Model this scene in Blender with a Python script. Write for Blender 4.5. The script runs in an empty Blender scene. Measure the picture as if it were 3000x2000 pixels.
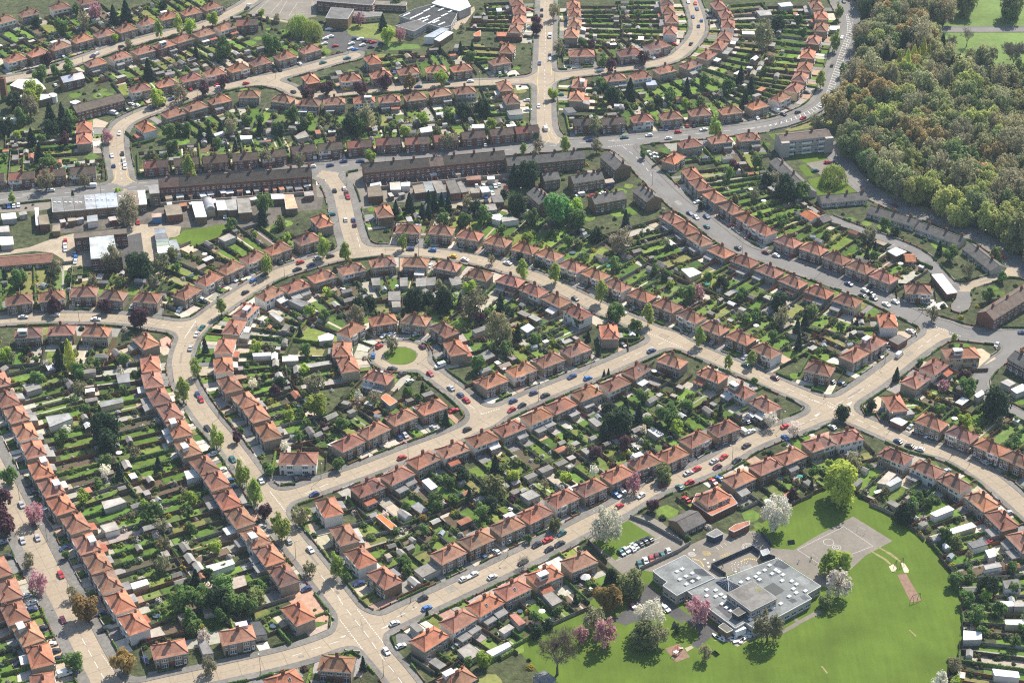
import bpy, math, random
import numpy as np
from mathutils import Vector, Matrix
R = random.Random(7)
S = bpy.context.scene
COL = S.collection
PI = math.pi
# ------------------------------------------------------------------ camera
F, TH, H = 5650.0, math.radians(31.2), 443.0
CT, ST = math.cos(TH), math.sin(TH)
K = 2.351
KT = dict(J=3.92, K=3.2667, L=3.92, M=4.523, N=2.735)
OFF = dict(J=(1880, 1540), K=(700, 0), L=(0, 480), M=(440, 480), N=(1040, 420), A=(0, 0), B=(1000, 0), C=(2000, 0), D=(0, 667), E=(1000, 667), F=(2000, 667), G=(0, 1333), H=(1000, 1333), I=(2000, 1333), S=None)
def src(t, x, y):
    if t == 'S': return (x, y)
    o = OFF[t]; k = KT.get(t, K); return (o[0] + x / k, o[1] + y / k)
def ground(p, z=0.0):
    a = (p[0] - 1500) / F; b = -(p[1] - 1000) / F
    dx, dy, dz = a, b * ST + CT, b * CT - ST
    t = (z - H) / dz
    return (dx * t, dy * t)
def pts(s):
    out = []; t = 'S'
    for w in s.split():
        if w in OFF: t = w; continue
        q = w.split(',')
        out.append((src(t, float(q[0]), float(q[1])), q[2:]))
    return out
def gp(s, z=0.0): return [ground(p, z) for p, _ in pts(s)]
cam = bpy.data.cameras.new('camera'); co = bpy.data.objects.new('camera', cam); COL.objects.link(co)
co.location = (0, 0, H); co.rotation_euler = (PI / 2 - TH, 0, 0)
cam.sensor_fit = 'HORIZONTAL'; cam.sensor_width = 36; cam.lens = 36 * F / 3000
cam.clip_start = 5; cam.clip_end = 20000
S.camera = co
def imgy(x, y, z=0):                                   # photo row of a world point (for level of detail)
    v = Vector((x, y, z - H)); d = v.y * CT - v.z * ST; u = v.y * ST + v.z * CT
    return 1000 - F * u / d, 1500 + F * v.x / d
# ------------------------------------------------------------------ light
w = bpy.data.worlds.new('World'); S.world = w; w.use_nodes = True
nt = w.node_tree; sky = nt.nodes.new('ShaderNodeTexSky'); sky.sky_type = 'NISHITA'; sky.sun_disc = False
SUN = Vector((0.50, 0.86, 0)).normalized(); EL = math.radians(47)
sky.sun_elevation = EL; sky.sun_rotation = math.atan2(SUN.x, SUN.y)
bg = nt.nodes['Background']; bg.inputs[1].default_value = 0.11; nt.links.new(sky.outputs[0], bg.inputs[0])
sl = bpy.data.lights.new('sun', 'SUN'); sl.energy = 4.8; sl.angle = math.radians(0.5); sl.color = (1, .925, .81)
so = bpy.data.objects.new('sun', sl); COL.objects.link(so)
sd = Vector((SUN.x * math.cos(EL), SUN.y * math.cos(EL), math.sin(EL)))
so.rotation_euler = sd.to_track_quat('Z', 'Y').to_euler()
S.view_settings.view_transform = 'Standard'; S.view_settings.look = 'None'; S.view_settings.gamma = 1
S.view_settings.exposure = 0.72
S.cycles.max_bounces = 5; S.cycles.diffuse_bounces = 3; S.cycles.transparent_max_bounces = 4; S.cycles.volume_bounces = 0; S.cycles.use_denoising = False; S.cycles.filter_width = 1.15; S.cycles.sample_clamp_indirect = 3; S.cycles.caustics_reflective = False; S.cycles.caustics_refractive = False
# ------------------------------------------------------------------ materials
MATS = {}
def mat(name, col=(.5, .5, .5), rough=.8, src_='const', noise=None, noise2=None, spec=.3, rnd=0, metal=0, transl=0, bump=0, hue=0, gain=None):
    """src_: const | object (Object Info colour) | attr (face colour). noise=(scale, amount, detail) darkens/lightens in blotches"""
    if name in MATS: return MATS[name]
    m = bpy.data.materials.new(name); m.use_nodes = True; n = m.node_tree; L = n.links
    b = n.nodes['Principled BSDF']; b.inputs['Roughness'].default_value = rough; b.inputs['Metallic'].default_value = metal
    b.inputs['Specular IOR Level'].default_value = spec
    if src_ == 'object': o = n.nodes.new('ShaderNodeObjectInfo').outputs['Color']
    elif src_ == 'attr':
        a = n.nodes.new('ShaderNodeVertexColor'); a.layer_name = 'Col'; o = a.outputs['Color']
    else:
        c = n.nodes.new('ShaderNodeRGB'); c.outputs[0].default_value = (*col, 1); o = c.outputs[0]
    if gain:
        gx = n.nodes.new('ShaderNodeVectorMath'); gx.operation = 'MULTIPLY'; L.new(o, gx.inputs[0]); gx.inputs[1].default_value = gain; o = gx.outputs[0]
    tc = n.nodes.new('ShaderNodeTexCoord'); geo = n.nodes.new('ShaderNodeNewGeometry')
    def mul(o, fac):
        x = n.nodes.new('ShaderNodeVectorMath'); x.operation = 'SCALE'; L.new(o, x.inputs[0]); L.new(fac, x.inputs['Scale']); return x.outputs[0]
    for nz in (noise, noise2):
        if not nz: continue
        t = n.nodes.new('ShaderNodeTexNoise'); t.inputs['Scale'].default_value = nz[0]; t.inputs['Detail'].default_value = nz[2]
        t.inputs['Roughness'].default_value = .62
        if len(nz) > 3:
            mp = n.nodes.new('ShaderNodeMapping'); mp.inputs['Scale'].default_value = nz[3]; L.new(geo.outputs['Position'], mp.inputs[0]); L.new(mp.outputs[0], t.inputs['Vector'])
        else: L.new(geo.outputs['Position'], t.inputs['Vector'])
        r = n.nodes.new('ShaderNodeMapRange'); r.inputs[1].default_value = .28; r.inputs[2].default_value = .72
        r.inputs[3].default_value = 1 - nz[1]; r.inputs[4].default_value = 1 + nz[1]; L.new(t.outputs[0], r.inputs[0])
        o = mul(o, r.outputs[0])
    if rnd:
        oi = n.nodes.new('ShaderNodeObjectInfo'); r = n.nodes.new('ShaderNodeMapRange'); r.inputs[3].default_value = 1 - rnd; r.inputs[4].default_value = 1 + rnd
        L.new(oi.outputs['Random'], r.inputs[0]); o = mul(o, r.outputs[0])
    L.new(o, b.inputs['Base Color'])
    if bump:
        t = n.nodes.new('ShaderNodeTexNoise'); t.inputs['Scale'].default_value = bump[0]; t.inputs['Detail'].default_value = 3; L.new(geo.outputs['Position'], t.inputs['Vector'])
        bu = n.nodes.new('ShaderNodeBump'); bu.inputs['Strength'].default_value = bump[1]; bu.inputs['Distance'].default_value = bump[2]
        L.new(t.outputs[0], bu.inputs['Height']); L.new(bu.outputs[0], b.inputs['Normal'])
    if transl:
        tr = n.nodes.new('ShaderNodeBsdfTranslucent'); L.new(o, tr.inputs[0]); mx = n.nodes.new('ShaderNodeMixShader'); mx.inputs[0].default_value = transl
        L.new(b.outputs[0], mx.inputs[1]); L.new(tr.outputs[0], mx.inputs[2]); L.new(mx.outputs[0], n.nodes['Material Output'].inputs[0])
    m['hue'] = hue
    MATS[name] = m; return m
M_CONC = mat('concrete_road', (.335, .275, .20), .9, noise=(.05, .14, 5), noise2=(.8, .11, 5))
M_ASPH = mat('asphalt_road', (.175, .168, .158), .9, noise=(.06, .15, 4), noise2=(1.2, .1, 4))
M_PAVE = mat('pavement', (.175, .165, .148), .9, noise=(.08, .25, 4), noise2=(.7, .25, 4))
M_PAINT = mat('road_paint', (.72, .70, .64), .7, noise=(1.5, .2, 3))
M_GARDEN = mat('garden_ground', (.062, .072, .030), 1, noise=(.35, .6, 6), noise2=(.04, .35, 4), bump=(1.1, .9, .5))
M_LAWN = mat('lawn_grass', src_='attr', rough=1, noise=(.5, .28, 6), noise2=(.12, .2, 4), spec=.1)
M_SLAB = mat('garden_paving', src_='attr', rough=.9, noise=(.6, .22, 5), noise2=(2.5, .12, 3))
M_FIELD = mat('field_grass', (.097, .148, .022), 1, noise=(.05, .22, 7), noise2=(.55, .09, 5, (1.0, .10, 1.0)), spec=.1)
M_MEADOW = mat('meadow_grass', (.15, .215, .065), 1, noise=(.02, .3, 6), noise2=(.3, .14, 6), spec=.1)
M_FLOOR = mat('wood_floor', (.06, .055, .03), 1, noise=(.15, .5, 6), bump=(.6, .8, .6))
M_ROOF = mat('roof_tile', src_='object', rough=.85, noise=(.45, .3, 6), noise2=(2.2, .22, 5), rnd=.07, spec=.2, bump=(3.0, .35, .12))
M_ROOFB = {'new': mat('roof_tile_new', src_='object', rough=.85, noise=(.45, .2, 6), noise2=(2.2, .2, 5), spec=.2, gain=(1.35, 1.15, 1.0), bump=(3.0, .35, .12)), 'old': mat('roof_tile_old', src_='object', rough=.85, noise=(.45, .3, 6), noise2=(2.2, .2, 5), spec=.2, gain=(.66, .78, .9), bump=(3.0, .35, .12)), 'red': mat('roof_tile_red', src_='object', rough=.85, noise=(.45, .2, 6), noise2=(2.2, .2, 5), spec=.2, gain=(2.1, 1.25, 1.15), bump=(3.0, .35, .12))}
M_RIDGE = mat('ridge_tile', (.38, .135, .075), .85, rnd=.2, spec=.2)
M_WALLS = {'pebble': mat('pebbledash', (.30, .245, .18), .95, noise=(.8, .12, 5), rnd=.12),
           'brick': mat('red_brick', (.19, .085, .055), .9, noise=(.9, .2, 5), rnd=.12),
           'brown': mat('brown_brick', (.20, .135, .075), .9, noise=(.9, .2, 5), rnd=.12),
           'white': mat('white_render', (.74, .72, .66), .85, noise=(.7, .06, 4)),
           'cream': mat('cream_render', (.55, .45, .27), .85, noise=(.7, .08, 4)),
           'grey': mat('grey_render', (.40, .37, .33), .9, noise=(.7, .1, 4))}
M_FRAME = mat('white_frame', (.78, .77, .74), .5)
M_GLASS = mat('window_glass', (.035, .045, .055), .12, spec=.8)
M_OBJ = mat('painted_wood', src_='object', rough=.8, noise=(.9, .16, 4), spec=.25)
M_FLAT = mat('roofing_felt', src_='object', rough=.9, noise=(.2, .34, 6), noise2=(1.3, .16, 4), spec=.2)
M_CAR = mat('car_paint', src_='object', rough=.25, spec=.6)
M_TYRE = mat('tyre_rubber', (.015, .015, .015), .9)
M_FENCE = mat('fence_wood', src_='object', rough=.95, noise=(1.2, .3, 4))
M_BARK = mat('bark', (.11, .085, .06), 1, noise=(2, .3, 3))
M_LEAF = mat('leaf', src_='object', rough=.7, noise=(.9, .25, 3), rnd=.14, transl=.5, spec=.15)
M_TWIG = mat('twig', src_='object', rough=1, rnd=.15, spec=.1)
M_HEDGE = mat('hedge_leaf', src_='object', rough=.9, noise=(1.6, .5, 5), bump=(2.5, 1, .4), spec=.1)
M_METAL = mat('grey_metal', (.28, .28, .27), .5, metal=.4)
M_DARKROOF = M_ROOF
# ------------------------------------------------------------------ mesh helpers
class MB:
    def __init__(s): s.v = []; s.f = []; s.m = []; s.c = []
    def face(s, ps, mi=0, c=None):
        i = len(s.v); s.v.extend(ps); s.f.append(tuple(range(i, i + len(ps)))); s.m.append(mi); s.c.append(c)
    def box(s, x0, y0, z0, x1, y1, z1, mi=0, c=None, bottom=False, top=True):
        i = len(s.v)
        s.v += [(x0, y0, z0), (x1, y0, z0), (x1, y1, z0), (x0, y1, z0), (x0, y0, z1), (x1, y0, z1), (x1, y1, z1), (x0, y1, z1)]
        fs = [(0, 1, 5, 4), (1, 2, 6, 5), (2, 3, 7, 6), (3, 0, 4, 7)] + ([(4, 5, 6, 7)] if top else []) + ([(3, 2, 1, 0)] if bottom else [])
        for f in fs: s.f.append(tuple(i + k for k in f)); s.m.append(mi); s.c.append(c)
    def beam(s, a, b, wd, h, mi=0, c=None):               # upright strip from a to b (3D), width wd, height h
        a = Vector(a); b = Vector(b); d = (b - a); d.z = 0
        if d.length < 1e-6: return
        n = Vector((-d.y, d.x, 0)).normalized() * wd / 2; up = Vector((0, 0, h)); i = len(s.v)
        for p in (a - n, b - n, b + n, a + n): s.v.append(tuple(p))
        for p in (a - n, b - n, b + n, a + n): s.v.append(tuple(p + up))
        for f in ((0, 1, 5, 4), (1, 2, 6, 5), (2, 3, 7, 6), (3, 0, 4, 7), (4, 5, 6, 7)): s.f.append(tuple(i + k for k in f)); s.m.append(mi); s.c.append(c)
    def tube(s, a, b, r0, r1, n=6, mi=0, c=None, cap=False):
        a = Vector(a); b = Vector(b); d = (b - a).normalized(); q = Vector((0, 0, 1)) if abs(d.z) < .9 else Vector((1, 0, 0))
        u = d.cross(q).normalized(); v = d.cross(u); i = len(s.v)
        for p, r in ((a, r0), (b, r1)):
            for k in range(n): t = 2 * PI * k / n; s.v.append(tuple(p + (u * math.cos(t) + v * math.sin(t)) * r))
        for k in range(n): s.f.append((i + k, i + (k + 1) % n, i + n + (k + 1) % n, i + n + k)); s.m.append(mi); s.c.append(c)
        if cap: s.f.append(tuple(i + n + k for k in range(n))); s.m.append(mi); s.c.append(c)
    def prism(s, poly, z0, z1, mi=0, mtop=None, c=None):
        n = len(poly); i = len(s.v)
        if sum(poly[k][0] * poly[(k + 1) % n][1] - poly[(k + 1) % n][0] * poly[k][1] for k in range(n)) < 0: poly = poly[::-1]
        s.v += [(p[0], p[1], z0) for p in poly] + [(p[0], p[1], z1) for p in poly]
        for k in range(n): s.f.append((i + k, i + (k + 1) % n, i + n + (k + 1) % n, i + n + k)); s.m.append(mi); s.c.append(c)
        s.f.append(tuple(i + n + k for k in range(n))); s.m.append(mi if mtop is None else mtop); s.c.append(c)
    def data(s, name, mats):
        me = bpy.data.meshes.new(name); me.from_pydata(s.v, [], s.f)
        for m in mats: me.materials.append(m)
        if len(mats) > 1: me.polygons.foreach_set('material_index', s.m)
        if any(c is not None for c in s.c):
            at = me.color_attributes.new('Col', 'FLOAT_COLOR', 'CORNER'); buf = []
            for f, c in zip(s.f, s.c):
                c = c or (.5, .5, .5); buf += [c[0], c[1], c[2], 1.0] * len(f)
            at.data.foreach_set('color', buf)
        me.update(); return me
def link(name, data=None, parent=None, loc=None, rot=None, color=None, scale=None):
    o = bpy.data.objects.new(name, data); COL.objects.link(o)
    if parent: o.parent = parent
    if loc: o.location = loc
    if rot is not None: o.rotation_euler = (0, 0, rot)
    if color: o.color = (*color[:3], 1)
    if scale is not None: o.scale = (scale,) * 3 if not isinstance(scale, tuple) else scale
    return o
SEEN = {}
def tag(o, label, cat, group=None):
    ws = label.split()
    if len(ws) > 16: label = ' '.join(ws[:16])
    SEEN[label] = SEEN.get(label, 0) + 1
    o['label'] = label; o['category'] = cat
    if group: o['group'] = group
    return o
def struct(o, k='structure'): o['kind'] = k; return o
def vary(c, a, r=R):
    f = 1 + r.uniform(-a, a); return tuple(max(0, x * f * (1 + r.uniform(-a / 3, a / 3))) for x in c)
ORD = 'zeroth first second third fourth fifth sixth seventh eighth ninth tenth eleventh twelfth thirteenth fourteenth fifteenth sixteenth seventeenth eighteenth nineteenth twentieth'.split()
# ------------------------------------------------------------------ roads: centre lines in metres on the ground, from the photograph
def smooth(P, n=6):
    P = [np.array(p) for p in P]; out = []
    Q = [2 * P[0] - P[1]] + P + [2 * P[-1] - P[-2]]
    for i in range(1, len(Q) - 2):
        a, b, c, d = Q[i - 1:i + 3]
        for k in range(n):
            t = k / n; out.append(.5 * ((2 * b) + (c - a) * t + (2 * a - 5 * b + 4 * c - d) * t * t + (3 * b - a - 3 * c + d) * t ** 3))
    out.append(P[-1]); return np.array(out)
ROADS = [  # name, centre line, width, surface, pavement
 ('crescent', 'H 540,1720 430,1568 330,1445 230,1330 120,1170 0,1010 G 2220,840 2110,700 1990,550 1900,420 1820,280 1715,110 D 1560,1470 1440,1330 1335,1180 1275,1070 1247,960 1262,850 1310,740 1400,640 1530,540 1700,430 1880,330 2100,255 2351,190 E 110,175 300,160 600,170 850,205 1050,248 1230,304 1420,374 1700,512 2000,646 2250,752 F 100,842 320,935 530,1025 750,1120 970,1215 1200,1320 1360,1388 1590,1490 I 1830,-10 2000,80 2170,200 2330,340 2480,480', 8.0, 'c', 2.2),
 ('weststreet', 'D -300,660 0,632 200,622 500,615 800,625 1050,655 1290,690', 7.6, 'c', 3),
 ('middle', 'G 1930,300 2120,240 2330,165 H 180,95 E 480,1545 700,1465 900,1378 1050,1290 1200,1220 1400,1135 1600,1055 1760,990 1960,905 2170,810 2250,765', 7.2, 'c', 3),
 ('culdesac', 'E 985,1310 900,1220 790,1120 690,1045 590,970 500,920', 6.4, 'c', 2.5),
 ('south', 'G 700,1700 1000,1610 1500,1500 2010,1382 2330,1270 H 100,1180 300,1150 450,1083 700,968 950,850 1250,705 1450,605 1700,475 1900,375 S 1914,1430 2025,1388 2106,1352 F 420,1500 600,1420 790,1362 920,1305 1050,1235 1150,1170 1280,1085 1450,960 1610,835 1750,740 1800,690', 7.6, 'c', 3),
 ('left', 'D -200,1330 G -60,60 20,200 125,400 220,580 305,750 440,1000 580,1285 690,1490 760,1640', 9.0, 'c', 4),
 ('main', 'A -200,1400 0,1372 350,1335 900,1290 1100,1265 1600,1222 2200,1172 B 0,1143 130,1128 600,1080 1130,1032 1400,1008 1700,982 2000,960 2351,930 C 250,905 450,885 600,862 700,840 800,806 900,760 960,715 1010,640 1040,560 1075,450 1110,340 1150,230 1160,160 1130,80 1090,0 1040,-90', 9.5, 'a', 3),
 ('diagonal', 'B 1800,985 1930,1010 2020,1080 2110,1180 2220,1290 2351,1410 C 110,1485 F 270,45 420,150 600,208 800,275 1000,345 1200,420 1400,505 1600,605 1800,690 2000,735 2200,750 2400,752', 8.2, 'a', 3),
 ('lane', 'F 2280,750 2250,850 2150,930 2070,1010 2050,1080 2100,1160 2220,1230 2400,1320', 5.5, 'a', 1),
 ('woodlane', 'C 1040,1010 1080,1100 1170,1220 1300,1330 1500,1430 1760,1515 F 2000,50 2130,120 2260,215 2400,330', 8.0, 'a', 2),
 ('backlane', 'F 1020,-60 1130,-15 1320,55 1500,120 1640,190 1740,290 1850,410 1930,480 1900,560', 6.5, 'a', .5),
 ('backarm', 'F 1900,440 2000,390 2150,345 2300,300', 5, 'c', .5),
 ('straight', 'B 1480,1000 1430,930 1400,850 1398,650 1400,500 1408,300 1415,100 1415,-100', 8.2, 'c', 3.2),
 ('secondleft', 'A 850,1300 835,1200 812,1080 800,960 820,890 870,840 980,785 1130,730 1330,655 1600,585 1900,525 2100,475 2351,405 B 60,395 90,380', 8, 'c', 3),
 ('fork', 'A 1760,560 1950,590 2060,645 2200,660 2351,640 B 400,605 800,578 1150,562 1400,540', 7.4, 'c', 2.6),
 ('topleft', 'A -100,590 0,560 300,495 600,400 850,310 1200,222 1420,170 1600,85 1730,10 1800,-50', 7.4, 'c', 3),
 ('eastloop', 'B 1400,540 1600,510 1900,475 2150,440 2290,398 C 10,345 80,270 112,195 95,100 60,0 30,-100', 7.4, 'c', 2.6),
 ('shopside', 'A 2220,1180 2290,1240 S 1000,570 1022,665 E 100,150', 8.0, 'c', 4),
 ('parkroad', 'C 1180,200 1400,203 1700,205 2351,203 2700,203', 7, 'a', 1),
]
RD = []
for nm, s, wd, sf, pv in ROADS:
    RD.append(dict(name=nm, P=smooth(gp(s), 5), w=wd, sf=sf, pv=pv))
CIRC = ground(src('E', 407, 882)); CIR_IN, CIR_OUT = 7.2, 12.0
GX0, GX1, GY0, GY1, GR = -400, 400, 440, 1240, 1.0
nx, ny = int((GX1 - GX0) / GR) + 1, int((GY1 - GY0) / GR) + 1
XX, YY = np.meshgrid(np.linspace(GX0, GX1, nx), np.linspace(GY0, GY1, ny))
def seg_dist(px, py, a, b):
    d = b - a; L = max(d @ d, 1e-9); t = np.clip(((px - a[0]) * d[0] + (py - a[1]) * d[1]) / L, 0, 1)
    return np.hypot(px - a[0] - t * d[0], py - a[1] - t * d[1])
def road_field(r):
    f = np.full(XX.shape, 60.0); P = r['P']
    for a, b in zip(P[:-1], P[1:]):
        x0, x1 = min(a[0], b[0]) - 40, max(a[0], b[0]) + 40; y0, y1 = min(a[1], b[1]) - 40, max(a[1], b[1]) + 40
        i0, i1 = int(max(0, (x0 - GX0) / GR)), int(min(nx, (x1 - GX0) / GR + 1)); j0, j1 = int(max(0, (y0 - GY0) / GR)), int(min(ny, (y1 - GY0) / GR + 1))
        if i1 <= i0 or j1 <= j0: continue
        sl_ = (slice(j0, j1), slice(i0, i1)); f[sl_] = np.minimum(f[sl_], seg_dist(XX[sl_], YY[sl_], a, b))
    return f - r['w'] / 2
def smin(a, b, k):
    h = np.clip(.5 + .5 * (b - a) / k, 0, 1); return b * (1 - h) + a * h - k * h * (1 - h)
FC = None; FP = None; FA = np.full(XX.shape, 1e3); FN = np.full(XX.shape, 1e3)
for r in RD:
    f = road_field(r)
    FC = f if FC is None else smin(FC, f, 9.0)
    g = f - r['pv']; FP = g if FP is None else smin(FP, g, 5.0)
    if r['sf'] == 'a': FA = np.minimum(FA, f)
    else: FN = np.minimum(FN, f)
rc = np.hypot(XX - CIRC[0], YY - CIRC[1])
fcirc = np.abs(rc - (CIR_IN + CIR_OUT) / 2) - (CIR_OUT - CIR_IN) / 2
FC = smin(FC, np.where(rc < CIR_IN, 1e2, fcirc), 4.0); FC = np.where(rc < CIR_IN + .5, np.maximum(FC, CIR_IN - rc), FC)
FP = smin(FP, rc - CIR_OUT - 2.2, 3.0); FN = np.minimum(FN, fcirc)
def samp(Fd, x, y):
    u = (x - GX0) / GR; v = (y - GY0) / GR
    i = int(min(max(u, 0), nx - 2)); j = int(min(max(v, 0), ny - 2)); u = min(max(u - i, 0), 1); v = min(max(v - j, 0), 1)
    return float(Fd[j, i] * (1 - u) * (1 - v) + Fd[j, i + 1] * u * (1 - v) + Fd[j + 1, i] * (1 - u) * v + Fd[j + 1, i + 1] * u * v)
def region(mask_fields, z, mi_of, mb, contour=None):
    """sheet over the part of the grid where every field is negative; cells on an edge are clipped to the contour"""
    full = np.ones((ny - 1, nx - 1), bool); any_ = np.ones((ny - 1, nx - 1), bool)
    for Fd in mask_fields:
        c4 = np.stack([Fd[:-1, :-1], Fd[:-1, 1:], Fd[1:, 1:], Fd[1:, :-1]])
        full &= (c4 < 0).all(0); any_ &= (c4 < 0).any(0)
    idx = {}
    def vid(j, i):
        k = (j, i)
        if k not in idx: idx[k] = len(mb.v); mb.v.append((GX0 + i * GR, GY0 + j * GR, z))
        return idx[k]
    for j, i in zip(*np.nonzero(full)):
        mb.f.append((vid(j, i), vid(j, i + 1), vid(j + 1, i + 1), vid(j + 1, i))); mb.m.append(mi_of(j, i)); mb.c.append(None)
    for j, i in zip(*np.nonzero(any_ & ~full)):
        poly = [(GX0 + i * GR, GY0 + j * GR, [Fd[j, i] for Fd in mask_fields]), (GX0 + (i + 1) * GR, GY0 + j * GR, [Fd[j, i + 1] for Fd in mask_fields]),
                (GX0 + (i + 1) * GR, GY0 + (j + 1) * GR, [Fd[j + 1, i + 1] for Fd in mask_fields]), (GX0 + i * GR, GY0 + (j + 1) * GR, [Fd[j + 1, i] for Fd in mask_fields])]
        for q in range(len(mask_fields)):
            out = []; cut = []
            for k in range(len(poly)):
                a, b = poly[k], poly[(k + 1) % len(poly)]
                if a[2][q] < 0: out.append(a)
                if (a[2][q] < 0) != (b[2][q] < 0):
                    t = a[2][q] / (a[2][q] - b[2][q]); p = (a[0] + (b[0] - a[0]) * t, a[1] + (b[1] - a[1]) * t, [u + (v - u) * t for u, v in zip(a[2], b[2])]); out.append(p); cut.append(p)
            poly = out
            if contour is not None and q == 0 and len(cut) == 2: contour.append((cut[0][:2], cut[1][:2]))
            if len(poly) < 3: break
        if len(poly) >= 3: mb.face([(p[0], p[1], z) for p in poly], mi_of(j, i))
carr = MB(); region([FC], .03, lambda j, i: 1 if FA[j, i] < FN[j, i] else 0, carr)
struct(link('road', carr.data('road', [M_CONC, M_ASPH])))
pav = MB(); cont = []; region([-FC, FP], .14, lambda j, i: 0, pav, cont)
for a, b in cont: pav.face([(*a, .0), (*b, .0), (*b, .14), (*a, .14)]); pav.face([(*a, .14), (*b, .14), (*b, .0), (*a, .0)])
struct(link('pavement', pav.data('pavement', [M_PAVE])))
gr = MB(); gr.face([(-1500, -300, 0), (1500, -300, 0), (1500, 3000, 0), (-1500, 3000, 0)])
struct(link('ground', gr.data('ground', [M_GARDEN])))
def nearest_road(x, y):
    best = (1e9, None, None, None)
    for r in RD:
        P = r['P']; a = P[:-1]; d = P[1:] - a; L = (d ** 2).sum(1); t = np.clip(((np.array((x, y)) - a) * d).sum(1) / L, 0, 1)
        q = a + d * t[:, None]; e = np.hypot(q[:, 0] - x, q[:, 1] - y); k = int(e.argmin())
        if e[k] - r['w'] / 2 < best[0]: best = (e[k] - r['w'] / 2, math.atan2(d[k][1], d[k][0]), r, q[k])
    return best
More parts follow.
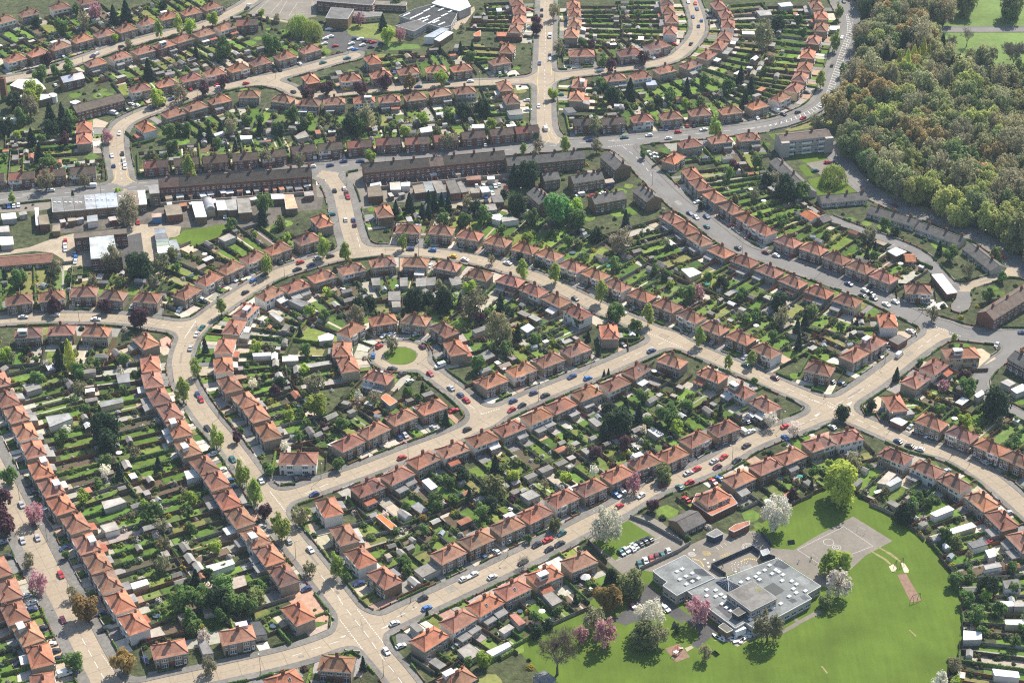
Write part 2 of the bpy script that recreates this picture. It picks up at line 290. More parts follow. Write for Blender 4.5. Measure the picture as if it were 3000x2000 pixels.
# ------------------------------------------------------------------ houses
RH = 7.7
ROWS = [  # key, short name for the labels, points (ridge middles in the photograph), side of the front, style
 ('top left corner row', 'A 30,110 195,65 410,22 600,-18', 'L', 'dull'),
 ('upper top-left row', 'A 97,375 255,335 405,290 560,240 715,205 865,170 1010,125 1160,85 1313,55 1455,18', 'R', 'hip'),
 ('lower top-left row', 'A 655,405 825,360 985,320 1130,280 1255,240 1405,200 1550,160', 'L', 'hip'),
 ('upper bend row', 'A 960,580 1145,545 1310,508 1473,472 1637,440 1790,398 1960,358 2130,312', 'R', 'hip'),
 ('lower bend row', 'A 1190,750 1345,705 1510,660 1715,622 1945,655 2130,680 2300,672 B 155,660 330,655 508,640 680,612 850,597', 'L', 'hip'),
 ('left dark-roofed row', 'A -60,1200 145,1185 360,1165 570,1150', 'R', 'gable'),
 ('long dark-roofed row', 'A 1070,1105 1280,1088 1480,1072 1685,1055 1880,1035 2085,1002 2270,985 B 120,968 320,950 520,945 715,925 905,905 1100,885 1275,868', 'R', 'gable'),
 ('side-road bend pair', 'A 575,845 575,925', 'L', 'bright'),
 ('upper car-park row', 'B 60,512 270,487 460,465 650,450 825,442 1090,395', 'R', 'hip'),
 ('straight road west row', 'B 1205,-15 1225,45 1225,108 1200,172 1145,310', 'L', 'hip'),
 ('straight junction west pair', 'B 1125,565 1170,655', 'L', 'hip'),
 ('straight junction east pair', 'B 1640,545 1622,635', 'R', 'hip'),
 ('straight road east row', 'B 1600,10 1605,68 1608,135 1590,205', 'R', 'hip'),
 ('upper loop row', 'B 1655,340 1990,335 2175,285', 'R', 'big'),
 ('lower loop row', 'B 1890,508 2060,492 2230,452 C 55,418 165,352 250,285 295,222 315,142 300,75 250,12', 'L', 'hip'),
 ('loop west row', 'B 2240,-20 2250,40 2275,105 2265,185', 'L', 'hip'),
 ('wood bend row', 'B 1680,812 1870,807 2070,787 2270,770 C 120,745 330,733 515,695 670,642 770,578 810,505 845,432 865,345 905,248 955,162 955,80 920,10', 'R', 'hip'),
 ('flats row', 'C 50,960 260,930 455,915', 'L', 'hip'),
 ('upper diagonal row', 'C 65,1165 125,1240 225,1322 340,1400 460,1480 560,1545 F 730,60 905,110 1065,175 1225,237 1390,302', 'R', 'hip'),
 ('lower diagonal row', 'B 2280,1470 C 25,1535 F 120,48 265,128 430,195 600,262 765,335 945,405 1135,465', 'L', 'hip'),
 ('side-street upper pair', 'F 1310,760 1185,835', 'L', 'hip'),
 ('side-street lower pair', 'F 1735,920 1610,1012', 'R', 'hip'),
 ('upper right-edge row', 'F 1720,1300 1930,1382 2130,1470 2310,1550', 'R', 'hip'),
 ('field-edge right row', 'F 1470,1530 I 1690,55 1880,150 2065,275 2205,405 2351,555', 'L', 'hip'),
 ('outer upper crescent row', 'E 460,-22 690,-12 885,18 1078,60 1265,108 1435,150 1590,228 1752,285 1900,360 2070,428 2245,498 F 60,572 220,652 405,718 580,808', 'R', 'hip'),
 ('inner crescent row', 'D 1845,1365 1765,1240 1690,1150 1580,1038 1535,908 1548,780 1610,648 1690,535 1850,420 2030,368 2215,300 E 70,250 282,205 510,205 730,228 945,290 1165,330 1325,395 1480,462 1630,548', 'L', 'hip'),
 ('outer left crescent row', 'D 1030,900 1045,1010 1090,1125 1165,1230 1230,1345 1290,1475 G 1400,28 1485,135 1562,265 1648,388 1755,522 1850,645 1950,782', 'L', 'hip'),
 ('upper west-street row', 'D 125,462 350,437 575,408 775,430 1010,448', 'R', 'dull'),
 ('crescent bend row', 'D 1285,410 1435,318 1585,240 1745,170 1910,110 2115,45', 'R', 'hip'),
 ('lower west-street row', 'D 190,690 418,672 660,680', 'L', 'dull'),
 ('bottom-left inner row', 'D -20,1010 42,1138 108,1245 168,1365 226,1485 G 275,58 345,180 415,300 515,425 588,566 665,695 735,828 822,968 918,1110', 'R', 'hip'),
 ('left edge row', 'G -25,735 50,885 98,1042 190,1185 270,1335 285,1535', 'L', 'hip'),
 ('bottom street row', 'G 1160,1290 1630,1195', 'R', 'hip'),
 ('lower crescent row', 'H -86,318 20,505 130,660 295,800', 'R', 'hip'),
 ('lower middle-street row', 'E 2035,945 1885,1035 1690,1100 1512,1185 1345,1258 1160,1340 970,1412 765,1488 565,1558 H 385,98 180,182', 'R', 'hip'),
 ('right crescent row', 'E 2280,880 F 205,975 400,1080 570,1180', 'L', 'hip'),
 ('upper middle-street row', 'E 1615,800 1432,872 1240,940 1040,1015', 'L', 'hip'),
 ('close entrance row', 'E 620,1195 412,1265 220,1355 45,1440', 'L', 'hip'),
 ('turning circle ring', 'E 45,905 2,800 65,665 285,600 512,600 710,665 785,790', 'R', 'hip'),
 ('upper school-street row', 'F 285,1340 90,1415 E 2280,1520 H 2090,5 1900,90 1715,180 1520,258 1335,360 1145,445 930,540 735,635', 'L', 'hip'),
 ('right school-street row', 'F 1135,1400 940,1445 745,1530 I 575,35 390,120', 'R', 'hip'),
 ('left school-street row', 'H 1640,690 1400,785 1180,880 990,985 805,1095 605,1220', 'R', 'hip'),
]
SINGLES = [  # label, point, ridge direction in the photograph, front side, style
 ('orange hipped house inside the left bend of the side road', 'A 1000,845', (60, 50), 'L', 'bright'),
 ('orange hipped house in the fork of the bending left street', 'A 2140,515', (50, 60), 'R', 'bright'),
 ('orange hipped house standing alone beside the upper car park', 'B 215,385', (50, 60), 'R', 'bright'),
 ('hipped corner house where the grey diagonal road leaves the main road', 'B 2290,1060', (60, -40), 'R', 'hip'),
 ('hipped house with pale extension behind the white garage roof', 'F 1625,390', (100, 5), 'R', 'hip'),
 ('orange hipped corner house below the grey diagonal road', 'F 1415,605', (15, 60), 'L', 'bright'),
 ('wide hipped corner house with forecourt behind the crossroads hedge', 'F 945,935', (90, 20), 'R', 'hip'),
 ('wide cream house with hipped wing at the right side street', 'F 1920,825', (100, -5), 'L', 'bigcream'),
 ('hipped corner house with pale forecourt right of the crossroads', 'F 1465,1170', (40, 70), 'R', 'hip'),
 ('hipped house with orange end slope in the corner below the crescent', 'E 1845,680', (10, 60), 'R', 'bright'),
 ('hipped corner house with side garage inside the west junction', 'D 1000,745', (60, 55), 'L', 'hip'),
 ('white rendered corner house behind a curved hedge', 'S 873,1326', (100, 0), 'R', 'bigwhite'),
 ('hipped house with long lean-to below the turning circle', 'E 255,992', (100, 25), 'L', 'hip'),
 ('orange hipped corner house with block paved forecourt by the bottom crossroads', 'G 2050,1045', (55, 60), 'L', 'bright'),
 ('bright orange roofed house with roof windows at the bottom edge', 'G 1950,1510', (100, -35), 'L', 'bright'),
 ('brown hipped corner house at the bottom crossroads', 'S 985,1925', (60, 5), 'L', 'hip'),
 ('hipped house with red ground floor wing beside the school gate', 'I 212,245', (60, -25), 'R', 'bright'),
 ('hipped house cut by the bottom edge below the crossroads', 'H 795,1500', (60, -30), 'R', 'hip'),
 ('orange hipped corner house left of the shop side road below the pink roofed store', 'S 942,634', (55, 60), 'R', 'bright'),
 ('hipped corner house right of the shop side road below the terrace yard', 'S 1124,606', (25, 60), 'R', 'hip'),
 ('dark brick house with hedge beside the ball court', 'A 1700,130', (80, -5), 'R', 'gable'),
 ('house with white panelled gable roof at the left edge', 'A 490,508', (90, -20), 'R', 'whitegable'),
]
ROOFC = dict(hip=(.33, .168, .112), bright=(.45, .185, .108), dull=(.27, .145, .10), gable=(.12, .085, .068), big=(.30, .155, .105), bigcream=(.28, .15, .10), bigwhite=(.28, .15, .105), whitegable=(.62, .6, .57))
def hip_roof(wx, wy, z0, z1, ridge, ov=.42):
    mb = MB(); X, Y = wx / 2 + ov, wy / 2 + ov; r = ridge / 2
    # bell-cast hips: a flatter course of tiles near the eaves
    e = [(-X, -Y), (X, -Y), (X, Y), (-X, Y)]; k = .22
    def mid(p, q): return (p[0] + (q[0] - p[0]) * k, p[1] + (q[1] - p[1]) * k)
    rl, rr = (-r, 0), (r, 0); tgt = [rl, rr, rr, rl]
    m = [mid(e[i], tgt[i]) for i in range(4)]; zm = z0 + (z1 - z0) * k * .72
    mb.v = [(*p, z0) for p in e] + [(*p, zm) for p in m] + [(*rl, z1), (*rr, z1)] + [(*p, z0 - .22) for p in e]
    fs = [(0, 1, 5, 4), (1, 2, 6, 5), (2, 3, 7, 6), (3, 0, 4, 7), (4, 5, 9, 8), (5, 6, 9), (6, 7, 8, 9), (7, 4, 8)]
    for f in fs:
        xs_ = [mb.v[q][0] for q in f]
        if min(xs_) < -.1 and max(xs_) > .1:                  # cut the long slopes over the party wall
            P = [mb.v[q] for q in f]
            for sg in (-1, 1):
                out = []
                for k in range(len(P)):
                    a, b = P[k], P[(k + 1) % len(P)]
                    if a[0] * sg >= 0: out.append(a)
                    if a[0] * b[0] < 0: t = a[0] / (a[0] - b[0]); out.append(tuple(a[j] + (b[j] - a[j]) * t for j in range(3)))
                mb.face(out, 0 if sg < 0 else 4)
        else: mb.f.append(f); mb.m.append(0 if sum(xs_) < 0 else 4); mb.c.append(None)
    for i in range(4): mb.f.append((10 + i, 10 + (i + 1) % 4, (i + 1) % 4, i)); mb.m.append(2); mb.c.append(None)
    mb.f.append((13, 12, 11, 10)); mb.m.append(2); mb.c.append(None)
    up = Vector((0, 0, .1))
    def cap(a, b): mb.tube(Vector(a) + up * .4, Vector(b) + up * .4, .17, .17, 4, 1)
    for i in range(4): cap((*e[i], z0), (*m[i], zm)); cap((*m[i], zm), (*tgt[i], z1))
    cap((*rl, z1), (*rr, z1)); return mb
def gable_roof(wx, wy, z0, z1, ov=.35):
    mb = MB(); X, Y = wx / 2 + .15, wy / 2 + ov
    mb.v = [(-X, -Y, z0), (X, -Y, z0), (X, Y, z0), (-X, Y, z0), (-X, 0, z1), (X, 0, z1)] + [(-X, -Y, z0 - .2), (X, -Y, z0 - .2), (X, Y, z0 - .2), (-X, Y, z0 - .2), (-X, 0, z1 - .2), (X, 0, z1 - .2)]
    mb.v += [(0, -Y, z0), (0, 0, z1), (0, Y, z0)]
    for f, k in (((0, 12, 13, 4), 0), ((12, 1, 5, 13), 4), ((2, 14, 13, 5), 4), ((14, 3, 4, 13), 0), ((6, 7, 1, 0), 2), ((8, 9, 3, 2), 2), ((7, 8, 11), 3), ((9, 6, 10), 3), ((7, 11, 5, 1), 2), ((8, 2, 5, 11), 2), ((9, 10, 4, 3), 2), ((6, 0, 4, 10), 2)):
        mb.f.append(f); mb.m.append(k); mb.c.append(None)
    mb.tube((-X, 0, z1), (X, 0, z1), .14, .14, 4, 1); return mb
def wall_mesh(wx, wy, ze, low, upl, upr, bay=True):
    mb = MB(); X, Y = wx / 2, wy / 2; zm = ze * .5
    ms = [M_WALLS[low], M_WALLS[upl], M_WALLS[upr]]
    for x0, x1, u in ((-X, 0, 1), (0, X, 2)):
        for z0, z1, k in ((-.2, zm, 0 if low != 'same' else u), (zm, ze, u)):
            mb.face([(x0, -Y, z0), (x1, -Y, z0), (x1, -Y, z1), (x0, -Y, z1)], k)
            mb.face([(x1, Y, z0), (x0, Y, z0), (x0, Y, z1), (x1, Y, z1)], k)
    for x, sg, u in ((-X, -1, 1), (X, 1, 2)):
        q = [(x, -Y, -.2), (x, Y, -.2), (x, Y, ze), (x, -Y, ze)]
        mb.face(q if sg > 0 else q[::-1], u)
    if bay:                                              # two-storey shallow bays on the front
        for s_, u in ((-1, 1), (1, 2)):
            cx = s_ * wx * .21
            for z0, z1, k in ((-.2, zm, 0), (zm, ze - .02, u)): mb.box(cx - 1.35, Y + .003, z0, cx + 1.35, Y + .55, z1, k)
    return mb.data('wall', ms)
def window_mesh(wd, h, n=2):
    mb = MB(); mb.box(-wd / 2, -.04, 0, wd / 2, .09, h, 0, bottom=True)
    pw = wd / n
    for k in range(n):
        x0 = -wd / 2 + k * pw + .07; mb.box(x0, .092, .09, x0 + pw - .14, .105, h - .09, 1)
    mb.box(-wd / 2 - .08, -.02, -.1, wd / 2 + .08, .2, -.003, 0)
    return mb.data('window', [M_FRAME, M_GLASS])
def door_mesh(w_=.95, h=2.05):
    mb = MB(); mb.box(-w_ / 2 - .09, -.03, 0, w_ / 2 + .09, .06, h + .1, 0); mb.box(-w_ / 2, .062, 0, w_ / 2, .1, h, 1); mb.box(-w_ * .3, .102, h * .55, w_ * .3, .115, h * .9, 2)
    return mb.data('door', [M_FRAME, M_OBJ, M_GLASS])
def chimney_mesh(sx, sy, z0, z1, pots):
    mb = MB(); mb.box(-sx / 2, -sy / 2, z0, sx / 2, sy / 2, z1, 0); mb.box(-sx / 2 - .09, -sy / 2 - .09, z1 + .003, sx / 2 + .09, sy / 2 + .09, z1 + .18, 0, bottom=True)
    for k in range(pots):
        x = (k - (pots - 1) / 2) * sx / pots * .9; mb.tube((x, 0, z1 + .18), (x, 0, z1 + .62), .17, .13, 7, 1, cap=True)
    return mb.data('chimney', [M_WALLS['brick'], M_RIDGE])
WIN = {k: window_mesh(*k) for k in ((2.3, 1.45, 3), (2.2, 1.25, 3), (1.2, 1.1, 2), (.7, 1.0, 1), (1.7, 1.15, 2), (1.9, 2.05, 2))}
DOOR = door_mesh()
CH_MAIN = chimney_mesh(1.15, .75, -1.6, 1.35, 4); CH_SIDE = chimney_mesh(.6, .6, -1.4, 1.0, 1)
_rc, _wc = {}, {}
def roof_data(kind, wx, wy, z0, z1, ridge, wallm, half=None):
    k = (kind, wx, wy, z0, z1, ridge, wallm, half)
    if k not in _rc: _rc[k] = (hip_roof(wx, wy, z0, z1, ridge) if kind == 'hip' else gable_roof(wx, wy, z0, z1)).data('roof', [M_ROOF, M_RIDGE if kind == 'hip' else mat('dark_ridge', (.10, .06, .05)), M_FRAME if kind == 'hip' else M_WALLS['brown'], M_WALLS[wallm], M_ROOFB[half] if half else M_ROOF])
    return _rc[k]
def wall_data(*a):
    if a not in _wc: _wc[a] = wall_mesh(*a)
    return _wc[a]
def lean_to(wx, d, h, style):
    k = ('lt', round(wx, 1), round(d, 1), round(h, 1), style)
    if k in _wc: return _wc[k]
    mb = MB(); X = wx / 2; mb.box(-X, -d, -.2, X, -.003, h, 0, top=False)
    rise = .12 if style == 'flat' else .9
    a = [(-X - .15, -d - .2, h), (X + .15, -d - .2, h), (X + .15, -.003, h + rise), (-X - .15, -.003, h + rise)]
    b = [(p[0], p[1], p[2] + .16) for p in a]
    mb.face(b, 1)
    for i in range(4): mb.face([a[i], a[(i + 1) % 4], b[(i + 1) % 4], b[i]], 2)
    mb.face([a[3], a[2], a[1], a[0]], 2)
    if rise > .5:
        for s_ in (-1, 1): mb.face([(s_ * X, -d, h), (s_ * X, -.003, h), (s_ * X, -.003, h + rise)], 0)
    for k_ in (-1, 1):
        mb.box(k_ * X * .45 - .8, -d - .06, .9, k_ * X * .45 + .8, -d - .004, 2.0, 2); mb.box(k_ * X * .45 - .7, -d - .08, 1.0, k_ * X * .45 + .7, -d - .062, 1.9, 3)
    _wc[k] = mb.data('extension', [M_WALLS['pebble'], M_FLAT, M_FRAME, M_GLASS]); return _wc[k]
PLOTS = []
OVR = []                                                   # houses whose look stands out: point, roof, upper left, upper right, lower, dormer side
for p, ex in pts('G 918,1110,b,white,white,white,0 D 1850,420,-,white,white,white,0 D 1548,780,-,white,white,white,0 E 1630,548,-,white,white,white,0 E 1240,930,-,pebble,white,brick,0 I 1690,55,-,white,white,white,0 C 670,642,-,white,white,white,0 G 1755,522,-,white,white,white,1 G 588,566,-,pebble,white,pebble,-1 D 1290,1475,-,white,pebble,pebble,1 F 400,1080,-,white,white,pebble,-1 G 190,1180,-,pebble,pebble,pebble,-1 A 1130,280,-,brick,brick,brick,-1 H -86,318,b,white,white,white,0 E 1590,228,-,white,white,pebble,0 E 1752,285,-,white,pebble,brick,0 G 345,180,-,pebble,pebble,pebble,0 G 415,300,b,pebble,pebble,pebble,0 G 822,968,b,white,white,white,0 G 270,1335,b,pebble,pebble,pebble,0 F 1900,-999,-,white,white,white,0 H 295,800,-,brown,brown,pebble,0 H 130,660,b,white,white,white,0 H 985,985,b,white,pebble,pebble,0 A 410,22,-,white,white,brick,0 H 1400,785,b,pebble,pebble,pebble,0 B 2070,787,-,white,pebble,white,0 H 605,1220,b,pebble,pebble,pebble,0 G 275,58,b,pebble,pebble,pebble,0 I 2205,405,-,brown,brown,brown,0 F 1130,1400,-,white,white,white,0 D 1690,535,-,white,white,white,0 D 1745,170,-,pebble,white,pebble,0 D 1440,318,-,pebble,white,pebble,0'):
    OVR.append((ground(p, RH), ex))
DORMER = MB(); DORMER.box(-1.9, -2.4, 0, 1.9, 0, 2.2, 0); DORMER.box(-2.05, -2.55, 2.203, 2.05, .1, 2.36, 1); DORMER.box(-1.5, -2.46, .7, 1.5, -2.403, 1.8, 2); DORMER.box(-1.4, -2.48, .8, 1.4, -2.462, 1.7, 3)
DORMER = DORMER.data('dormer', [M_ROOF, M_FLAT, M_FRAME, M_GLASS])
SKYL = MB(); SKYL.box(-.4, -.6, 0, .4, .6, .08, 0); SKYL.box(-.32, -.52, .082, .32, .52, .1, 1); SKYL = SKYL.data('roof_window', [M_FRAME, M_GLASS])
def house(x, y, ang, style, label, group, scale=1.0):
    """ang: heading of the ridge, local +y is the front"""
    r = random.Random(int(x * 7 + y * 13)); iy, ix = imgy(x, y, 5)
    root = link('semi_detached_house' if group else 'single_house', None, None, (x, y, 0), ang)  # houses outside the rows
    wx, wy, ze, zr, ridge = 11.3, 7.4, 4.95, RH, 4.2
    if style.startswith('big'): wx, wy, ridge = 14.5, 8.2, 6.0
    kind = 'gable' if 'gable' in style else 'hip'
    if kind == 'gable': wx, wy, ze, zr = 12.6, 7.2, 4.9, 7.4
    base = ROOFC[style]; col = vary(base, .2, r)
    if style == 'hip' and r.random() < .18: col = vary((.38, .175, .108), .1, r)
    q = r.random()
    low, ul, ur = 'pebble', 'pebble', 'pebble'
    if kind == 'gable': low, ul, ur = 'brick', r.choice(['brick', 'brown', 'brick', 'pebble']), r.choice(['brick', 'brown', 'brick', 'white'])
    elif style == 'bigwhite': low, ul, ur = 'white', 'white', 'white'
    elif style == 'bigcream': low, ul, ur = 'cream', 'cream', 'brown'
    elif q < .3: low, ul, ur = 'brick', 'pebble', 'pebble'
    elif q < .4: ul = low = 'pebble'; ur = 'white'
    elif q < .5: ul = 'white'; low = 'brick'
    elif q < .62: low, ul, ur = 'brown', 'brown', 'brown'
    elif q < .69: ur = 'cream'
    elif q < .74: low, ul, ur = 'pebble', 'white', 'white'
    dorm = 0
    for q_, ex in OVR:
        if math.dist(q_, (x, y)) < 4.5:
            ul, ur, low = ex[1], ex[2], ex[3]; dorm = int(ex[4])
            if ex[0] == 'b': col = vary(ROOFC['bright'], .08, r)
    link('wall', wall_data(wx, wy, ze, low, ul, ur, kind == 'hip'), root)
    half = r.choice(('new', 'old', None, None, None, None)) if kind == 'hip' else r.choice(('red', 'red', 'old', None, None))
    roof = link('roof', roof_data(kind, wx, wy, ze, zr, ridge, ul, half), root, color=col)
    link('chimney', CH_MAIN, roof, (r.uniform(-.3, .3), .5, zr), 0)
    sx = r.choice((-1, 1))
    if kind == 'hip' and r.random() < .75: link('chimney', CH_SIDE, roof, (sx * wx * .34, -wy * .30, ze + .75 + .4), 0)
    if kind == 'hip' and r.random() < .3: link('chimney', CH_SIDE, roof, (-sx * wx * .34, -wy * .30, ze + .75 + .4), 0)
    cx, cy = -x, -y                                       # which faces look towards the camera
    fx, fy = -math.sin(ang), math.cos(ang); front_seen = fx * cx + fy * cy > 0
    near = iy > 820
    for s_ in (-1, 1):
        if front_seen or near:
            Y = wy / 2 + (.55 if kind == 'hip' else 0); bx = s_ * wx * .21
            link('window', WIN[(2.3, 1.45, 3)], root, (bx, Y, .75)); link('window', WIN[(2.2, 1.25, 3)], root, (bx, Y, 3.2))
            link('window', WIN[(.7, 1.0, 1)], root, (s_ * wx * .42, wy / 2, 3.4))
            d = link('door', DOOR, root, (s_ * wx * .42, wy / 2, .05), color=r.choice([(.7, .7, .66), (.12, .05, .03), (.05, .07, .16), (.65, .63, .6), (.25, .03, .02)]))
        if not front_seen or near:
            for xx, k, z in ((.14, (1.7, 1.15, 2), 3.15), (.36, (1.2, 1.1, 2), 3.2), (.36, (1.9, 2.05, 2), .1)):
                link('window', WIN[k], root, (s_ * wx * xx, -wy / 2, z), PI)
    ext = 0
    if not front_seen or near:
        for s_ in (-1, 1):
            if r.random() < .42:
                d_ = r.choice((2.4, 3.0, 3.6)); st = r.choice(('flat', 'flat', 'slope'))
                e = link('extension', lean_to(wx * .40, d_, 2.5, st), root, (s_ * wx * .235, -wy / 2, 0), color=r.choice([(.30, .29, .27), (.25, .24, .23), (.55, .53, .5), (.34, .12, .07), (.22, .21, .2)])); ext = max(ext, d_)
    if not dorm and r.random() < .05: dorm = r.choice((-1, 1))
    if dorm and kind == 'hip': d = link('dormer', DORMER, roof, (dorm * 2.1, -.6, ze + .75), 0, color=(.62, .61, .58))
    elif r.random() < .12 and kind == 'hip':
        sl2 = math.atan2(zr - ze, wy / 2); yy = -1.9; w_ = link('roof_window', SKYL, roof, (r.uniform(-1.6, 1.6), yy, zr + yy * math.tan(sl2) * .93 + .1)); w_.rotation_euler = (sl2, 0, 0)
    tag(root, label, 'house', group)
    PLOTS.append(dict(x=x, y=y, a=ang, style=style, ext=ext, wx=wx, wy=wy, iy=iy, ix=ix, o=root, front_seen=front_seen, ul=ul, ur=ur, low=low, col=col))
    return PLOTS[-1]
STYLEW = dict(hip='red hipped', bright='orange hipped', dull='brown-red hipped', gable='dark gabled', big='wide hipped')
WORDS = {'pebble': 'pebbledash', 'brick': 'brick', 'brown': 'brown brick', 'white': 'white', 'cream': 'cream'}
for ri, (nm, s, side, style) in enumerate(ROWS):
    zz = RH if style != 'gable' else 7.3
    P = [np.array(ground(p, zz)) for p, _ in pts(s)]; n = len(P); ids = []
    left0 = P[0][0] <= P[-1][0]; vert = abs(P[0][0] - P[-1][0]) < abs(P[0][1] - P[-1][1]) * .5
    for i, p in enumerate(P):
        d = P[min(i + 1, n - 1)] - P[max(i - 1, 0)]; a = math.atan2(d[1], d[0])
        if side == 'R': a += PI
        st = style
        if nm == 'wood bend row': st = 'gable' if i < 2 else ('bright' if i == 11 else ('hip'))
        if style == 'hip' and st == 'hip' and False: pass
        k = i + 1 if (P[0][1] > P[-1][1] if vert else left0) else n - i; wd = 'from the far end' if vert else 'from left'
        h = house(p[0], p[1], a, st, 'x', 'semi-detached houses along the streets')
        h.update(row=ri, i=i, n=n, ref=f'{ORD[k]} house {wd}, {nm}', d=d / np.linalg.norm(d), side=side)
        wl = WORDS[h['ul']] + ('' if h['ul'] == h['ur'] else ' and ' + WORDS[h['ur']])
        h['o']['label'] = f'{STYLEW[st]} {wl} semi, {ORD[k]} {wd} in {nm}'
        ids.append(h)
    for i, h in enumerate(ids):
        h['left'] = ids[i - 1] if i else None; h['right'] = ids[i + 1] if i < n - 1 else None
for k, (lb, s, dr, side, style) in enumerate(SINGLES):
    p = pts(s)[0][0]; a_ = np.array(ground((p[0] - dr[0] / 2, p[1] - dr[1] / 2), RH)); b_ = np.array(ground((p[0] + dr[0] / 2, p[1] + dr[1] / 2), RH)); c = ground(p, RH)
    d = b_ - a_; a = math.atan2(d[1], d[0]) + (PI if side == 'R' else 0)
    h = house(c[0], c[1], a, style, lb, None)
    h.update(row=100 + k, i=0, n=1, ref=' '.join(lb.split()[:8]), left=None, right=None, d=d / np.linalg.norm(d), side=side)

# gardens at the right edge whose houses stand outside the frame
gps = [np.array(ground(p, RH)) for p, _ in pts('I 2500,720 2575,860 2630,1010 2670,1170 2690,1340 2690,1510 2680,1660')]
for i, p in enumerate(gps):
    d = gps[min(i + 1, len(gps) - 1)] - gps[max(i - 1, 0)]; a = math.atan2(d[1], d[0])
    PLOTS.append(dict(x=p[0], y=p[1], a=a, style='hip', ext=0, wx=11.3, wy=7.4, row=90, i=i, n=len(gps), ref=f'{ORD[i + 1]} plot down the right edge of the photo', side='L'))
gps2 = PLOTS[-len(gps):]
for i, h in enumerate(gps2): h['left'] = gps2[i - 1] if i else None; h['right'] = gps2[i + 1] if i < len(gps2) - 1 else None
# ------------------------------------------------------------------ ground sheets: yards, fields, car parks
def sheet(name, s, z, m, kind='structure', col=None):
    P = gp(s, z); mb = MB(); mb.face([(p[0], p[1], z) for p in (P if sum(P[k][0] * P[(k + 1) % len(P)][1] - P[(k + 1) % len(P)][0] * P[k][1] for k in range(len(P))) > 0 else P[::-1])], 0, col)
    return struct(link(name, mb.data(name, [m])), kind)
M_OLD = mat('old_asphalt', (.21, .186, .155), .95, noise=(.07, .2, 5), noise2=(.8, .12, 4))
M_DARKA = mat('dark_asphalt', (.085, .082, .08), .95, noise=(.1, .25, 4), noise2=(1, .15, 3))
M_YARD = mat('yard_concrete', (.36, .30, .22), .95, noise=(.08, .25, 5), noise2=(.9, .2, 4))
M_YARDD = mat('yard_ground', (.13, .115, .095), .95, noise=(.12, .45, 6), noise2=(.8, .3, 4))
M_BARKS = mat('bark_chips', (.24, .155, .11), 1, noise=(.8, .25, 5))
M_WORN = mat('worn_grass', (.25, .225, .10), 1, noise=(.9, .35, 5))
M_SAND = mat('pale_sand', (.55, .47, .34), 1, noise=(.8, .15, 4))
FIELD_S = 'H 1195,1320 1330,1240 1480,1165 1690,1060 1720,1000 1850,870 1960,830 2080,790 I 20,700 200,640 400,560 530,480 640,400 760,355 880,280 980,230 1120,240 1250,310 1400,395 1480,450 1590,510 1740,650 1800,740 1860,850 1905,940 1925,1030 1930,1120 1925,1240 1905,1340 1830,1500 1720,1640 900,1800 -300,1800 H 1450,1620 1400,1540 1300,1430'
FIELD = gp(FIELD_S)
sheet('playing_field', FIELD_S, .012, M_FIELD)
sheet('car_park', 'H 1700,590 1870,455 1990,425 2090,405 2200,455 2351,585 2400,650 2330,730 2150,805 2080,790 1960,840 1850,745', .02, M_OLD)
sheet('grass_island', 'H 1725,600 1975,445 2160,565 1925,690 1890,722', .028, M_FIELD)
sheet('playground', 'J 400,330 440,280 560,215 735,135 860,60 1060,110 1290,50 1390,110 1490,240 1500,258 1750,270 1980,130 2430,-110 2880,170 2570,340 2240,640 2080,700 1640,400 1540,380 1000,560 850,620 500,335', .024, M_OLD)
sheet('school_path', 'J 0,690 60,660 420,930 520,1010 700,1060 870,1170 880,1210 640,1405 565,1350 650,1300 655,1240 640,1190 500,1090 380,1000 200,860 0,800', .024, M_DARKA)
sheet('staff_car_park', 'H 1860,1135 1950,1070 2060,965 2100,900 2200,960 2351,1075 2351,1160 2200,1060 2060,1130 1960,1170', .028, M_DARKA)
sheet('school_path', 'J 2020,960 2080,990 1820,1120 1780,1150 1640,1225 1240,1310 1230,1290 1620,1190 1790,1090', .026, M_OLD)
sheet('school_path', 'J 1730,1050 1760,1040 1830,1100 1790,1120', .03, M_OLD)
sheet('patio', 'J 820,1310 1190,1250 1250,1300 1100,1385 1010,1330', .03, M_YARD)
sheet('play_pit', 'J 265,1405 430,1350 555,1500 395,1562', .03, M_BARKS)
sheet('path', 'J 495,1400 570,1370 600,1395 520,1440', .032, M_YARD)
sheet('long_jump_run', 'I 1478,822 1538,812 1645,1000 1570,1012', .03, M_BARKS)
sheet('sand_patch', 'I 1420,765 1450,748 1475,775 1465,800 1440,800', .03, M_SAND)
sheet('sand_patch', 'I 1502,735 1530,745 1558,790 1555,808 1525,805', .03, M_SAND)
sheet('worn_path', 'I 1285,658 1300,655 1400,710 1438,748 1425,752 1385,718', .03, M_WORN)
sheet('worn_path', 'I 1335,628 1350,628 1440,675 1502,725 1495,735 1430,688', .03, M_WORN)
sheet('worn_patch', 'I 1555,1200 1565,1198 1610,1240 1605,1248', .03, M_WORN)
sheet('worn_patch', 'I 950,1450 965,1452 1000,1495 992,1503', .03, M_WORN)
sheet('roundabout_island', 'E ' + ' '.join(f'{407 + 112 * math.cos(k * PI / 20):.1f},{881 + 60 * math.sin(k * PI / 20):.1f}' for k in range(40)), .15, M_FIELD)
sheet('terrace_yard', 'A 1080,1400 1500,1330 2170,1270 2230,1350 2210,1440 1950,1470 1930,1560 1520,1568 1130,1568', .008, M_YARDD)
sheet('yard', 'L 0,1010 330,960 600,860 840,800 1440,750 1480,690 1880,700 2080,720 2060,830 1940,850 1960,1040 1970,1110 1650,1120 1000,1180 740,1170 730,1100 600,1020 400,1000 0,1050', .01, M_YARD)
sheet('yard', 'L 1330,960 1480,820 1620,790 1650,1020 1660,1140 1390,1150 1330,1050', .016, M_DARKA)
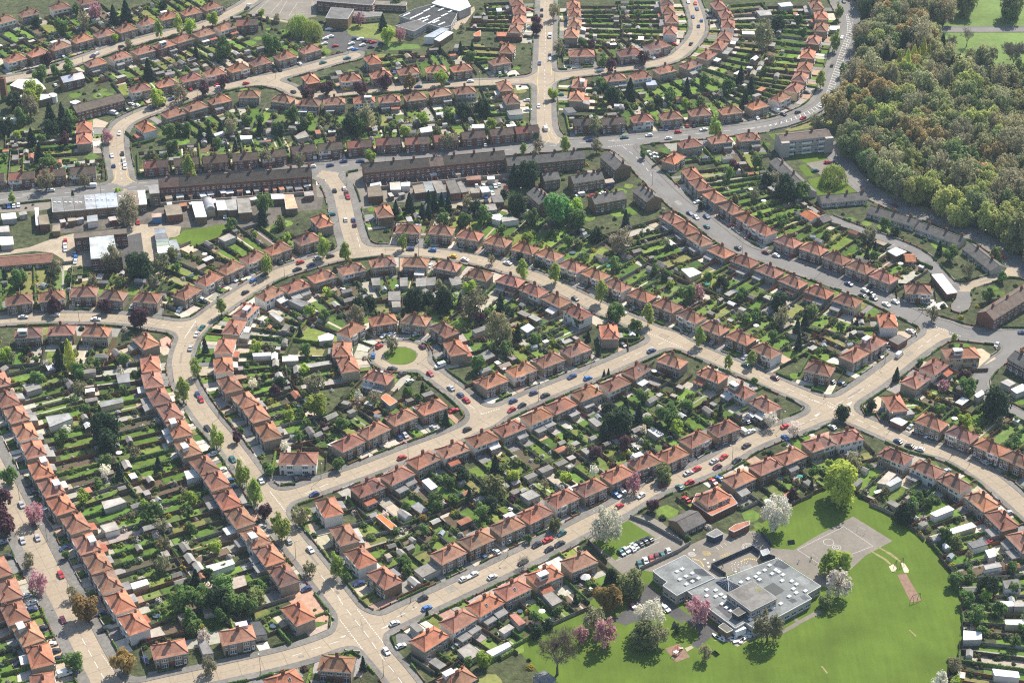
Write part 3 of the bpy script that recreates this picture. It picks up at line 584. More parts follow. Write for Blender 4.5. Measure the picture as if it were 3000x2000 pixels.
sheet('yard', 'L 600,560 1660,470 1900,440 1900,690 1500,720 830,790 600,800', .006, M_YARDD)
sheet('shop_forecourt', 'L 0,460 360,430 580,410 580,520 400,540 0,560', .012, M_OLD)
sheet('yard', 'N 60,300 900,240 1220,230 1230,420 1090,440 1000,480 780,500 740,470 90,470', .01, M_OLD)
sheet('lane', 'N 740,460 900,430 1090,445 1120,470 1010,500 900,520 780,520', .018, M_YARD)
sheet('nursery_lawn', 'M 440,880 980,800 1130,800 1110,920 900,1010 720,1075 480,1120 400,1060 250,1000 380,950', .01, M_FIELD)
sheet('ball_court', 'K 85,130 270,-20 420,-110 1000,-110 760,-20 745,60 740,160 500,200', .012, M_OLD)
sheet('path', 'K 110,150 140,140 490,205 490,225', .02, M_YARD)
sheet('car_park', 'K 780,250 1000,290 1080,345 1330,380 1400,420 1330,450 1250,480 1100,500 1040,495 860,480 770,400', .014, M_DARKA)
sheet('school_lawn', 'K 1010,240 1350,215 1500,260 1660,350 1640,385 1420,405 1060,345', .01, M_LAWN, col=(.17, .20, .06))
sheet('school_lawn', 'K 1400,415 1720,425 1740,465 1360,490', .011, M_LAWN, col=(.12, .19, .05))
sheet('school_yard', 'K 2000,240 2250,60 2260,100 2170,220 2080,290', .012, M_YARD)
sheet('flats_lawn', 'C 740,1070 1030,1040 1040,1075 990,1105 850,1125', .01, M_FIELD)
sheet('flats_lawn', 'C 590,925 740,905 660,990', .01, M_FIELD)
sheet('flats_lawn', 'C 795,1145 840,1130 910,1210 850,1215', .01, M_FIELD)
sheet('flats_lawn', 'C 860,1235 960,1215 1100,1245 1205,1310 1200,1330 930,1345', .01, M_FIELD)
sheet('flats_car_park', 'C 850,1125 990,1100 1060,1080 1120,1160 1120,1250 960,1215', .012, M_OLD)
sheet('wood_floor', 'C 1130,-200 1150,40 1215,120 1190,260 1150,400 1110,560 1070,690 1030,860 1075,1010 1200,1170 1320,1275 1520,1385 1780,1470 F 2030,20 2180,110 2320,220 2600,420 C 2900,900 2600,560 2330,640 2080,540 1880,440 1740,300 1700,225 1720,180 1850,150 1850,-20 1850,-200', .006, M_FLOOR)
sheet('meadow', 'C 1705,226 2700,226 2800,740 2560,560 2330,640 2080,540 1880,440 1740,300', .009, M_MEADOW)
sheet('meadow', 'C 1720,182 1850,150 1850,-30 1900,-300 3000,-300 2700,182', .009, M_MEADOW)
sheet('verge', 'C 700,890 860,850 990,770 1030,740 1020,800 880,880 740,905', .01, M_LAWN, col=(.2, .2, .08))
sheet('lane_verge', 'F 1560,-70 1960,45 2230,255 2290,310 2230,300 1930,75 1600,-40', .0095, M_MEADOW)
sheet('shop_forecourt', 'B 15,1195 140,1172 185,1330 215,1425 140,1440 65,1340', .012, M_OLD)
sheet('shop_forecourt', 'M 2195,200 2330,190 2345,330 2290,440 2210,440', .012, M_OLD)
FORECOURT = [('M 2195,210 2310,205 2325,270 2200,280', (.62, .6, .56)),   # pale or pink paved fronts that stand out in the photograph
 ('G 1950,960 2140,900 2250,1020 2270,1150 2120,1140', (.44, .27, .19)), ('F 880,1440 1010,1400 1010,1470 870,1490', (.42, .25, .18)), ('A 640,810 760,850 735,880 640,880', (.45, .36, .28)),
 ('F 1280,1180 1330,1150 1370,1175 1360,1250 1310,1300', (.5, .38, .28)), ('F 1670,545 1800,505 1830,545 1700,580', (.5, .48, .45)), ('E 2000,840 1900,880 1910,830 1980,800', (.44, .28, .2)), ('D 1100,770 1165,740 1195,820 1115,825', (.5, .3, .23)),
 ('H 900,730 1060,650 1090,690 950,760', (.5, .42, .3)), ('A 1610,1160 1700,1148 1700,1172 1615,1180', (.5, .26, .18)), ('B 1530,450 1640,440 1650,475 1545,480', (.62, .58, .5)), ('B 1200,590 1270,580 1300,610 1210,620', (.62, .58, .5)),
 ('A 2180,1240 2240,1235 2245,1275 2190,1275', (.62, .6, .55)), ('H 375,1230 480,1225 500,1300 380,1290', (.17, .165, .16)), ('H 600,1430 690,1390 725,1440 650,1470', (.58, .5, .34)), ('F 1980,840 2060,830 2160,900 2000,990', (.45, .38, .26)),
 ('G 1760,1300 1840,1280 1875,1360 1800,1370', (.6, .56, .48)), ('G 310,1240 410,1270 440,1360 370,1400', (.48, .36, .24)), ('G 370,1420 450,1400 450,1460 380,1470', (.42, .34, .25)), ('G 2090,380 2150,420 2200,500 2140,530', (.4, .3, .22)),
 ('D 1200,590 1230,560 1320,600 1250,620', (.52, .47, .38)), ('D 1370,470 1490,400 1500,430 1400,520', (.5, .44, .34)), ('D 1700,310 1790,275 1810,295 1730,330', (.6, .56, .48)), ('F 1260,920 1330,880 1350,900 1250,950', (.48, .34, .26))]
mb = MB()
for s, c in FORECOURT:
    P = gp(s, .034); a = sum(P[k][0] * P[(k + 1) % len(P)][1] - P[(k + 1) % len(P)][0] * P[k][1] for k in range(len(P)))
    mb.face([(p[0], p[1], .034) for p in (P if a > 0 else P[::-1])], 0, c)
struct(link('forecourt_paving', mb.data('forecourt_paving', [M_SLAB])))
# ------------------------------------------------------------------ road markings
pm = MB(); ZP = .036; PATCH = MB(); JOINT = MB()
def strip(a, b, wd, z=ZP, mbb=None):
    a = np.array(a[:2]); b = np.array(b[:2]); d = b - a; L = np.linalg.norm(d)
    if L < .05: return
    n = np.array((-d[1], d[0])) / L * wd / 2
    (pm if mbb is None else mbb).face([(*(a - n), z), (*(b - n), z), (*(b + n), z), (*(a + n), z)])
def dashes(P, wd, on, off, z=ZP, mbb=None):
    P = smooth(P, 6) if len(P) > 2 else np.array(P); pos = 0.0
    for a, b in zip(P[:-1], P[1:]):
        L = np.linalg.norm(b - a); u = (b - a) / max(L, 1e-9); t = 0
        while t < L:
            ph = pos % (on + off); step = (on - ph) if ph < on else (on + off - ph); step = min(step + 1e-4, L - t + 1e-4)
            if ph < on: strip(a + u * t, a + u * min(t + step, L), wd, z, mbb)
            t += step; pos += step
for s, wd, on, off in [
 ('F 530,1025 750,1120 970,1215 1200,1320 1360,1388 1590,1490', .16, 4, 3), ('F 1620,832 1750,740 1800,708', .16, 4, 3), ('F 1060,1215 1160,1165 1290,1082', .16, 4, 3), ('F 790,1362 930,1305', .16, 4, 3),
 ('F 1665,650 1920,750', .3, .6, .6), ('F 870,1180 1050,1240', .25, .6, .6), ('F 1000,1200 1180,1290', .25, .6, .6), ('E 2110,722 2351,825', .3, .6, .6), ('E 960,1285 1090,1245', .3, .6, .6), ('E 1940,912 2260,770', .16, 4, 3), ('E 880,1220 975,1285', .16, 4, 3),
 ('D 1010,655 1310,692', .16, 4, 3), ('D 1270,760 1350,640', .2, 8, .4), ('H -20,985 60,1090 120,1165 190,1255 280,1390 370,1500 420,1568', .16, 4, 3), ('H 110,1060 290,1290', .28, .6, .6), ('H -10,1130 150,1340', .28, .6, .6), ('H 380,1115 520,1045', .16, 4, 3),
 ('G 2010,1382 2330,1280', .16, 4, 3), ('G 565,1260 690,1490 740,1568', .18, 4, 3), ('G 1860,250 1990,415', .3, .6, .6), ('G 2100,265 2330,165', .16, 4, 3), ('G 2210,825 2350,1000', .16, 4, 3), ('G 700,1370 780,1480', .2, .6, .6),
 ('A 0,1378 350,1338 900,1292 1080,1272', .16, 4, 4), ('A 820,1120 845,1260', .16, 3, 3), ('B 0,1143 130,1128', .16, 4, 3), ('B 1130,1032 1400,1008 1700,982 2000,960 2351,932 C 250,907 430,888', .16, 4, 4), ('B 1840,1012 2060,990', .3, .6, .6), ('B 1940,1010 2060,1110 2140,1215', .16, 4, 3), ('B 1410,850 1450,920 1500,985', .16, 3, 3),
 ('B 1400,480 1402,600 1400,760', .16, 3, 2.5), ('B 1410,130 1405,300 1402,440', .16, 3, 2.5), ('C 1110,380 1150,230 1175,130', .16, 4, 3), ('E 130,140 105,40', .16, 4, 3), ('E 140,158 280,155', .25, .6, .6), ('B 1190,560 1330,545', .16, 3, 3), ('C 1195,203 1700,205', .1, 1, 6),
 ('A 1650,575 1880,530', .14, 3, 5), ('F 1130,575 1600,650', .01, 1, 9)]:
    if wd > .02: dashes([np.array(p) for p in gp(s)], wd, on, off)
# hatched middle of the bend beside the wood
HP = smooth(gp('C 470,886 600,864 700,840 800,805 900,760 960,715 1010,640 1040,560 1075,455 1110,345 1150,230 1135,120 1115,80'), 8)
cum = np.concatenate([[0], np.cumsum(np.linalg.norm(np.diff(HP, axis=0), axis=1))])
def on_hp(t):
    k = min(max(int(np.searchsorted(cum, t)) - 1, 0), len(HP) - 2); d = HP[k + 1] - HP[k]; L = np.linalg.norm(d); return HP[k] + d * (t - cum[k]) / L, d / L
t = 0
while t < cum[-1] - 4:
    hw = 1.7 * min(1, t / 45 + .12, (cum[-1] - t) / 45 + .12); p, d = on_hp(t); p2, d2 = on_hp(t + 2.6); n = np.array((-d[1], d[0])); n2 = np.array((-d2[1], d2[0]))
    for s_ in (-1, 1): strip(p + n * hw * s_, p2 + n2 * hw * s_, .14)
    if hw > .5: strip(p - n * (hw - .1), p2 + n2 * (hw - .1) - d2 * .6, .3, ZP + .004)
    t += 3.6
def arrow(s):
    t3 = gp(s, ZP); a = sum(t3[k][0] * t3[(k + 1) % 3][1] - t3[(k + 1) % 3][0] * t3[k][1] for k in range(3)); pm.face([(*q, ZP) for q in (t3 if a > 0 else t3[::-1])])
for s in ('H 270,1195 325,1165 318,1178', 'H -10,1252 32,1236 20,1250', 'F 1128,1215 1170,1195 1150,1222', 'F 905,1293 945,1275 925,1297', 'G 2300,235 2330,222 2320,235'): arrow(s)
struct(link('road_marking', pm.data('road_marking', [M_PAINT])))
ym = MB(); M_YPAINT = mat('yellow_paint', (.62, .47, .12), .8, noise=(1.5, .2, 3))
for s in ('A 640,1270 740,1268 790,1245 800,1180', 'A 868,1180 880,1220 930,1255 1010,1260', 'B 1420,920 1432,960 1400,995', 'B 1360,450 1352,560 1358,640', 'B 1450,450 1445,520', 'B 1350,330 1360,250'): dashes([np.array(p) for p in gp(s)], .22, 50, .1, ZP, ym)
def ring(c, r0, n, turns, mbb, z):
    pr = None
    for k in range(n * turns + 1):
        r = r0 * (k / (n * turns)) if turns > 1 else r0; a_ = 2 * PI * k / n; p = (c[0] + r * math.cos(a_), c[1] + r * math.sin(a_))
        if pr: strip(pr, p, .11, z, mbb)
        pr = p
struct(link('yellow_line', ym.data('yellow_line', [M_YPAINT])))
wm = MB(); yl = MB()
for s, r, tn in (('J 575,322', 1.6, 4), ('J 1230,245', 1.0, 1), ('J 1230,245', 2.0, 1), ('J 1230,245', 2.6, 1), ('J 2240,245', 1.6, 1), ('J 2240,245', .8, 1), ('I 1005,598', 2.0, 1)): ring(gp(s)[0], r, 20, tn, wm, .05)
ring(gp('J 745,310')[0], 1.6, 20, 4, yl, .05)
for k in range(9):
    a_ = gp(f'J {885 + k * 47},{270 - k * 24}', .05)[0]; b_ = gp(f'J {850 + k * 47},{240 - k * 24}', .05)[0]; strip(a_, b_, .1, .05, wm)
for s in ('J 830,387', 'J 720,380', 'J 760,420', 'J 770,465', 'J 600,272', 'J 1080,520'):
    c = gp(s, .05)[0]; wm.face([(c[0] + .45 * math.cos(k * PI / 4), c[1] + .45 * math.sin(k * PI / 4), .05) for k in range(8)])
for k in range(26):
    c = gp(f'J {1040 + (k % 6) * 34 + R.uniform(-8, 8)},{430 + (k // 6) * 20 - (k % 6) * 8 + R.uniform(-6, 6)}', .05)[0]; wm.face([(c[0] + .16 * math.cos(q * PI / 3), c[1] + .16 * math.sin(q * PI / 3), .05) for q in range(6)])
dashes([np.array(p) for p in gp('J 580,375 660,400 700,440 710,470')], .5, .5, .3, .05, yl); dashes([np.array(p) for p in gp('J 1140,410 1220,375 1340,395 1430,410')], .6, .5, .3, .05, yl)
for k in range(4): ring(gp(f'J {920 + k * 25},{350 - k * 9}')[0], .7, 12, 1, yl, .05)
def court(s, z, mbb):
    P = [np.array(p) for p in gp(s)]
    for a, b in zip(P, P[1:] + P[:1]): strip(a, b, .1, z, mbb)
court('I 790,650 1110,490 1310,625 960,760', .05, wm); court('K 300,130 470,-60 700,-50 700,110', .05, wm); court('K 160,120 330,-40 480,-30 380,150', .05, wm); court('K 480,150 560,30 720,20 690,130', .05, wm)
for k in range(9): strip(*[np.array(p) for p in gp(f'H {1905 + k * 35},{705 - k * 17} {1940 + k * 35},{690 - k * 17}')], .1, .05, wm)
strip(*[np.array(p) for p in gp('H 1895,725 2190,595')], .1, .05, wm)
struct(link('playground_marking', wm.data('playground_marking', [M_PAINT]))); struct(link('playground_marking', yl.data('playground_marking', [M_YPAINT])))
# ------------------------------------------------------------------ larger buildings
pr_ = random.Random(12); PC_ = []
for r_ in RD:                                              # repairs and worn slabs in the carriageways
    for k in range(int(len(r_['P']) / 3)):
        i_ = pr_.randrange(len(r_['P']) - 1); a, b = r_['P'][i_], r_['P'][i_ + 1]; d = (b - a) / max(np.linalg.norm(b - a), 1e-6); n_ = np.array((-d[1], d[0])); c = a + (b - a) * pr_.random() + n_ * pr_.uniform(-.5, .2) * r_['w'] * .6
        l_, w_ = pr_.choice(((2, 1.2), (5, 2.5), (9, 1.0), (4.5, 3.2), (1.2, 1.2), (14, .6))); q = [c - d * l_ / 2, c + d * l_ / 2, c + d * l_ / 2 + n_ * w_, c - d * l_ / 2 + n_ * w_]
        if any(samp(FC, *p) > -.25 for p in q) or any(math.dist(c, o_) < 17 for o_ in PC_): continue
        PC_.append(c)
        PATCH.face([(*p, .0325 + .0003 * (k % 5)) for p in q], 0, vary(pr_.choice([(.28, .235, .175), (.38, .315, .235), (.22, .20, .17), (.31, .255, .19), (.255, .225, .185)] if r_['sf'] == 'c' else [(.15, .145, .14), (.25, .235, .21), (.18, .17, .16)]), .06, pr_))
for r_ in RD:
    if r_['sf'] != 'c' or r_['w'] < 6: continue
    acc = 0
    for a, b in zip(r_['P'][:-1], r_['P'][1:]):
        L_ = np.linalg.norm(b - a); d = (b - a) / max(L_, 1e-6); n_ = np.array((-d[1], d[0])); t_ = -acc % 8.0
        while t_ < L_:
            c = a + d * t_; hw = r_['w'] / 2 - .15
            if samp(FC, *(c + n_ * hw)) < 0 and samp(FC, *(c - n_ * hw)) < 0: strip(c - n_ * hw, c + n_ * hw, .15, .0345, JOINT)
            t_ += 8.0
        acc += L_; strip(a, b, .10, .0342, JOINT)
M_JOINT = mat('joint_tar', (.19, .16, .125), .9, noise=(1.2, .3, 3)); struct(link('road_joint', JOINT.data('road_joint', [M_JOINT])))
struct(link('road_patch', PATCH.data('road_patch', [M_SLAB])))
OBST = []                                                  # centres of buildings that stop gardens
def outward(poly):
    a = sum(poly[k][0] * poly[(k + 1) % len(poly)][1] - poly[(k + 1) % len(poly)][0] * poly[k][1] for k in range(len(poly)))
    return poly if a > 0 else poly[::-1]
WSTRIP = {}
def flat(name, label, s, h, wall, roofc, cat='building', group=None, win=0, z0=0, parent=None, parap=.18, wz=.9, wh=1.2, fascia=M_FRAME, doorc=None):
    """flat-roofed building: the roof outline is read off the photograph at height h and dropped to the ground"""
    P = outward([ground(p, h) for p, _ in pts(s)]); cx = sum(p[0] for p in P) / len(P); cy = sum(p[1] for p in P) / len(P)
    Q = [(p[0] - cx, p[1] - cy) for p in P]
    root = parent
    if parent is None: root = link(name, None, None, (cx, cy, 0)); tag(root, label, cat, group); OBST.append((cx, cy, max(math.hypot(*q) for q in Q)))
    ox, oy = (0, 0) if parent is None else (cx - parent.location.x, cy - parent.location.y)
    a = MB(); n = len(Q)
    for k in range(n): a.face([(*Q[k], z0 - .1), (*Q[(k + 1) % n], z0 - .1), (*Q[(k + 1) % n], h - .3), (*Q[k], h - .3)])
    link('wall', a.data('wall', [wall]), root, (ox, oy, 0))
    b = MB(); b.face([(*q, h - .001) for q in Q], 0)
    for k in range(n):
        u, v = Q[k], Q[(k + 1) % n]; d = Vector((v[0] - u[0], v[1] - u[1])); L = d.length; nn = Vector((d.y, -d.x)) / max(L, 1e-6) * .12
        o = [(u[0] + nn.x, u[1] + nn.y), (v[0] + nn.x, v[1] + nn.y)]
        b.face([(*o[0], h - .32), (*o[1], h - .32), (*o[1], h + .08), (*o[0], h + .08)], 1); b.face([(*o[0], h + .08), (*o[1], h + .08), (*v, h + .08), (*u, h + .08)], 1); b.face([(*v, h - .001), (*u, h - .001), (*u, h + .08), (*v, h + .08)], 1)
    link('roof', b.data('roof', [M_FLAT, fascia]), root, (ox, oy, 0), color=roofc)
    if win:
        for k in range(n):
            u, v = Q[k], Q[(k + 1) % n]; d = Vector((v[0] - u[0], v[1] - u[1])); L = d.length
            if L < 2.5: continue
            nn = Vector((d.y, -d.x)) / L
            if nn.y > .25 or (nn.x * -cx + nn.y * -cy) < 0: continue
            m = max(1, int(L / win)); z = z0 + wz
            while z + wh < h - .4:
                for q in range(m):
                    c = Vector(u) + d * ((q + .5) / m); link('window', win_mesh(round(min(win * .72, L * .8), 1), wh), root, (ox + c.x, oy + c.y, z), math.atan2(nn.y, nn.x) - PI / 2)
                z += 2.9
    return root
def win_mesh(wd, h):
    k = ('w', wd, h)
    if k not in WIN: WIN[k] = window_mesh(wd, h, max(1, int(round(wd / .9))))
    return WIN[k]
def terrace(name, label, s, hr, depth, ze, wall, roofc, units, floors=2, chim=1, hip=False, front=-1, cat='terrace', group=None, winn=2, patch=()):
    """gabled terrace from the two ends of its ridge"""
    A, B = [np.array(ground(p, hr)) for p, _ in pts(s)][:2]; d = B - A; L = float(np.linalg.norm(d)); c = (A + B) / 2; ang = math.atan2(d[1], d[0])
    root = link(name, None, None, (c[0], c[1], 0), ang); tag(root, label, cat, group)
    for k in range(int(L / 9) + 1): q = A + d * (k + .5) / (int(L / 9) + 1); OBST.append((q[0], q[1], depth / 2 + 1))
    w_ = MB(); X, Y = L / 2, depth / 2; w_.box(-X, -Y, -.1, X, Y, ze, 0, top=False)
    link('wall', w_.data('wall', [wall]), root)
    rk = hip_roof(L, depth, ze, hr, L - depth * .9) if hip else gable_roof(L, depth, ze, hr)
    roof = link('roof', rk.data('roof', [M_ROOF, mat('dark_ridge'), M_FRAME if hip else wall, wall, M_ROOF]), root, color=roofc)
    for (x0, x1, pc) in patch:
        pb = MB(); sl_ = (hr - ze) / (Y + .35)
        pb.face([(-X + L * x0, -Y - .36, ze + .03), (-X + L * x1, -Y - .36, ze + .03), (-X + L * x1, -.1, hr), (-X + L * x0, -.1, hr)]); link('roof_patch', pb.data('roof_patch', [M_ROOF]), roof, color=pc)
    for k in range(units):
        if chim and k % chim == 0: link('chimney', CH_MAIN, roof, (-X + L * (k + (.5 if chim == 1 and units < 4 else 1)) / units - (1 if k == units - 1 else 0), .3, hr), 0)
    seen = -1 if (math.sin(ang) * -c[0] - math.cos(ang) * -c[1]) * -1 < 0 else 1
    nx_, ny_ = -math.sin(ang), math.cos(ang); seen = 1 if nx_ * -c[0] + ny_ * -c[1] > 0 else -1
    rr = random.Random(int(L * 10))
    for k in range(units):
        x0 = -X + L * k / units; uw = L / units
        for f in range(floors):
            z = .9 + f * 2.7; cols = [(.28, 1.5), (.72, 1.1)] if winn == 2 else [(.5, 1.6)]
            for j, (fx, ww) in enumerate(cols):
                if f == 0 and j == 1: link('door', DOOR, root, (x0 + uw * fx, seen * Y, .05), 0 if seen > 0 else PI, color=rr.choice([(.7, .7, .68), (.1, .06, .05), (.7, .7, .68), (.06, .07, .1)]))
                else: link('window', win_mesh(min(ww, round(uw * .4, 1)), 1.2), root, (x0 + uw * fx, seen * Y, z), 0 if seen > 0 else PI)
    return root, L, X, Y, seen
DARK = (.075, .062, .052); GREYR = (.135, .125, .115)
BR, BN, GY = M_WALLS['brick'], M_WALLS['brown'], M_WALLS['grey']
YW = []
YW.append((*terrace('long_terrace', 'long brick terrace with mossy dark roof left of the shop side road', 'M 110,195 2130,45', 9.3, 9, 6.3, BR, DARK, 15, 2, 2, patch=((0, .13, (.13, .085, .07)),)), 15, 'the left long terrace'))
YW.append((*terrace('long_terrace', 'long brick terrace with one paler roof section facing the bending main road', 'B 150,1128 1120,1037', 9.3, 9, 6.3, BR, DARK, 14, 2, 2, patch=((.46, .56, (.17, .125, .10)),)), 14, 'the right long terrace'))
terrace('brown_terrace', 'brown brick terrace with grey roof behind the tall yew', 'B 1135,1085 1668,1035', 8.8, 8.5, 6, BN, GREYR, 8, 2, 2)
terrace('brown_terrace', 'grey roofed brown terrace end-on to the main road junction', 'N 2030,62 2150,165', 8.2, 9, 5.6, BN, GREYR, 3, 2, 2)
terrace('brown_terrace', 'small grey roofed terrace beside the dark evergreen clump', 'N 1500,240 1625,225', 7.6, 8, 5.2, BN, GREYR, 2)
terrace('brown_terrace', 'four-unit grey roofed terrace with white panels above the parking lane', 'N 1730,262 1975,225', 7.6, 8, 5.2, BN, GREYR, 4)
terrace('brown_terrace', 'grey roofed block end-on behind the big fresh green tree', 'N 1440,350 1540,440', 8, 8.5, 5.4, BN, GREYR, 3)
terrace('brown_terrace', 'grey roofed block with plain back wall below the parking lane', 'N 1895,425 2150,378', 7.6, 8.5, 5.2, BN, GREYR, 3)
terrace('brown_terrace', 'grey roofed block running down to the lower diagonal row', 'N 2290,335 2400,420', 8, 8.5, 5.4, BN, GREYR, 3)
terrace('grey_terrace', 'dark roofed terrace with white panels beside the white caravan', 'A 500,728 832,642', 7.8, 9, 5.2, BR, (.15, .12, .095), 6, 2, 0)
terrace('bungalow_row', 'long single storey row with grey roof left of the willow lawn', 'C 645,1085 880,1305', 4.8, 7.5, 2.7, GY, GREYR, 6, 1, 2)
terrace('bungalow_row', 'bungalow row with three chimneys below the willow lawn', 'C 945,1348 1255,1322', 5, 8, 2.8, GY, GREYR, 5, 1, 2)
terrace('bungalow_row', 'bungalow row with dark roof nearest the red car on the wood lane', 'S 2551,602 2690,643', 5, 8, 2.8, GY, GREYR, 6, 1, 2)
terrace('bungalow_row', 'middle bungalow row along the wood lane', 'S 2696,650 2822,696', 5, 8, 2.8, GY, GREYR, 5, 1, 2)
terrace('bungalow_row', 'lowest bungalow row along the wood lane', 'S 2842,711 2926,776', 5, 8, 2.8, GY, GREYR, 4, 1, 2)
terrace('red_terrace', 'red brick terrace with brown roof and windowed gable at the right edge', 'F 2090,575 2480,335', 8.3, 8.5, 5.6, BR, (.145, .11, .09), 8, 2, 2)
terrace('dark_terrace', 'dark roofed terrace with lean-to glazing at the right edge', 'F 2290,845 2500,960', 7.8, 8.5, 5.2, BR, GREYR, 5, 2, 2)
terrace('hall', 'long low hall with red-brown roof beside the yard', 'L -250,1098 595,1032', 4.8, 9, 2.8, BN, (.235, .12, .085), 11, 1, 0)
terrace('bungalow', 'grey roofed bungalow behind the school bin store', 'I -40,455 105,385', 4.8, 9, 2.7, BN, GREYR, 3, 1, 0)
terrace('outbuilding', 'orange roofed outbuilding with white wall behind the bungalow row', 'C 850,1445 925,1490', 4.2, 7, 2.6, M_WALLS['white'], (.42, .15, .07), 1, 1, 0)
terrace('outbuilding', 'dark roofed outbuilding beside the orange roofed one', 'C 940,1500 1000,1478', 4, 6, 2.6, BN, GREYR, 1, 1, 0)
terrace('outbuilding', 'orange tiled outbuilding beside the white garage roof', 'F 1530,190 1600,190', 4, 7, 2.6, BN, (.36, .15, .08), 1, 1, 0)
# three-storey flats with balconies
root, L, X, Y, sn = terrace('block_of_flats', 'three storey block of flats with white balconies beside the wood bend', 'C 660,930 1005,893', 10.3, 9, 8.6, GY, (.16, .125, .105), 6, 3, 3, cat='flats')
for f in range(3):
    for k in range(3):
        b = MB(); b.box(-2.6, -1.1, 0, 2.6, -.003, .15); b.box(-2.6, -1.1, .153, 2.6, -.95, 1.1); o = link('balcony', b.data('balcony', [M_FRAME]), root, (-X + 2 * X * (k + .5) / 3, sn * Y, .4 + 2.8 * f), 0 if sn < 0 else PI)
for x in (-X + 1.8, X - 1.8):
    b = MB(); b.box(-2.2, -2.4, -.1, 2.2, -.003, 8.6); link('end_bay', b.data('end_bay', [GY]), root, (x, sn * Y, 0), 0 if sn < 0 else PI)
# school by the field
school = flat('school', 'low flat roofed school with rows of white rooflights beside the playing field', 'J 520,742 790,612 860,600 980,585 1560,368 2058,690 1895,782 1950,832 1550,1048 1480,1085 1292,1172 1190,1102 1075,1168 800,965 680,862', 3.9, M_WALLS['grey'], (.185, .195, .19), 'school', None, 3.0)
sx0, sy0 = school.location.x, school.location.y
flat('wing', '', 'J 130,515 495,335 840,592 515,738 405,795 245,682 296,640 215,586', 4.3, M_WALLS['grey'], (.195, .205, .20), parent=school, win=3.0)
flat('assembly_hall', '', 'J 980,772 1272,632 1550,832 1255,978', 7.2, M_WALLS['grey'], (.20, .19, .175), parent=school, win=2.2, z0=3.95, wz=.7, wh=1.5, fascia=M_METAL)
flat('plant_room', '', 'J 1037,985 1115,932 1200,985 1110,1035', 6.2, mat('dark_cladding', (.05, .06, .06), .8), (.13, .12, .11), parent=school, z0=3.95, fascia=M_METAL)
dk = MB(); P_ = [np.array(ground(p, 3.95)) - (sx0, sy0) for p, _ in pts('J 1405,708 1510,648 1640,738 1540,798')]; P_ = outward([tuple(p) for p in P_]); dk.face([(*p, 3.97) for p in P_]); 
link('courtyard_shade_sheet', dk.data('courtyard_shade_sheet', [mat('courtyard_shade_paint', (.018, .024, .026), .35)]), school)  # flat dark sheet on the roof, painted as the shade of an open courtyard
py = MB(); B_ = outward([tuple(np.array(ground(p, 4.1)) - (sx0, sy0)) for p, _ in pts('J 850,640 985,575 1125,685 1000,752')]); ap = np.array(ground(src('J', 990, 622), 6.6)) - (sx0, sy0)
for k in range(4):
    u, v = B_[k], B_[(k + 1) % 4]; py.face([(*u, 4.1), (*v, 4.1), (*ap, 6.6)], 0)
    py.tube((*u, 4.12), (*ap, 6.65), .12, .12, 4, 1)
    for q in (.2, .4, .6, .8):
        e = [u[i] + (v[i] - u[i]) * q for i in (0, 1)]; py.tube((*e, 4.12), tuple(np.array((*e, 4.12)) * .25 + np.array((*ap, 6.65)) * .75), .05, .05, 4, 1)
link('glass_pyramid', py.data('glass_pyramid', [M_GLASS, M_FRAME]), school)
for k, (q_, zz, cc) in enumerate((('J 590,485 700,490 800,570 700,585 600,535', 4.303, (.07, .075, .085)), ('J 495,605 620,590 645,640 540,655', 4.303, (.06, .065, .075)), ('J 330,520 420,500 470,560 380,600', 4.303, (.25, .26, .25)), ('J 1480,440 1585,372 1730,460 1640,505', 3.903, (.075, .08, .09)), ('J 805,912 950,885 1060,990 1030,1085 985,1060', 3.903, (.10, .095, .10)), ('J 1390,500 1480,470 1560,560 1470,600', 3.903, (.13, .14, .14)), ('J 1290,600 1360,580 1400,650 1330,660', 3.903, (.11, .12, .12)), ('J 1670,850 1740,820 1800,860 1730,895', 3.903, (.09, .095, .10)), ('J 1800,800 1870,785 1940,830 1860,860', 3.903, (.10, .105, .11)), ('J 560,740 700,690 760,740 640,800', 3.903, (.24, .25, .24)), ('J 1100,470 1250,430 1300,520 1150,570', 3.903, (.22, .22, .205)), ('J 1750,600 1850,560 1950,640 1850,700', 3.903, (.23, .24, .235)), ('J 1020,760 1180,690 1330,790 1170,870', 7.203, (.17, .16, .145)), ('J 1280,700 1370,690 1400,740 1310,760', 7.203, (.21, .2, .12)))):
    p_ = outward([tuple(np.array(ground(p, zz)) - (sx0, sy0)) for p, _ in pts(q_)]); c_ = np.mean(p_, axis=0); fr_ = random.Random(k); pp = []
    for i_ in range(len(p_)):
        a_, b_ = np.array(p_[i_]), np.array(p_[(i_ + 1) % len(p_)])
        for t_ in (0, .33, .66): q = a_ + (b_ - a_) * t_; pp.append(tuple(c_ + (q - c_) * fr_.uniform(.72, 1.08)))
    fb = MB(); fb.face([(*q, zz + .0004 * k) for q in pp]); link('felt_patch', fb.data('felt_patch', [M_FLAT]), school, color=cc)
rl = MB(); rl.box(-.75, -.6, 0, .75, .6, .35, 0); rl.box(-.65, -.5, .352, .65, .5, .5, 1); RL = rl.data('rooflight', [M_FRAME, mat('dome_white', (.82, .82, .8), .3)])
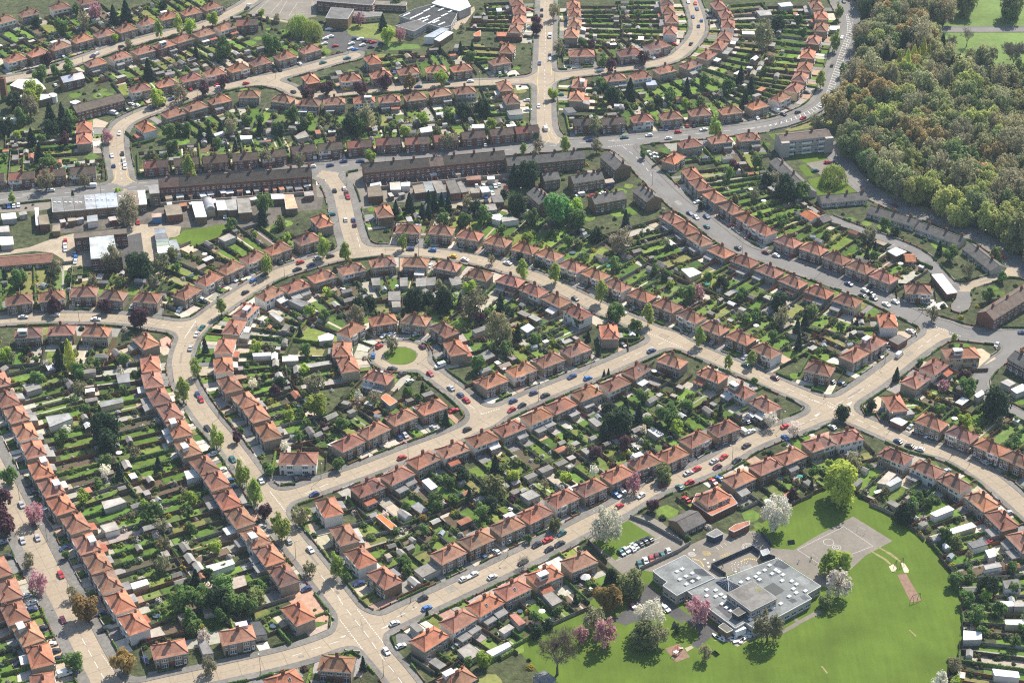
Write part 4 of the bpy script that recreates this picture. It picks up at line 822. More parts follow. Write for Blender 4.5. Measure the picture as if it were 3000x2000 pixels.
for p, _ in pts('J 465,500 405,527 580,548 508,583 652,605 437,618 582,640 512,674 747,728 850,732 912,780 850,803 747,797 953,812 922,890 972,930 1022,968 1140,640 1222,600 1310,577 1352,610 1343,538 1412,503 1467,446 1540,500 1575,522 1497,543 1622,556 1612,623 1723,628 1777,664 1742,716 1775,762 1694,803 1880,740 1597,886 1500,936 1390,995 1250,1065'):
    q = ground(p, 4.3); link('rooflight', RL, school, (q[0] - sx0, q[1] - sy0, 4.29 if p[0] < 1880 + 700 / 3.92 and p[1] < 1540 + 690 / 3.92 else 3.89), .75)
FW = mat('blue_fence', (.035, .055, .09), .7)
def fence_line(name, label, s, h, m, cat='fence', wd=.12, posts=3, closed=False, color=None, group=None):
    P = gp(s); cx, cy = P[0]; f = MB()
    for a, b in zip(P[:-1], P[1:]):
        f.beam((a[0] - cx, a[1] - cy, 0), (b[0] - cx, b[1] - cy, 0), wd, h); L = math.dist(a, b)
        for k in range(int(L / posts) + 1): t_ = k * posts / max(L, .1); x = a[0] + (b[0] - a[0]) * t_ - cx; y = a[1] + (b[1] - a[1]) * t_ - cy; f.box(x - .11, y - .11, 0, x + .11, y + .11, h + .12)
    o = link(name, f.data(name, [m]), None, (cx, cy, 0), color=color); tag(o, label, cat, group); return o
fence_line('playground_fence', 'dark blue fence round the walled yard against the school roof', 'J 960,585 800,480 1270,272 1355,335', 2.1, FW); fence_line('playground_fence', 'short dark blue fence between the play shelter and school roof', 'J 1425,360 1530,395', 2.1, FW)
fence_line('playground_fence', 'dark fence below the white cherry at the ball court corner', 'J 1370,110 1488,240', 2, FW)
fence_line('railing', 'railing between the school car park and playground', 'J 0,500 430,300 560,215', 1.8, M_METAL, 'railing', .04, 2)
fence_line('railing', 'railing beside the lane down to the school car park', 'H 1990,430 2120,480 2260,560 2351,610', 1.6, M_METAL, 'railing', .03, 2)
fence_line('railing', 'long railing on the wood side of the hatched bend', 'C 600,905 720,880 850,835 960,770 1030,690', 1.1, M_METAL, 'railing', .03, 2)
flat('bin_store', 'dark boarded store with white bins in front beside the playground', 'J 745,95 860,30 935,85 830,130', 3, mat('navy_boards', (.03, .045, .075), .8), (.2, .19, .18), 'store')
flat('garage', 'brick garage with rust red roof beside the playground', 'J 1000,35 1080,-20 1240,-60 1240,-20 1060,65', 3, BR, (.36, .16, .10), 'garage')
flat('play_shelter', 'small grey roofed play shelter on dark posts in the playground', 'J 1365,285 1445,260 1470,310 1390,340', 2.8, FW, (.3, .32, .33), 'shelter')
flat('store', 'small brick store with sunken roof behind the stacked white boats', 'J 882,1152 942,1112 1045,1190 978,1222', 3.2, BN, (.16, .15, .12), 'store')
# first school, factory roofs at the top
flat('school_block', 'two storey brick school block beside the ball court', 'K 745,8 745,-70 1310,-70 1297,15 1272,50 950,25', 7, BR, (.12, .115, .11), 'school', None, 4)
flat('school_hall', 'school hall with curved dark roof above the car park', 'K 885,72 1098,90 1040,182 830,172', 6.5, BN, (.15, .145, .14), 'hall')
flat('school_link', 'low school corridor behind the pink cherry', 'K 1085,108 1370,118 1365,150 1200,165 1075,150', 3.6, M_WALLS['cream'], (.19, .185, .17), 'school', None, 3)
flat('school_block', 'long low brown roofed school block behind the pointed conifer', 'K 1300,12 1608,22 1600,55 1300,42', 4.2, BN, (.2, .17, .14), 'school', None, 3.5)
fac = flat('works', 'black flat roofed works with long white rooflights', 'K 1535,152 1690,85 1850,42 2095,108 2075,160 2028,245 1940,268 1790,222 1640,190', 4.4, GY, (.055, .055, .055), 'works', None, 4)
rl2 = MB(); rl2.box(-3, -.55, 0, 3, .55, .4); RL2 = rl2.data('rooflight', [M_FRAME])
for p, _ in pts('K 1605,138 1867,58 1797,98 1937,90 2033,104 1730,137 1670,165 1967,143 1797,165 1740,183 1780,197 1897,181 1843,210 1885,208 1940,226'):
    q = ground(p, 4.8); link('rooflight', RL2, fac, (q[0] - fac.location.x, q[1] - fac.location.y, 4.41), .9)
flat('school_block', 'dark roofed classroom block beside two pink cherries', 'K 1500,247 1720,192 1802,228 1675,300', 5, GY, (.13, .125, .12), 'school', None, 3)
flat('works', 'white roofed works shed in two bays at the top edge', 'K 1845,32 2020,-70 2150,-60 2218,62 2110,108', 5.5, M_WALLS['grey'], (.74, .74, .73), 'works')
flat('works_shed', 'blue-grey roofed shed next to the white roofed one', 'K 1770,352 1930,272 2008,276 1868,357', 4.6, M_WALLS['white'], (.33, .37, .42), 'shed')
flat('works_shed', 'white roofed green sided shed next to the blue-grey one', 'K 1870,377 1990,296 2052,312 1920,398', 4.2, BN, (.75, .75, .74), 'shed')
flat('church_hall', 'white roofed hall with tall brick chimney tower at the left edge', 'A 68,588 125,548 250,545 300,590 315,612 230,640', 6, BN, (.76, .75, .72), 'hall'); flat('church_hall', 'white roofed annexe of the hall below the yellow tree', 'A 150,650 330,650 360,668 280,690 120,690', 4, BN, (.7, .69, .66), 'hall')
flat('water_tank', 'round white roofed drum building beside the hall', 'A ' + ' '.join(f'{363 + 29 * math.cos(k * PI / 8):.0f},{655 + 14 * math.sin(k * PI / 8):.0f}' for k in range(16)), 4, M_WALLS['white'], (.7, .7, .67), 'drum')
tw = link('brick_tower', None, None, (*ground(src('A', 35, 690)), 0)); b = MB(); b.box(-1.6, -1.6, 0, 1.6, 1.6, 13); link('shaft', b.data('shaft', [BR]), tw); b = MB(); b.box(-1.8, -1.8, 13.003, 1.8, 1.8, 13.5, bottom=True); b.box(-.8, -.8, 13.503, .8, .8, 14.2); link('cap', b.data('cap', [BR]), tw); tag(tw, 'tall dark brick chimney tower beside the white roofed hall', 'tower')
# shop parade with its differently roofed units
xs = [595, 720, 840, 965, 1090, 1215, 1340, 1460, 1580, 1668]; rc = [(.2, .2, .195), (.19, .185, .17), (.185, .175, .165), (.36, .38, .40), (.38, .42, .47), (.38, .42, .47), (.21, .19, .16), (.26, .20, .15), (.72, .71, .69)]
tx = ['plain grey', 'grey with small vents', 'dark grey', 'pale stained', 'pale blue-grey with a blue vent', 'pale blue-grey end', 'bare brown-grey', 'tan', 'white']
for k in range(9):
    fy = lambda x: 395 - (x - 595) * .088; by = lambda x: 552 - (x - 595) * .083
    x0, x1 = xs[k], xs[k + 1] - 3
    shp = flat('shop_unit', f'shop unit with {tx[k]} flat roof in the parade by the main road', f'L {x0},{fy(x0):.0f} {x1},{fy(x1):.0f} {x1 + 22},{by(x1):.0f} {x0 + (8 if k == 0 else 22)},{by(x0):.0f}', 4.6, BN, rc[k], 'shop', 'flat roofed shop units', 3)
    for q in range(2):
        p = ground(src('L', x0 + 35 + q * 50, fy(x0) + 50 + 12 * (k % 3)), 4.6); link('roof_vent', RL, shp, (p[0] - shp.location.x, p[1] - shp.location.y, 4.61), 0, scale=.8)
YB = [  # yard buildings behind the terraces: outline, height, wall, roof colour, wording
 ('L 1700,242 1815,232 1832,335 1722,345', 7.4, BN, (.25, .24, .23), 'tall brown flat roofed shop at the end of the parade'), ('L 440,590 545,580 570,690 455,700', 4.2, BR, (.24, .2, .14), 'mossy flat roofed store behind the corner shop'), ('L 400,505 440,500 445,700 415,705', 3.5, BR, (.62, .6, .66), 'narrow pale roofed side store by the corner shop'),
 ('L 15,575 175,560 190,625 25,640', 3, GY, (.72, .7, .66), 'white roofed shed at the far left yard'), ('L 0,840 145,835 155,925 10,935', 3, GY, (.66, .66, .66), 'white roofed shed above the curved yard wall'), ('L -20,720 100,710 110,780 -20,785', 3, GY, (.4, .38, .35), 'grey roofed shed at the left edge of the yard'),
 ('L 1000,600 1115,585 1125,655 1005,670', 3.5, M_WALLS['white'], (.32, .34, .35), 'white walled lock-up behind the parade'), ('L 640,700 690,695 690,770 600,775 610,710', 3, BN, (.28, .24, .18), 'low brown lock-up behind the parade'), ('L 780,625 865,620 870,650 780,660', 3, BN, (.33, .29, .23), 'small tan lock-up behind the parade'),
 ('L 848,797 1448,742 1458,800 1305,812 1020,840 850,857', 7, BR, (.15, .125, .10), 'brown roofed two storey brick block in the yard'), ('L 1027,842 1303,816 1330,960 1400,1065 1046,1092', 6.9, BR, (.42, .45, .45), 'pale roofed two storey wing in the yard'),
 ('L 1772,747 1893,736 1905,795 1780,808', 3.2, M_WALLS['grey'], (.25, .28, .31), 'blue-grey top lock-up of the yard row'), ('L 1780,811 1905,798 1928,850 1785,862', 3.2, M_WALLS['grey'], (.2, .2, .2), 'dark grey lock-up of the yard row'), ('L 1786,866 1930,852 1940,890 1800,900', 3.2, M_WALLS['grey'], (.27, .3, .32), 'pale blue-grey lock-up of the yard row'), ('L 1798,903 1940,893 1945,935 1802,945', 3.2, M_WALLS['grey'], (.3, .36, .27), 'greenish roofed lock-up of the yard row'), ('L 1803,950 1948,938 1958,1015 1812,1025', 3.2, M_WALLS['white'], (.75, .75, .73), 'white roofed bottom lock-up of the yard row'), ('L 1937,882 2025,866 2070,992 1968,1000', 3.4, M_WALLS['white'], (.29, .31, .31), 'grey roofed workshop beside the lock-up row'),
 ('M 187,552 395,532 430,665 220,686', 4, BR, (.25, .21, .16), 'stained grey roofed workshop behind the terrace'), ('M 545,505 690,500 748,700 602,706', 4, BN, (.8, .8, .79), 'bright white roofed workshop behind the terrace'), ('M 867,486 985,482 1020,606 895,614', 4, BN, (.76, .75, .73), 'white roofed unit left of a grey roofed unit'), ('M 990,482 1142,466 1162,605 1030,618', 4, BN, (.33, .32, .30), 'grey roofed unit beside the white roofed unit'), ('M 1152,458 1310,450 1350,640 1172,655', 4.6, BN, (.27, .25, .22), 'large stained grey roofed unit behind the terrace'),
 ('M 1600,402 1762,402 1790,460 1612,468', 3.4, BN, (.62, .6, .56), 'pale roofed back store beside the pink roofed one'), ('M 1775,408 1893,405 1950,586 1800,598', 3.6, BN, (.62, .36, .24), 'pink-orange roofed back store near the side road'), ('M 2040,372 2158,366 2170,416 2048,428', 3, BR, (.3, .28, .25), 'grey roofed shed at the terrace corner'), ('M 905,985 1045,922 1135,972 985,1030', 3, M_WALLS['grey'], (.32, .29, .26), 'grey flat roofed garage below the nursery lawn'), ('M 20,660 145,650 150,700 25,712', 3.6, mat('blue_box', (.05, .17, .36), .6), (.42, .3, .24), 'blue lorry body store with rusty roof'),
 ('N 100,352 200,332 226,420 106,430', 3.8, BR, (.18, .15, .11), 'mossy flat roofed store by the shop side road'), ('N 125,325 205,310 210,335 200,350 120,350', 3.2, BR, (.5, .5, .48), 'pale roofed store by the shop side road'), ('N 280,315 360,310 368,370 285,372', 3, M_WALLS['grey'], (.5, .46, .4), 'pale dusty roofed store in the terrace yard'), ('N 370,315 440,310 440,340 372,345', 3, M_WALLS['white'], (.7, .72, .73), 'white framed store in the terrace yard'), ('N 462,340 545,325 568,390 482,402', 3.8, BR, (.24, .2, .16), 'brown roofed workshop in the terrace yard'), ('N 548,312 612,303 636,380 570,390', 3.8, BN, (.25, .27, .27), 'blue-grey roofed workshop in the terrace yard'), ('N 616,305 690,302 735,388 660,400', 3.6, GY, (.25, .23, .2), 'long narrow grey workshop in the terrace yard'), ('N 727,303 800,290 850,395 766,404', 4.4, BR, (.15, .14, .125), 'dark roofed brick workshop with two rooflights'), ('N 818,312 850,302 910,385 856,396', 4, BR, (.22, .2, .18), 'narrow grey workshop beside the dark roofed one'),
 ('N 890,268 1005,257 1010,290 896,296', 3, BR, (.27, .16, .12), 'red-brown roofed lock-up facing the crowded yard'), ('N 1060,268 1115,262 1120,285 1064,290', 2.8, GY, (.66, .66, .64), 'white roofed lock-up facing the crowded yard'), ('N 1000,350 1062,346 1085,385 1020,395', 3, GY, (.6, .63, .64), 'pale roofed cabin in the crowded yard'), ('N 922,362 980,356 1000,395 930,400', 3, BN, (.28, .26, .22), 'brown roofed cabin in the crowded yard'), ('N 1092,420 1170,416 1195,468 1110,476', 3.4, BN, (.19, .18, .17), 'dark flat roofed house extension below the yard'), ('N 1045,490 1120,482 1140,530 1066,540', 3, M_WALLS['grey'], (.3, .28, .25), 'grey roofed garage below the dark extension'), ('N 1100,572 1160,566 1186,585 1160,620 1096,602', 3, M_WALLS['white'], (.74, .73, .7), 'white roofed garden studio'), ('N 1172,592 1250,585 1312,610 1180,630', 3, M_WALLS['white'], (.36, .34, .31), 'grey roofed garden workshop beside the white studio'), ('N 2000,292 2062,280 2080,310 2010,320', 3, mat('blue_door', (.05, .09, .2), .6), (.36, .3, .25), 'blue doored garage beside the brown terraces'),
 ('F 1715,322 1788,317 1890,445 1822,456', 3, BR, (.82, .81, .79), 'long bright white garage roof beside the back lane'), ('F 1412,162 1470,135 1542,165 1472,196', 3, BN, (.76, .75, .72), 'white roofed garage on the back lane'), ('F 1420,770 1490,735 1550,765 1482,806', 3, BR, (.17, .155, .14), 'dark flat roofed brick garage by the side street'), ('F -10,287 70,275 130,310 50,341', 3, M_WALLS['cream'], (.78, .77, .75), 'white flat roofed box in the diagonal row gardens'), ('F 2190,1062 2240,1040 2292,1070 2250,1092', 3, GY, (.4, .38, .35), 'grey roofed lock-up by the curving lane'), ('F 2262,1112 2340,1075 2390,1105 2300,1140', 3, GY, (.74, .73, .7), 'white roofed lock-up by the curving lane'), ('F 1430,1325 1475,1300 1548,1335 1510,1362', 2.8, BR, (.8, .79, .77), 'white roofed side garage right of the crossroads'), ('F 1455,1258 1560,1240 1600,1280 1480,1300', 3, M_WALLS['grey'], (.27, .26, .25), 'grey flat roofed extension behind the corner house'), ('F 2010,1150 2060,1118 2080,1140 2030,1170', 3, GY, (.7, .69, .66), 'pale roofed lock-up behind the dark evergreens'),
 ('I 1705,400 1830,346 1870,372 1745,422', 3, M_WALLS['white'], (.76, .77, .77), 'long white roofed garage, upper of two backing the field'), ('I 1815,517 1990,462 2022,490 1850,543', 3, M_WALLS['cream'], (.78, .78, .77), 'long white roofed garage, lower of two backing the field'), ('I 2075,757 2180,737 2200,765 2086,786', 3, M_WALLS['white'], (.36, .35, .33), 'white walled grey garage behind the orange fences'), ('I 1962,602 2062,572 2100,612 2000,640', 3, M_WALLS['white'], (.17, .17, .17), 'white walled dark roofed garage behind the orange fences'), ('I 2205,862 2310,850 2332,912 2222,916', 3.4, M_WALLS['white'], (.17, .16, .155), 'dark roofed white studio at the right edge'), ('I 2200,1006 2272,1005 2280,1036 2206,1040', 3, GY, (.76, .78, .8), 'white roofed shed at the right edge'), ('I 2277,1008 2360,1008 2360,1038 2286,1040', 3, GY, (.36, .34, .31), 'grey roofed shed beside the white roofed shed'), ('I 2220,1132 2350,1132 2360,1168 2226,1162', 3, M_WALLS['cream'], (.5, .52, .51), 'pale roofed garage at the right edge'), ('I 1935,1206 2056,1216 2060,1264 1935,1270', 3, M_WALLS['grey'], (.8, .79, .77), 'square white roofed shed beside the field edge'), ('I 2135,1470 2310,1490 2320,1530 2150,1514', 3, M_WALLS['white'], (.78, .78, .78), 'white roofed garage in the bottom right corner'), ('I 1340,190 1420,110 1470,130 1395,200', 2.8, GY, (.42, .37, .31), 'dusty flat roofed garage behind the boat'), ('I 1395,196 1480,146 1512,170 1430,216', 3, M_WALLS['white'], (.4, .41, .41), 'grey ridged garage beside the boat'), ('I 2085,655 2140,640 2160,690 2110,705', 3, GY, (.6, .6, .6), 'pale lean-to roof behind the last right row'),
 ('G 1420,762 1600,716 1616,745 1440,805', 2.8, M_WALLS['white'], (.82, .82, .81), 'long bright white garden room'), ('G 900,882 1010,852 1026,885 916,920', 2.8, M_WALLS['cream'], (.8, .8, .8), 'white ribbed roof garage by the bottom-left row'), ('G 690,485 790,455 825,505 730,530', 2.8, M_WALLS['white'], (.38, .35, .31), 'white walled double garage in the long gardens'), ('G 700,320 830,290 870,320 720,370', 2.8, GY, (.42, .39, .35), 'long grey shed roof in the bottom-left gardens'), ('G 1580,850 1680,825 1700,890 1610,920', 2.8, BR, (.38, .31, .26), 'rusty roofed garage near the pale bottom corner'), ('G 1360,1270 1410,1260 1470,1360 1400,1370', 2.8, GY, (.22, .21, .2), 'dark roofed garage beside the bottom street'), ('G 1725,1150 1790,1140 1840,1230 1760,1240', 2.8, GY, (.09, .09, .09), 'black flat roofed garage by the bottom street'), ('G 1270,110 1330,100 1370,140 1290,165', 3, M_WALLS['white'], (.6, .6, .58), 'pale roofed extension by the dark conifers'),
 ('H 238,420 268,404 382,488 345,512', 2.8, BN, (.55, .17, .06), 'long bright orange garage roof'), ('H 1388,962 1450,936 1522,1002 1455,1036', 2.9, GY, (.3, .28, .25), 'grey flat roofed garage in the gardens by the field'), ('H 555,175 600,158 662,215 620,238', 2.7, GY, (.78, .78, .76), 'white corrugated garage in the middle gardens'), ('H 478,350 530,322 595,375 545,398', 2.7, BN, (.27, .27, .27), 'blue-grey ribbed garage in the middle gardens'), ('H 800,1340 880,1295 965,1360 870,1415', 2.8, GY, (.29, .27, .24), 'wide grey garage near the bottom'), ('H 1000,1350 1150,1285 1168,1310 1040,1380', 2.7, M_WALLS['white'], (.76, .76, .75), 'white flat roofs in a chain near the bottom'), ('H 1160,1100 1200,1085 1270,1150 1225,1172', 2.7, GY, (.42, .2, .15), 'rust red corrugated shed by the field gardens'), ('H 500,790 640,720 700,770 560,840', 2.8, GY, (.27, .25, .22), 'mossy double garage beside the school street'), ('H 1320,1520 1400,1480 1480,1540 1400,1590', 2.8, GY, (.2, .2, .2), 'dark garage roof at the bottom edge'), ('H 1230,270 1310,235 1370,275 1290,310', 2.7, GY, (.3, .29, .27), 'grey pitched garage in the upper middle gardens'),
 ('D 2090,940 2270,915 2286,936 2108,966', 2.7, BN, (.36, .35, .32), 'long open sided shed with grey roof'), ('D 1945,885 2050,875 2055,915 1945,920', 2.7, GY, (.43, .42, .39), 'grey corrugated garage by the inner crescent'), ('D 1740,865 1865,858 1865,880 1745,885', 2.7, M_WALLS['white'], (.56, .56, .52), 'white walled shed by the inner crescent'), ('D 800,1010 890,1000 895,1060 815,1070', 2.8, GY, (.24, .24, .24), 'dark square garage roof behind the outer left crescent'), ('D 685,1200 845,1170 850,1200 695,1235', 2.7, M_WALLS['cream'], (.27, .27, .26), 'long grey garden shed behind the outer left crescent'), ('D 315,1300 470,1275 500,1310 345,1370', 2.8, M_WALLS['white'], (.34, .34, .33), 'white walled grey garage in the far left gardens'), ('D 1985,500 2040,485 2140,520 2080,545', 2.8, GY, (.2, .2, .2), 'dark garage behind the inner crescent bend'), ('D 1855,590 1880,580 1958,625 1930,650', 2.8, M_WALLS['cream'], (.4, .39, .38), 'grey ridged garage behind the inner crescent bend'), ('D 2190,750 2260,725 2300,740 2290,770 2200,780', 2.8, GY, (.66, .66, .64), 'pale garage behind the turning circle'), ('D 155,1080 255,1070 290,1100 190,1130', 2.8, GY, (.25, .24, .22), 'dark double garage in the far left gardens'),
 ('E 325,440 405,437 408,500 325,500', 2.8, GY, (.22, .21, .195), 'dark square garage roof between the crescent gardens'), ('E 347,508 405,503 408,545 352,547', 2.6, GY, (.3, .28, .25), 'small grey garage below the dark square one'), ('E 515,350 590,342 585,400 515,405', 2.6, GY, (.26, .25, .235), 'grey garage roof behind the crescent top'), ('E 590,345 650,340 650,395 590,400', 2.6, GY, (.2, .19, .175), 'rounded dark garage behind the crescent top'), ('E 405,345 455,342 457,400 405,402', 2.6, GY, (.24, .23, .21), 'dark garage with white van beside it'), ('E 740,345 805,335 845,385 765,400', 2.6, GY, (.21, .2, .18), 'dark double garage behind the crescent top'), ('E 205,348 265,345 270,395 215,398', 2.6, GY, (.23, .22, .2), 'small dark garage behind the crescent top'), ('E 935,880 1010,840 1060,880 985,915', 2.8, BR, (.2, .195, .18), 'dark brick garage behind the middle street'), ('E 1500,770 1600,740 1640,760 1540,800', .8, GY, (.3, .29, .27), 'low cold frame by the middle street'), ('E 1235,690 1290,660 1330,690 1280,722', 2.6, GY, (.55, .57, .57), 'glassy pale shed in the crescent gardens'), ('E 265,1165 310,1140 385,1195 335,1225', 2.8, GY, (.5, .19, .1), 'orange roofed garage left of the close'), ('E 1700,1320 1740,1305 1800,1350 1760,1370', 2.7, M_WALLS['cream'], (.26, .25, .24), 'cream walled garage behind the middle street'), ('E 2110,1390 2150,1375 2220,1420 2180,1440', 2.7, GY, (.6, .58, .53), 'pale roofed garage below the dark evergreens'), ('E 900,705 985,675 1010,695 925,728', 2.7, GY, (.19, .185, .17), 'dark long garage behind the crescent'),
 ('A 2030,940 2060,920 2100,900 2130,940 2050,960', 2.8, GY, (.25, .23, .2), 'dark roofed shed behind the long dark-roofed row'), ('B 1140,765 1240,750 1250,790 1160,795', 2.8, M_WALLS['white'], (.2, .2, .19), 'white walled flat roofed garage by the straight road'), ('B 1528,742 1590,740 1622,775 1560,780', 2.8, M_WALLS['white'], (.13, .13, .13), 'white walled black roofed garage right of the straight road'), ('B 1070,222 1245,222 1245,255 1072,250', 3, BR, (.36, .15, .09), 'long red brick roofed outbuilding left of the straight road'), ('B 912,235 958,210 960,250 915,250', 3, BN, (.5, .17, .08), 'orange hipped outbuilding left of the straight road'), ('B 2095,560 2160,555 2175,585 2105,590', 2.7, GY, (.36, .38, .46), 'blue glazed lean-to roof behind the lower loop row'), ('C 655,25 740,15 760,40 680,48', 3, GY, (.62, .62, .6), 'pale framed outbuilding at the top'), ('C 505,75 600,70 615,105 535,110', 2.8, GY, (.34, .33, .31), 'wide grey garage at the top'), ('C 410,215 495,218 495,238 412,235', 2.7, GY, (.8, .8, .79), 'white roofed shed in the upper loop gardens'), ('C 1015,180 1080,180 1078,208 1015,205', 2.8, GY, (.8, .79, .76), 'white roofed garage by the wood bend'), ('A 25,812 115,812 112,830 28,832', 2.7, GY, (.75, .75, .74), 'white flat shed by the left edge evergreens'), ('A 480,705 520,690 555,700 515,720', 3, GY, (.8, .79, .77), 'white flat roof at the dark terrace end'), ('B 540,885 620,870 628,905 550,915', 2.7, GY, (.7, .68, .63), 'white ribbed garage behind the long row'), ('B 900,860 980,855 990,880 905,885', 2.7, GY, (.66, .7, .73), 'pale blue roofed shed behind the long row'), ('A 1655,935 1735,935 1735,955 1660,962', 2.7, GY, (.72, .76, .8), 'pale roofed canopy behind the long row')]
flat('house_wing', 'red brick single storey wing with orange roof round the school gate house', 'I 65,322 95,262 330,270 376,330 200,415', 3.0, BR, (.40, .165, .10), 'wing')
for k, (s, h, wm_, rcol, lb) in enumerate(YB):
    nm = 'workshop' if s[0] in 'LMN' and h >= 3 else 'garage'
    for wd in ('shed', 'store', 'studio', 'extension', 'cabin'):
        if wd in lb: nm = wd if wd != 'extension' else 'flat_roofed_extension'
    if 'frame' in lb and 'cold' in lb: nm = 'cold_frame'
    flat(nm, lb, s, h, wm_, rcol, nm.replace('_', ' ').split()[-1], None, 3 if h > 5 else 0, fascia=M_FLAT if max(rcol) < .5 else M_FRAME)
yr = random.Random(5); YC = [(.3, .28, .25), (.2, .19, .18), (.7, .69, .66), (.42, .4, .36), (.26, .2, .15), (.34, .16, .1), (.5, .5, .49)]
for tl, x0, y0, x1, y1, n_, wd in (('M', 200, 500, 2120, 350, 22, 'left long terrace'), ('M', 240, 600, 2080, 470, 14, 'left long terrace lane'), ('N', 90, 300, 880, 268, 16, 'right long terrace'), ('N', 130, 440, 900, 420, 12, 'right long terrace lane'), ('L', 620, 600, 1640, 560, 14, 'shop parade'), ('L', 620, 700, 1500, 690, 10, 'shop parade lane'), ('L', 10, 640, 420, 620, 6, 'left yard')):
    for k in range(n_):
        t_ = (k + yr.uniform(.1, .9)) / n_; p = ground(src(tl, x0 + (x1 - x0) * t_, y0 + (y1 - y0) * t_ + yr.uniform(-14, 14))); w_, d_, h_ = yr.uniform(1.6, 3.6), yr.uniform(1.8, 4.6), yr.uniform(2.1, 2.9)
        if any(math.hypot(p[0] - o_[0], p[1] - o_[1]) < o_[2] * .75 + 1.6 for o_ in OBST): continue
        cc = yr.choice(YC); o = link('yard_store', None, None, (p[0], p[1], 0), .35 + yr.uniform(-.1, .1)); b = MB(); b.box(-w_ / 2, -d_ / 2, -.05, w_ / 2, d_ / 2, h_, top=False); link('wall', b.data('wall', [yr.choice([BR, BN, GY, M_WALLS['grey']])]), o); b = MB(); b.box(-w_ / 2 - .12, -d_ / 2 - .12, h_, w_ / 2 + .12, d_ / 2 + .12, h_ + .15, bottom=True); link('roof', b.data('roof', [M_FLAT]), o, color=vary(cc, .1, yr))
        b = MB(); b.box(-.7, -.04, 0, .7, .04, 2); link('door', b.data('door', [M_OBJ]), o, (0, -d_ / 2 - .01, 0), color=yr.choice([(.06, .1, .2), (.3, .05, .04), (.5, .5, .48), (.1, .1, .1)])); OBST.append((p[0], p[1], 2.2))
        tag(o, f'small {"white" if cc[0] > .6 else "pale" if cc[0] > .38 else "rusty" if cc[0] > 2 * cc[2] else "grey"} roofed yard store, {ORD[min(k + 1, 20)]}{" plus" if k > 19 else ""} from left behind {wd}', 'store', 'stores in the yards')
for rt, L_, X_, Y_, sn_, n_, wd in YW:
    for k in range(n_ + 1):
        b = MB(); b.beam((0, 0, 0), (0, sn_ * 7.5, 0), .2, 1.7); b.beam((0, 0, 1.7), (0, sn_ * 7.5, 1.7), .26, .08); m_ = rt.matrix_basis @ Vector((-X_ + 2 * X_ * k / n_, sn_ * (Y_ + .05), 0)); o = link('yard_wall', b.data('yard_wall', [BR]), None, m_, rt.rotation_euler.z); tag(o, f'brick yard wall, {ORD[min(k + 1, 20)]} from left behind {wd}', 'wall', 'brick yard walls')
    b = MB(); b.beam((-X_, 0, 0), (X_, 0, 0), .25, 1.9); b.beam((-X_, 0, 1.9), (X_, 0, 1.9), .32, .1); o = link('yard_wall', b.data('yard_wall', [mat('pale_wall', (.36, .32, .26), .9, noise=(.8, .2, 4))]), None, rt.matrix_basis @ Vector((0, sn_ * (Y_ + 8), 0)), rt.rotation_euler.z); tag(o, f'long pale topped wall closing the yards behind {wd}', 'wall')
# barrel-roofed workshop
bp = outward([ground(p, 4) for p, _ in pts('M 700,480 825,475 858,600 740,612')]); c0 = np.mean(bp, axis=0); br = link('barrel_workshop', None, None, (c0[0], c0[1], 0)); tag(br, 'workshop with ribbed grey barrel roof behind the terrace', 'workshop'); OBST.append((c0[0], c0[1], 6))
q = [np.array(p) - c0 for p in bp]; w_ = MB(); w_.prism([tuple(p) for p in q], 0, 3.6); link('wall', w_.data('wall', [M_WALLS['cream']]), br)
a_, b_ = np.array(ground(src('M', 762, 478), 4)) - c0, np.array(ground(src('M', 800, 606), 4)) - c0; d_ = b_ - a_; n_ = np.array((-d_[1], d_[0])) / np.linalg.norm(d_) * (abs(np.cross(d_, q[1] - q[0])) / np.linalg.norm(d_) / 2 + .2); w_ = MB()
for k in range(10):
    t0, t1 = PI * k / 10, PI * (k + 1) / 10; f = lambda p, t: (*(p + n_ * math.cos(t)), 3.605 + 2.2 * math.sin(t)); w_.face([f(a_, t0), f(b_, t0), f(b_, t1), f(a_, t1)])
for e in (a_, b_): w_.face([(*(e + n_ * math.cos(PI * k / 10)), 3.605 + 2.2 * math.sin(PI * k / 10)) for k in range(11)])
link('roof', w_.data('roof', [M_FLAT]), br, color=(.34, .35, .36))
# ------------------------------------------------------------------ gardens
def inpoly(x, y, P):
    c = False; n = len(P); j = n - 1
    for i in range(n):
        if (P[i][1] > y) != (P[j][1] > y) and x < (P[j][0] - P[i][0]) * (y - P[i][1]) / (P[j][1] - P[i][1]) + P[i][0]: c = not c
        j = i
    return c
STOPS = [FIELD] + [gp(s) for s in (
 'H 1700,590 1870,455 1990,425 2090,405 2200,455 2351,585 2400,650 2330,730 2150,805 2080,790 1960,840 1850,745',
 'A 1080,1330 2170,1220 2230,1350 2210,1440 1950,1500 1930,1568 1520,1568 1130,1568', 'N 60,250 900,240 1220,210 1240,420 1120,470 900,520 780,520 740,470 90,470', 'L 0,560 600,500 1900,420 1900,690 2100,700 2060,880 1970,1110 1650,1140 1000,1200 740,1180 700,1140 -200,1180',
 'M 440,840 980,790 1130,790 1110,920 900,1010 720,1075 480,1120 400,1060 250,1000 380,900', 'K 60,130 270,-60 420,-140 1000,-140 2300,-140 2300,90 2100,330 1950,400 1760,480 1040,500 780,440 500,230', 'C 590,900 1060,860 1220,1310 1270,1380 930,1420 700,1200 600,1080',
 'C 1130,-200 1150,40 1215,120 1190,260 1150,400 1110,560 1070,690 1030,860 1075,1010 1200,1170 1320,1275 1520,1385 1780,1470 F 2030,20 2180,110 2320,220 2600,420 C 2900,900 3000,-300', 'A 20,520 330,520 440,640 440,720 100,760 -20,720')]
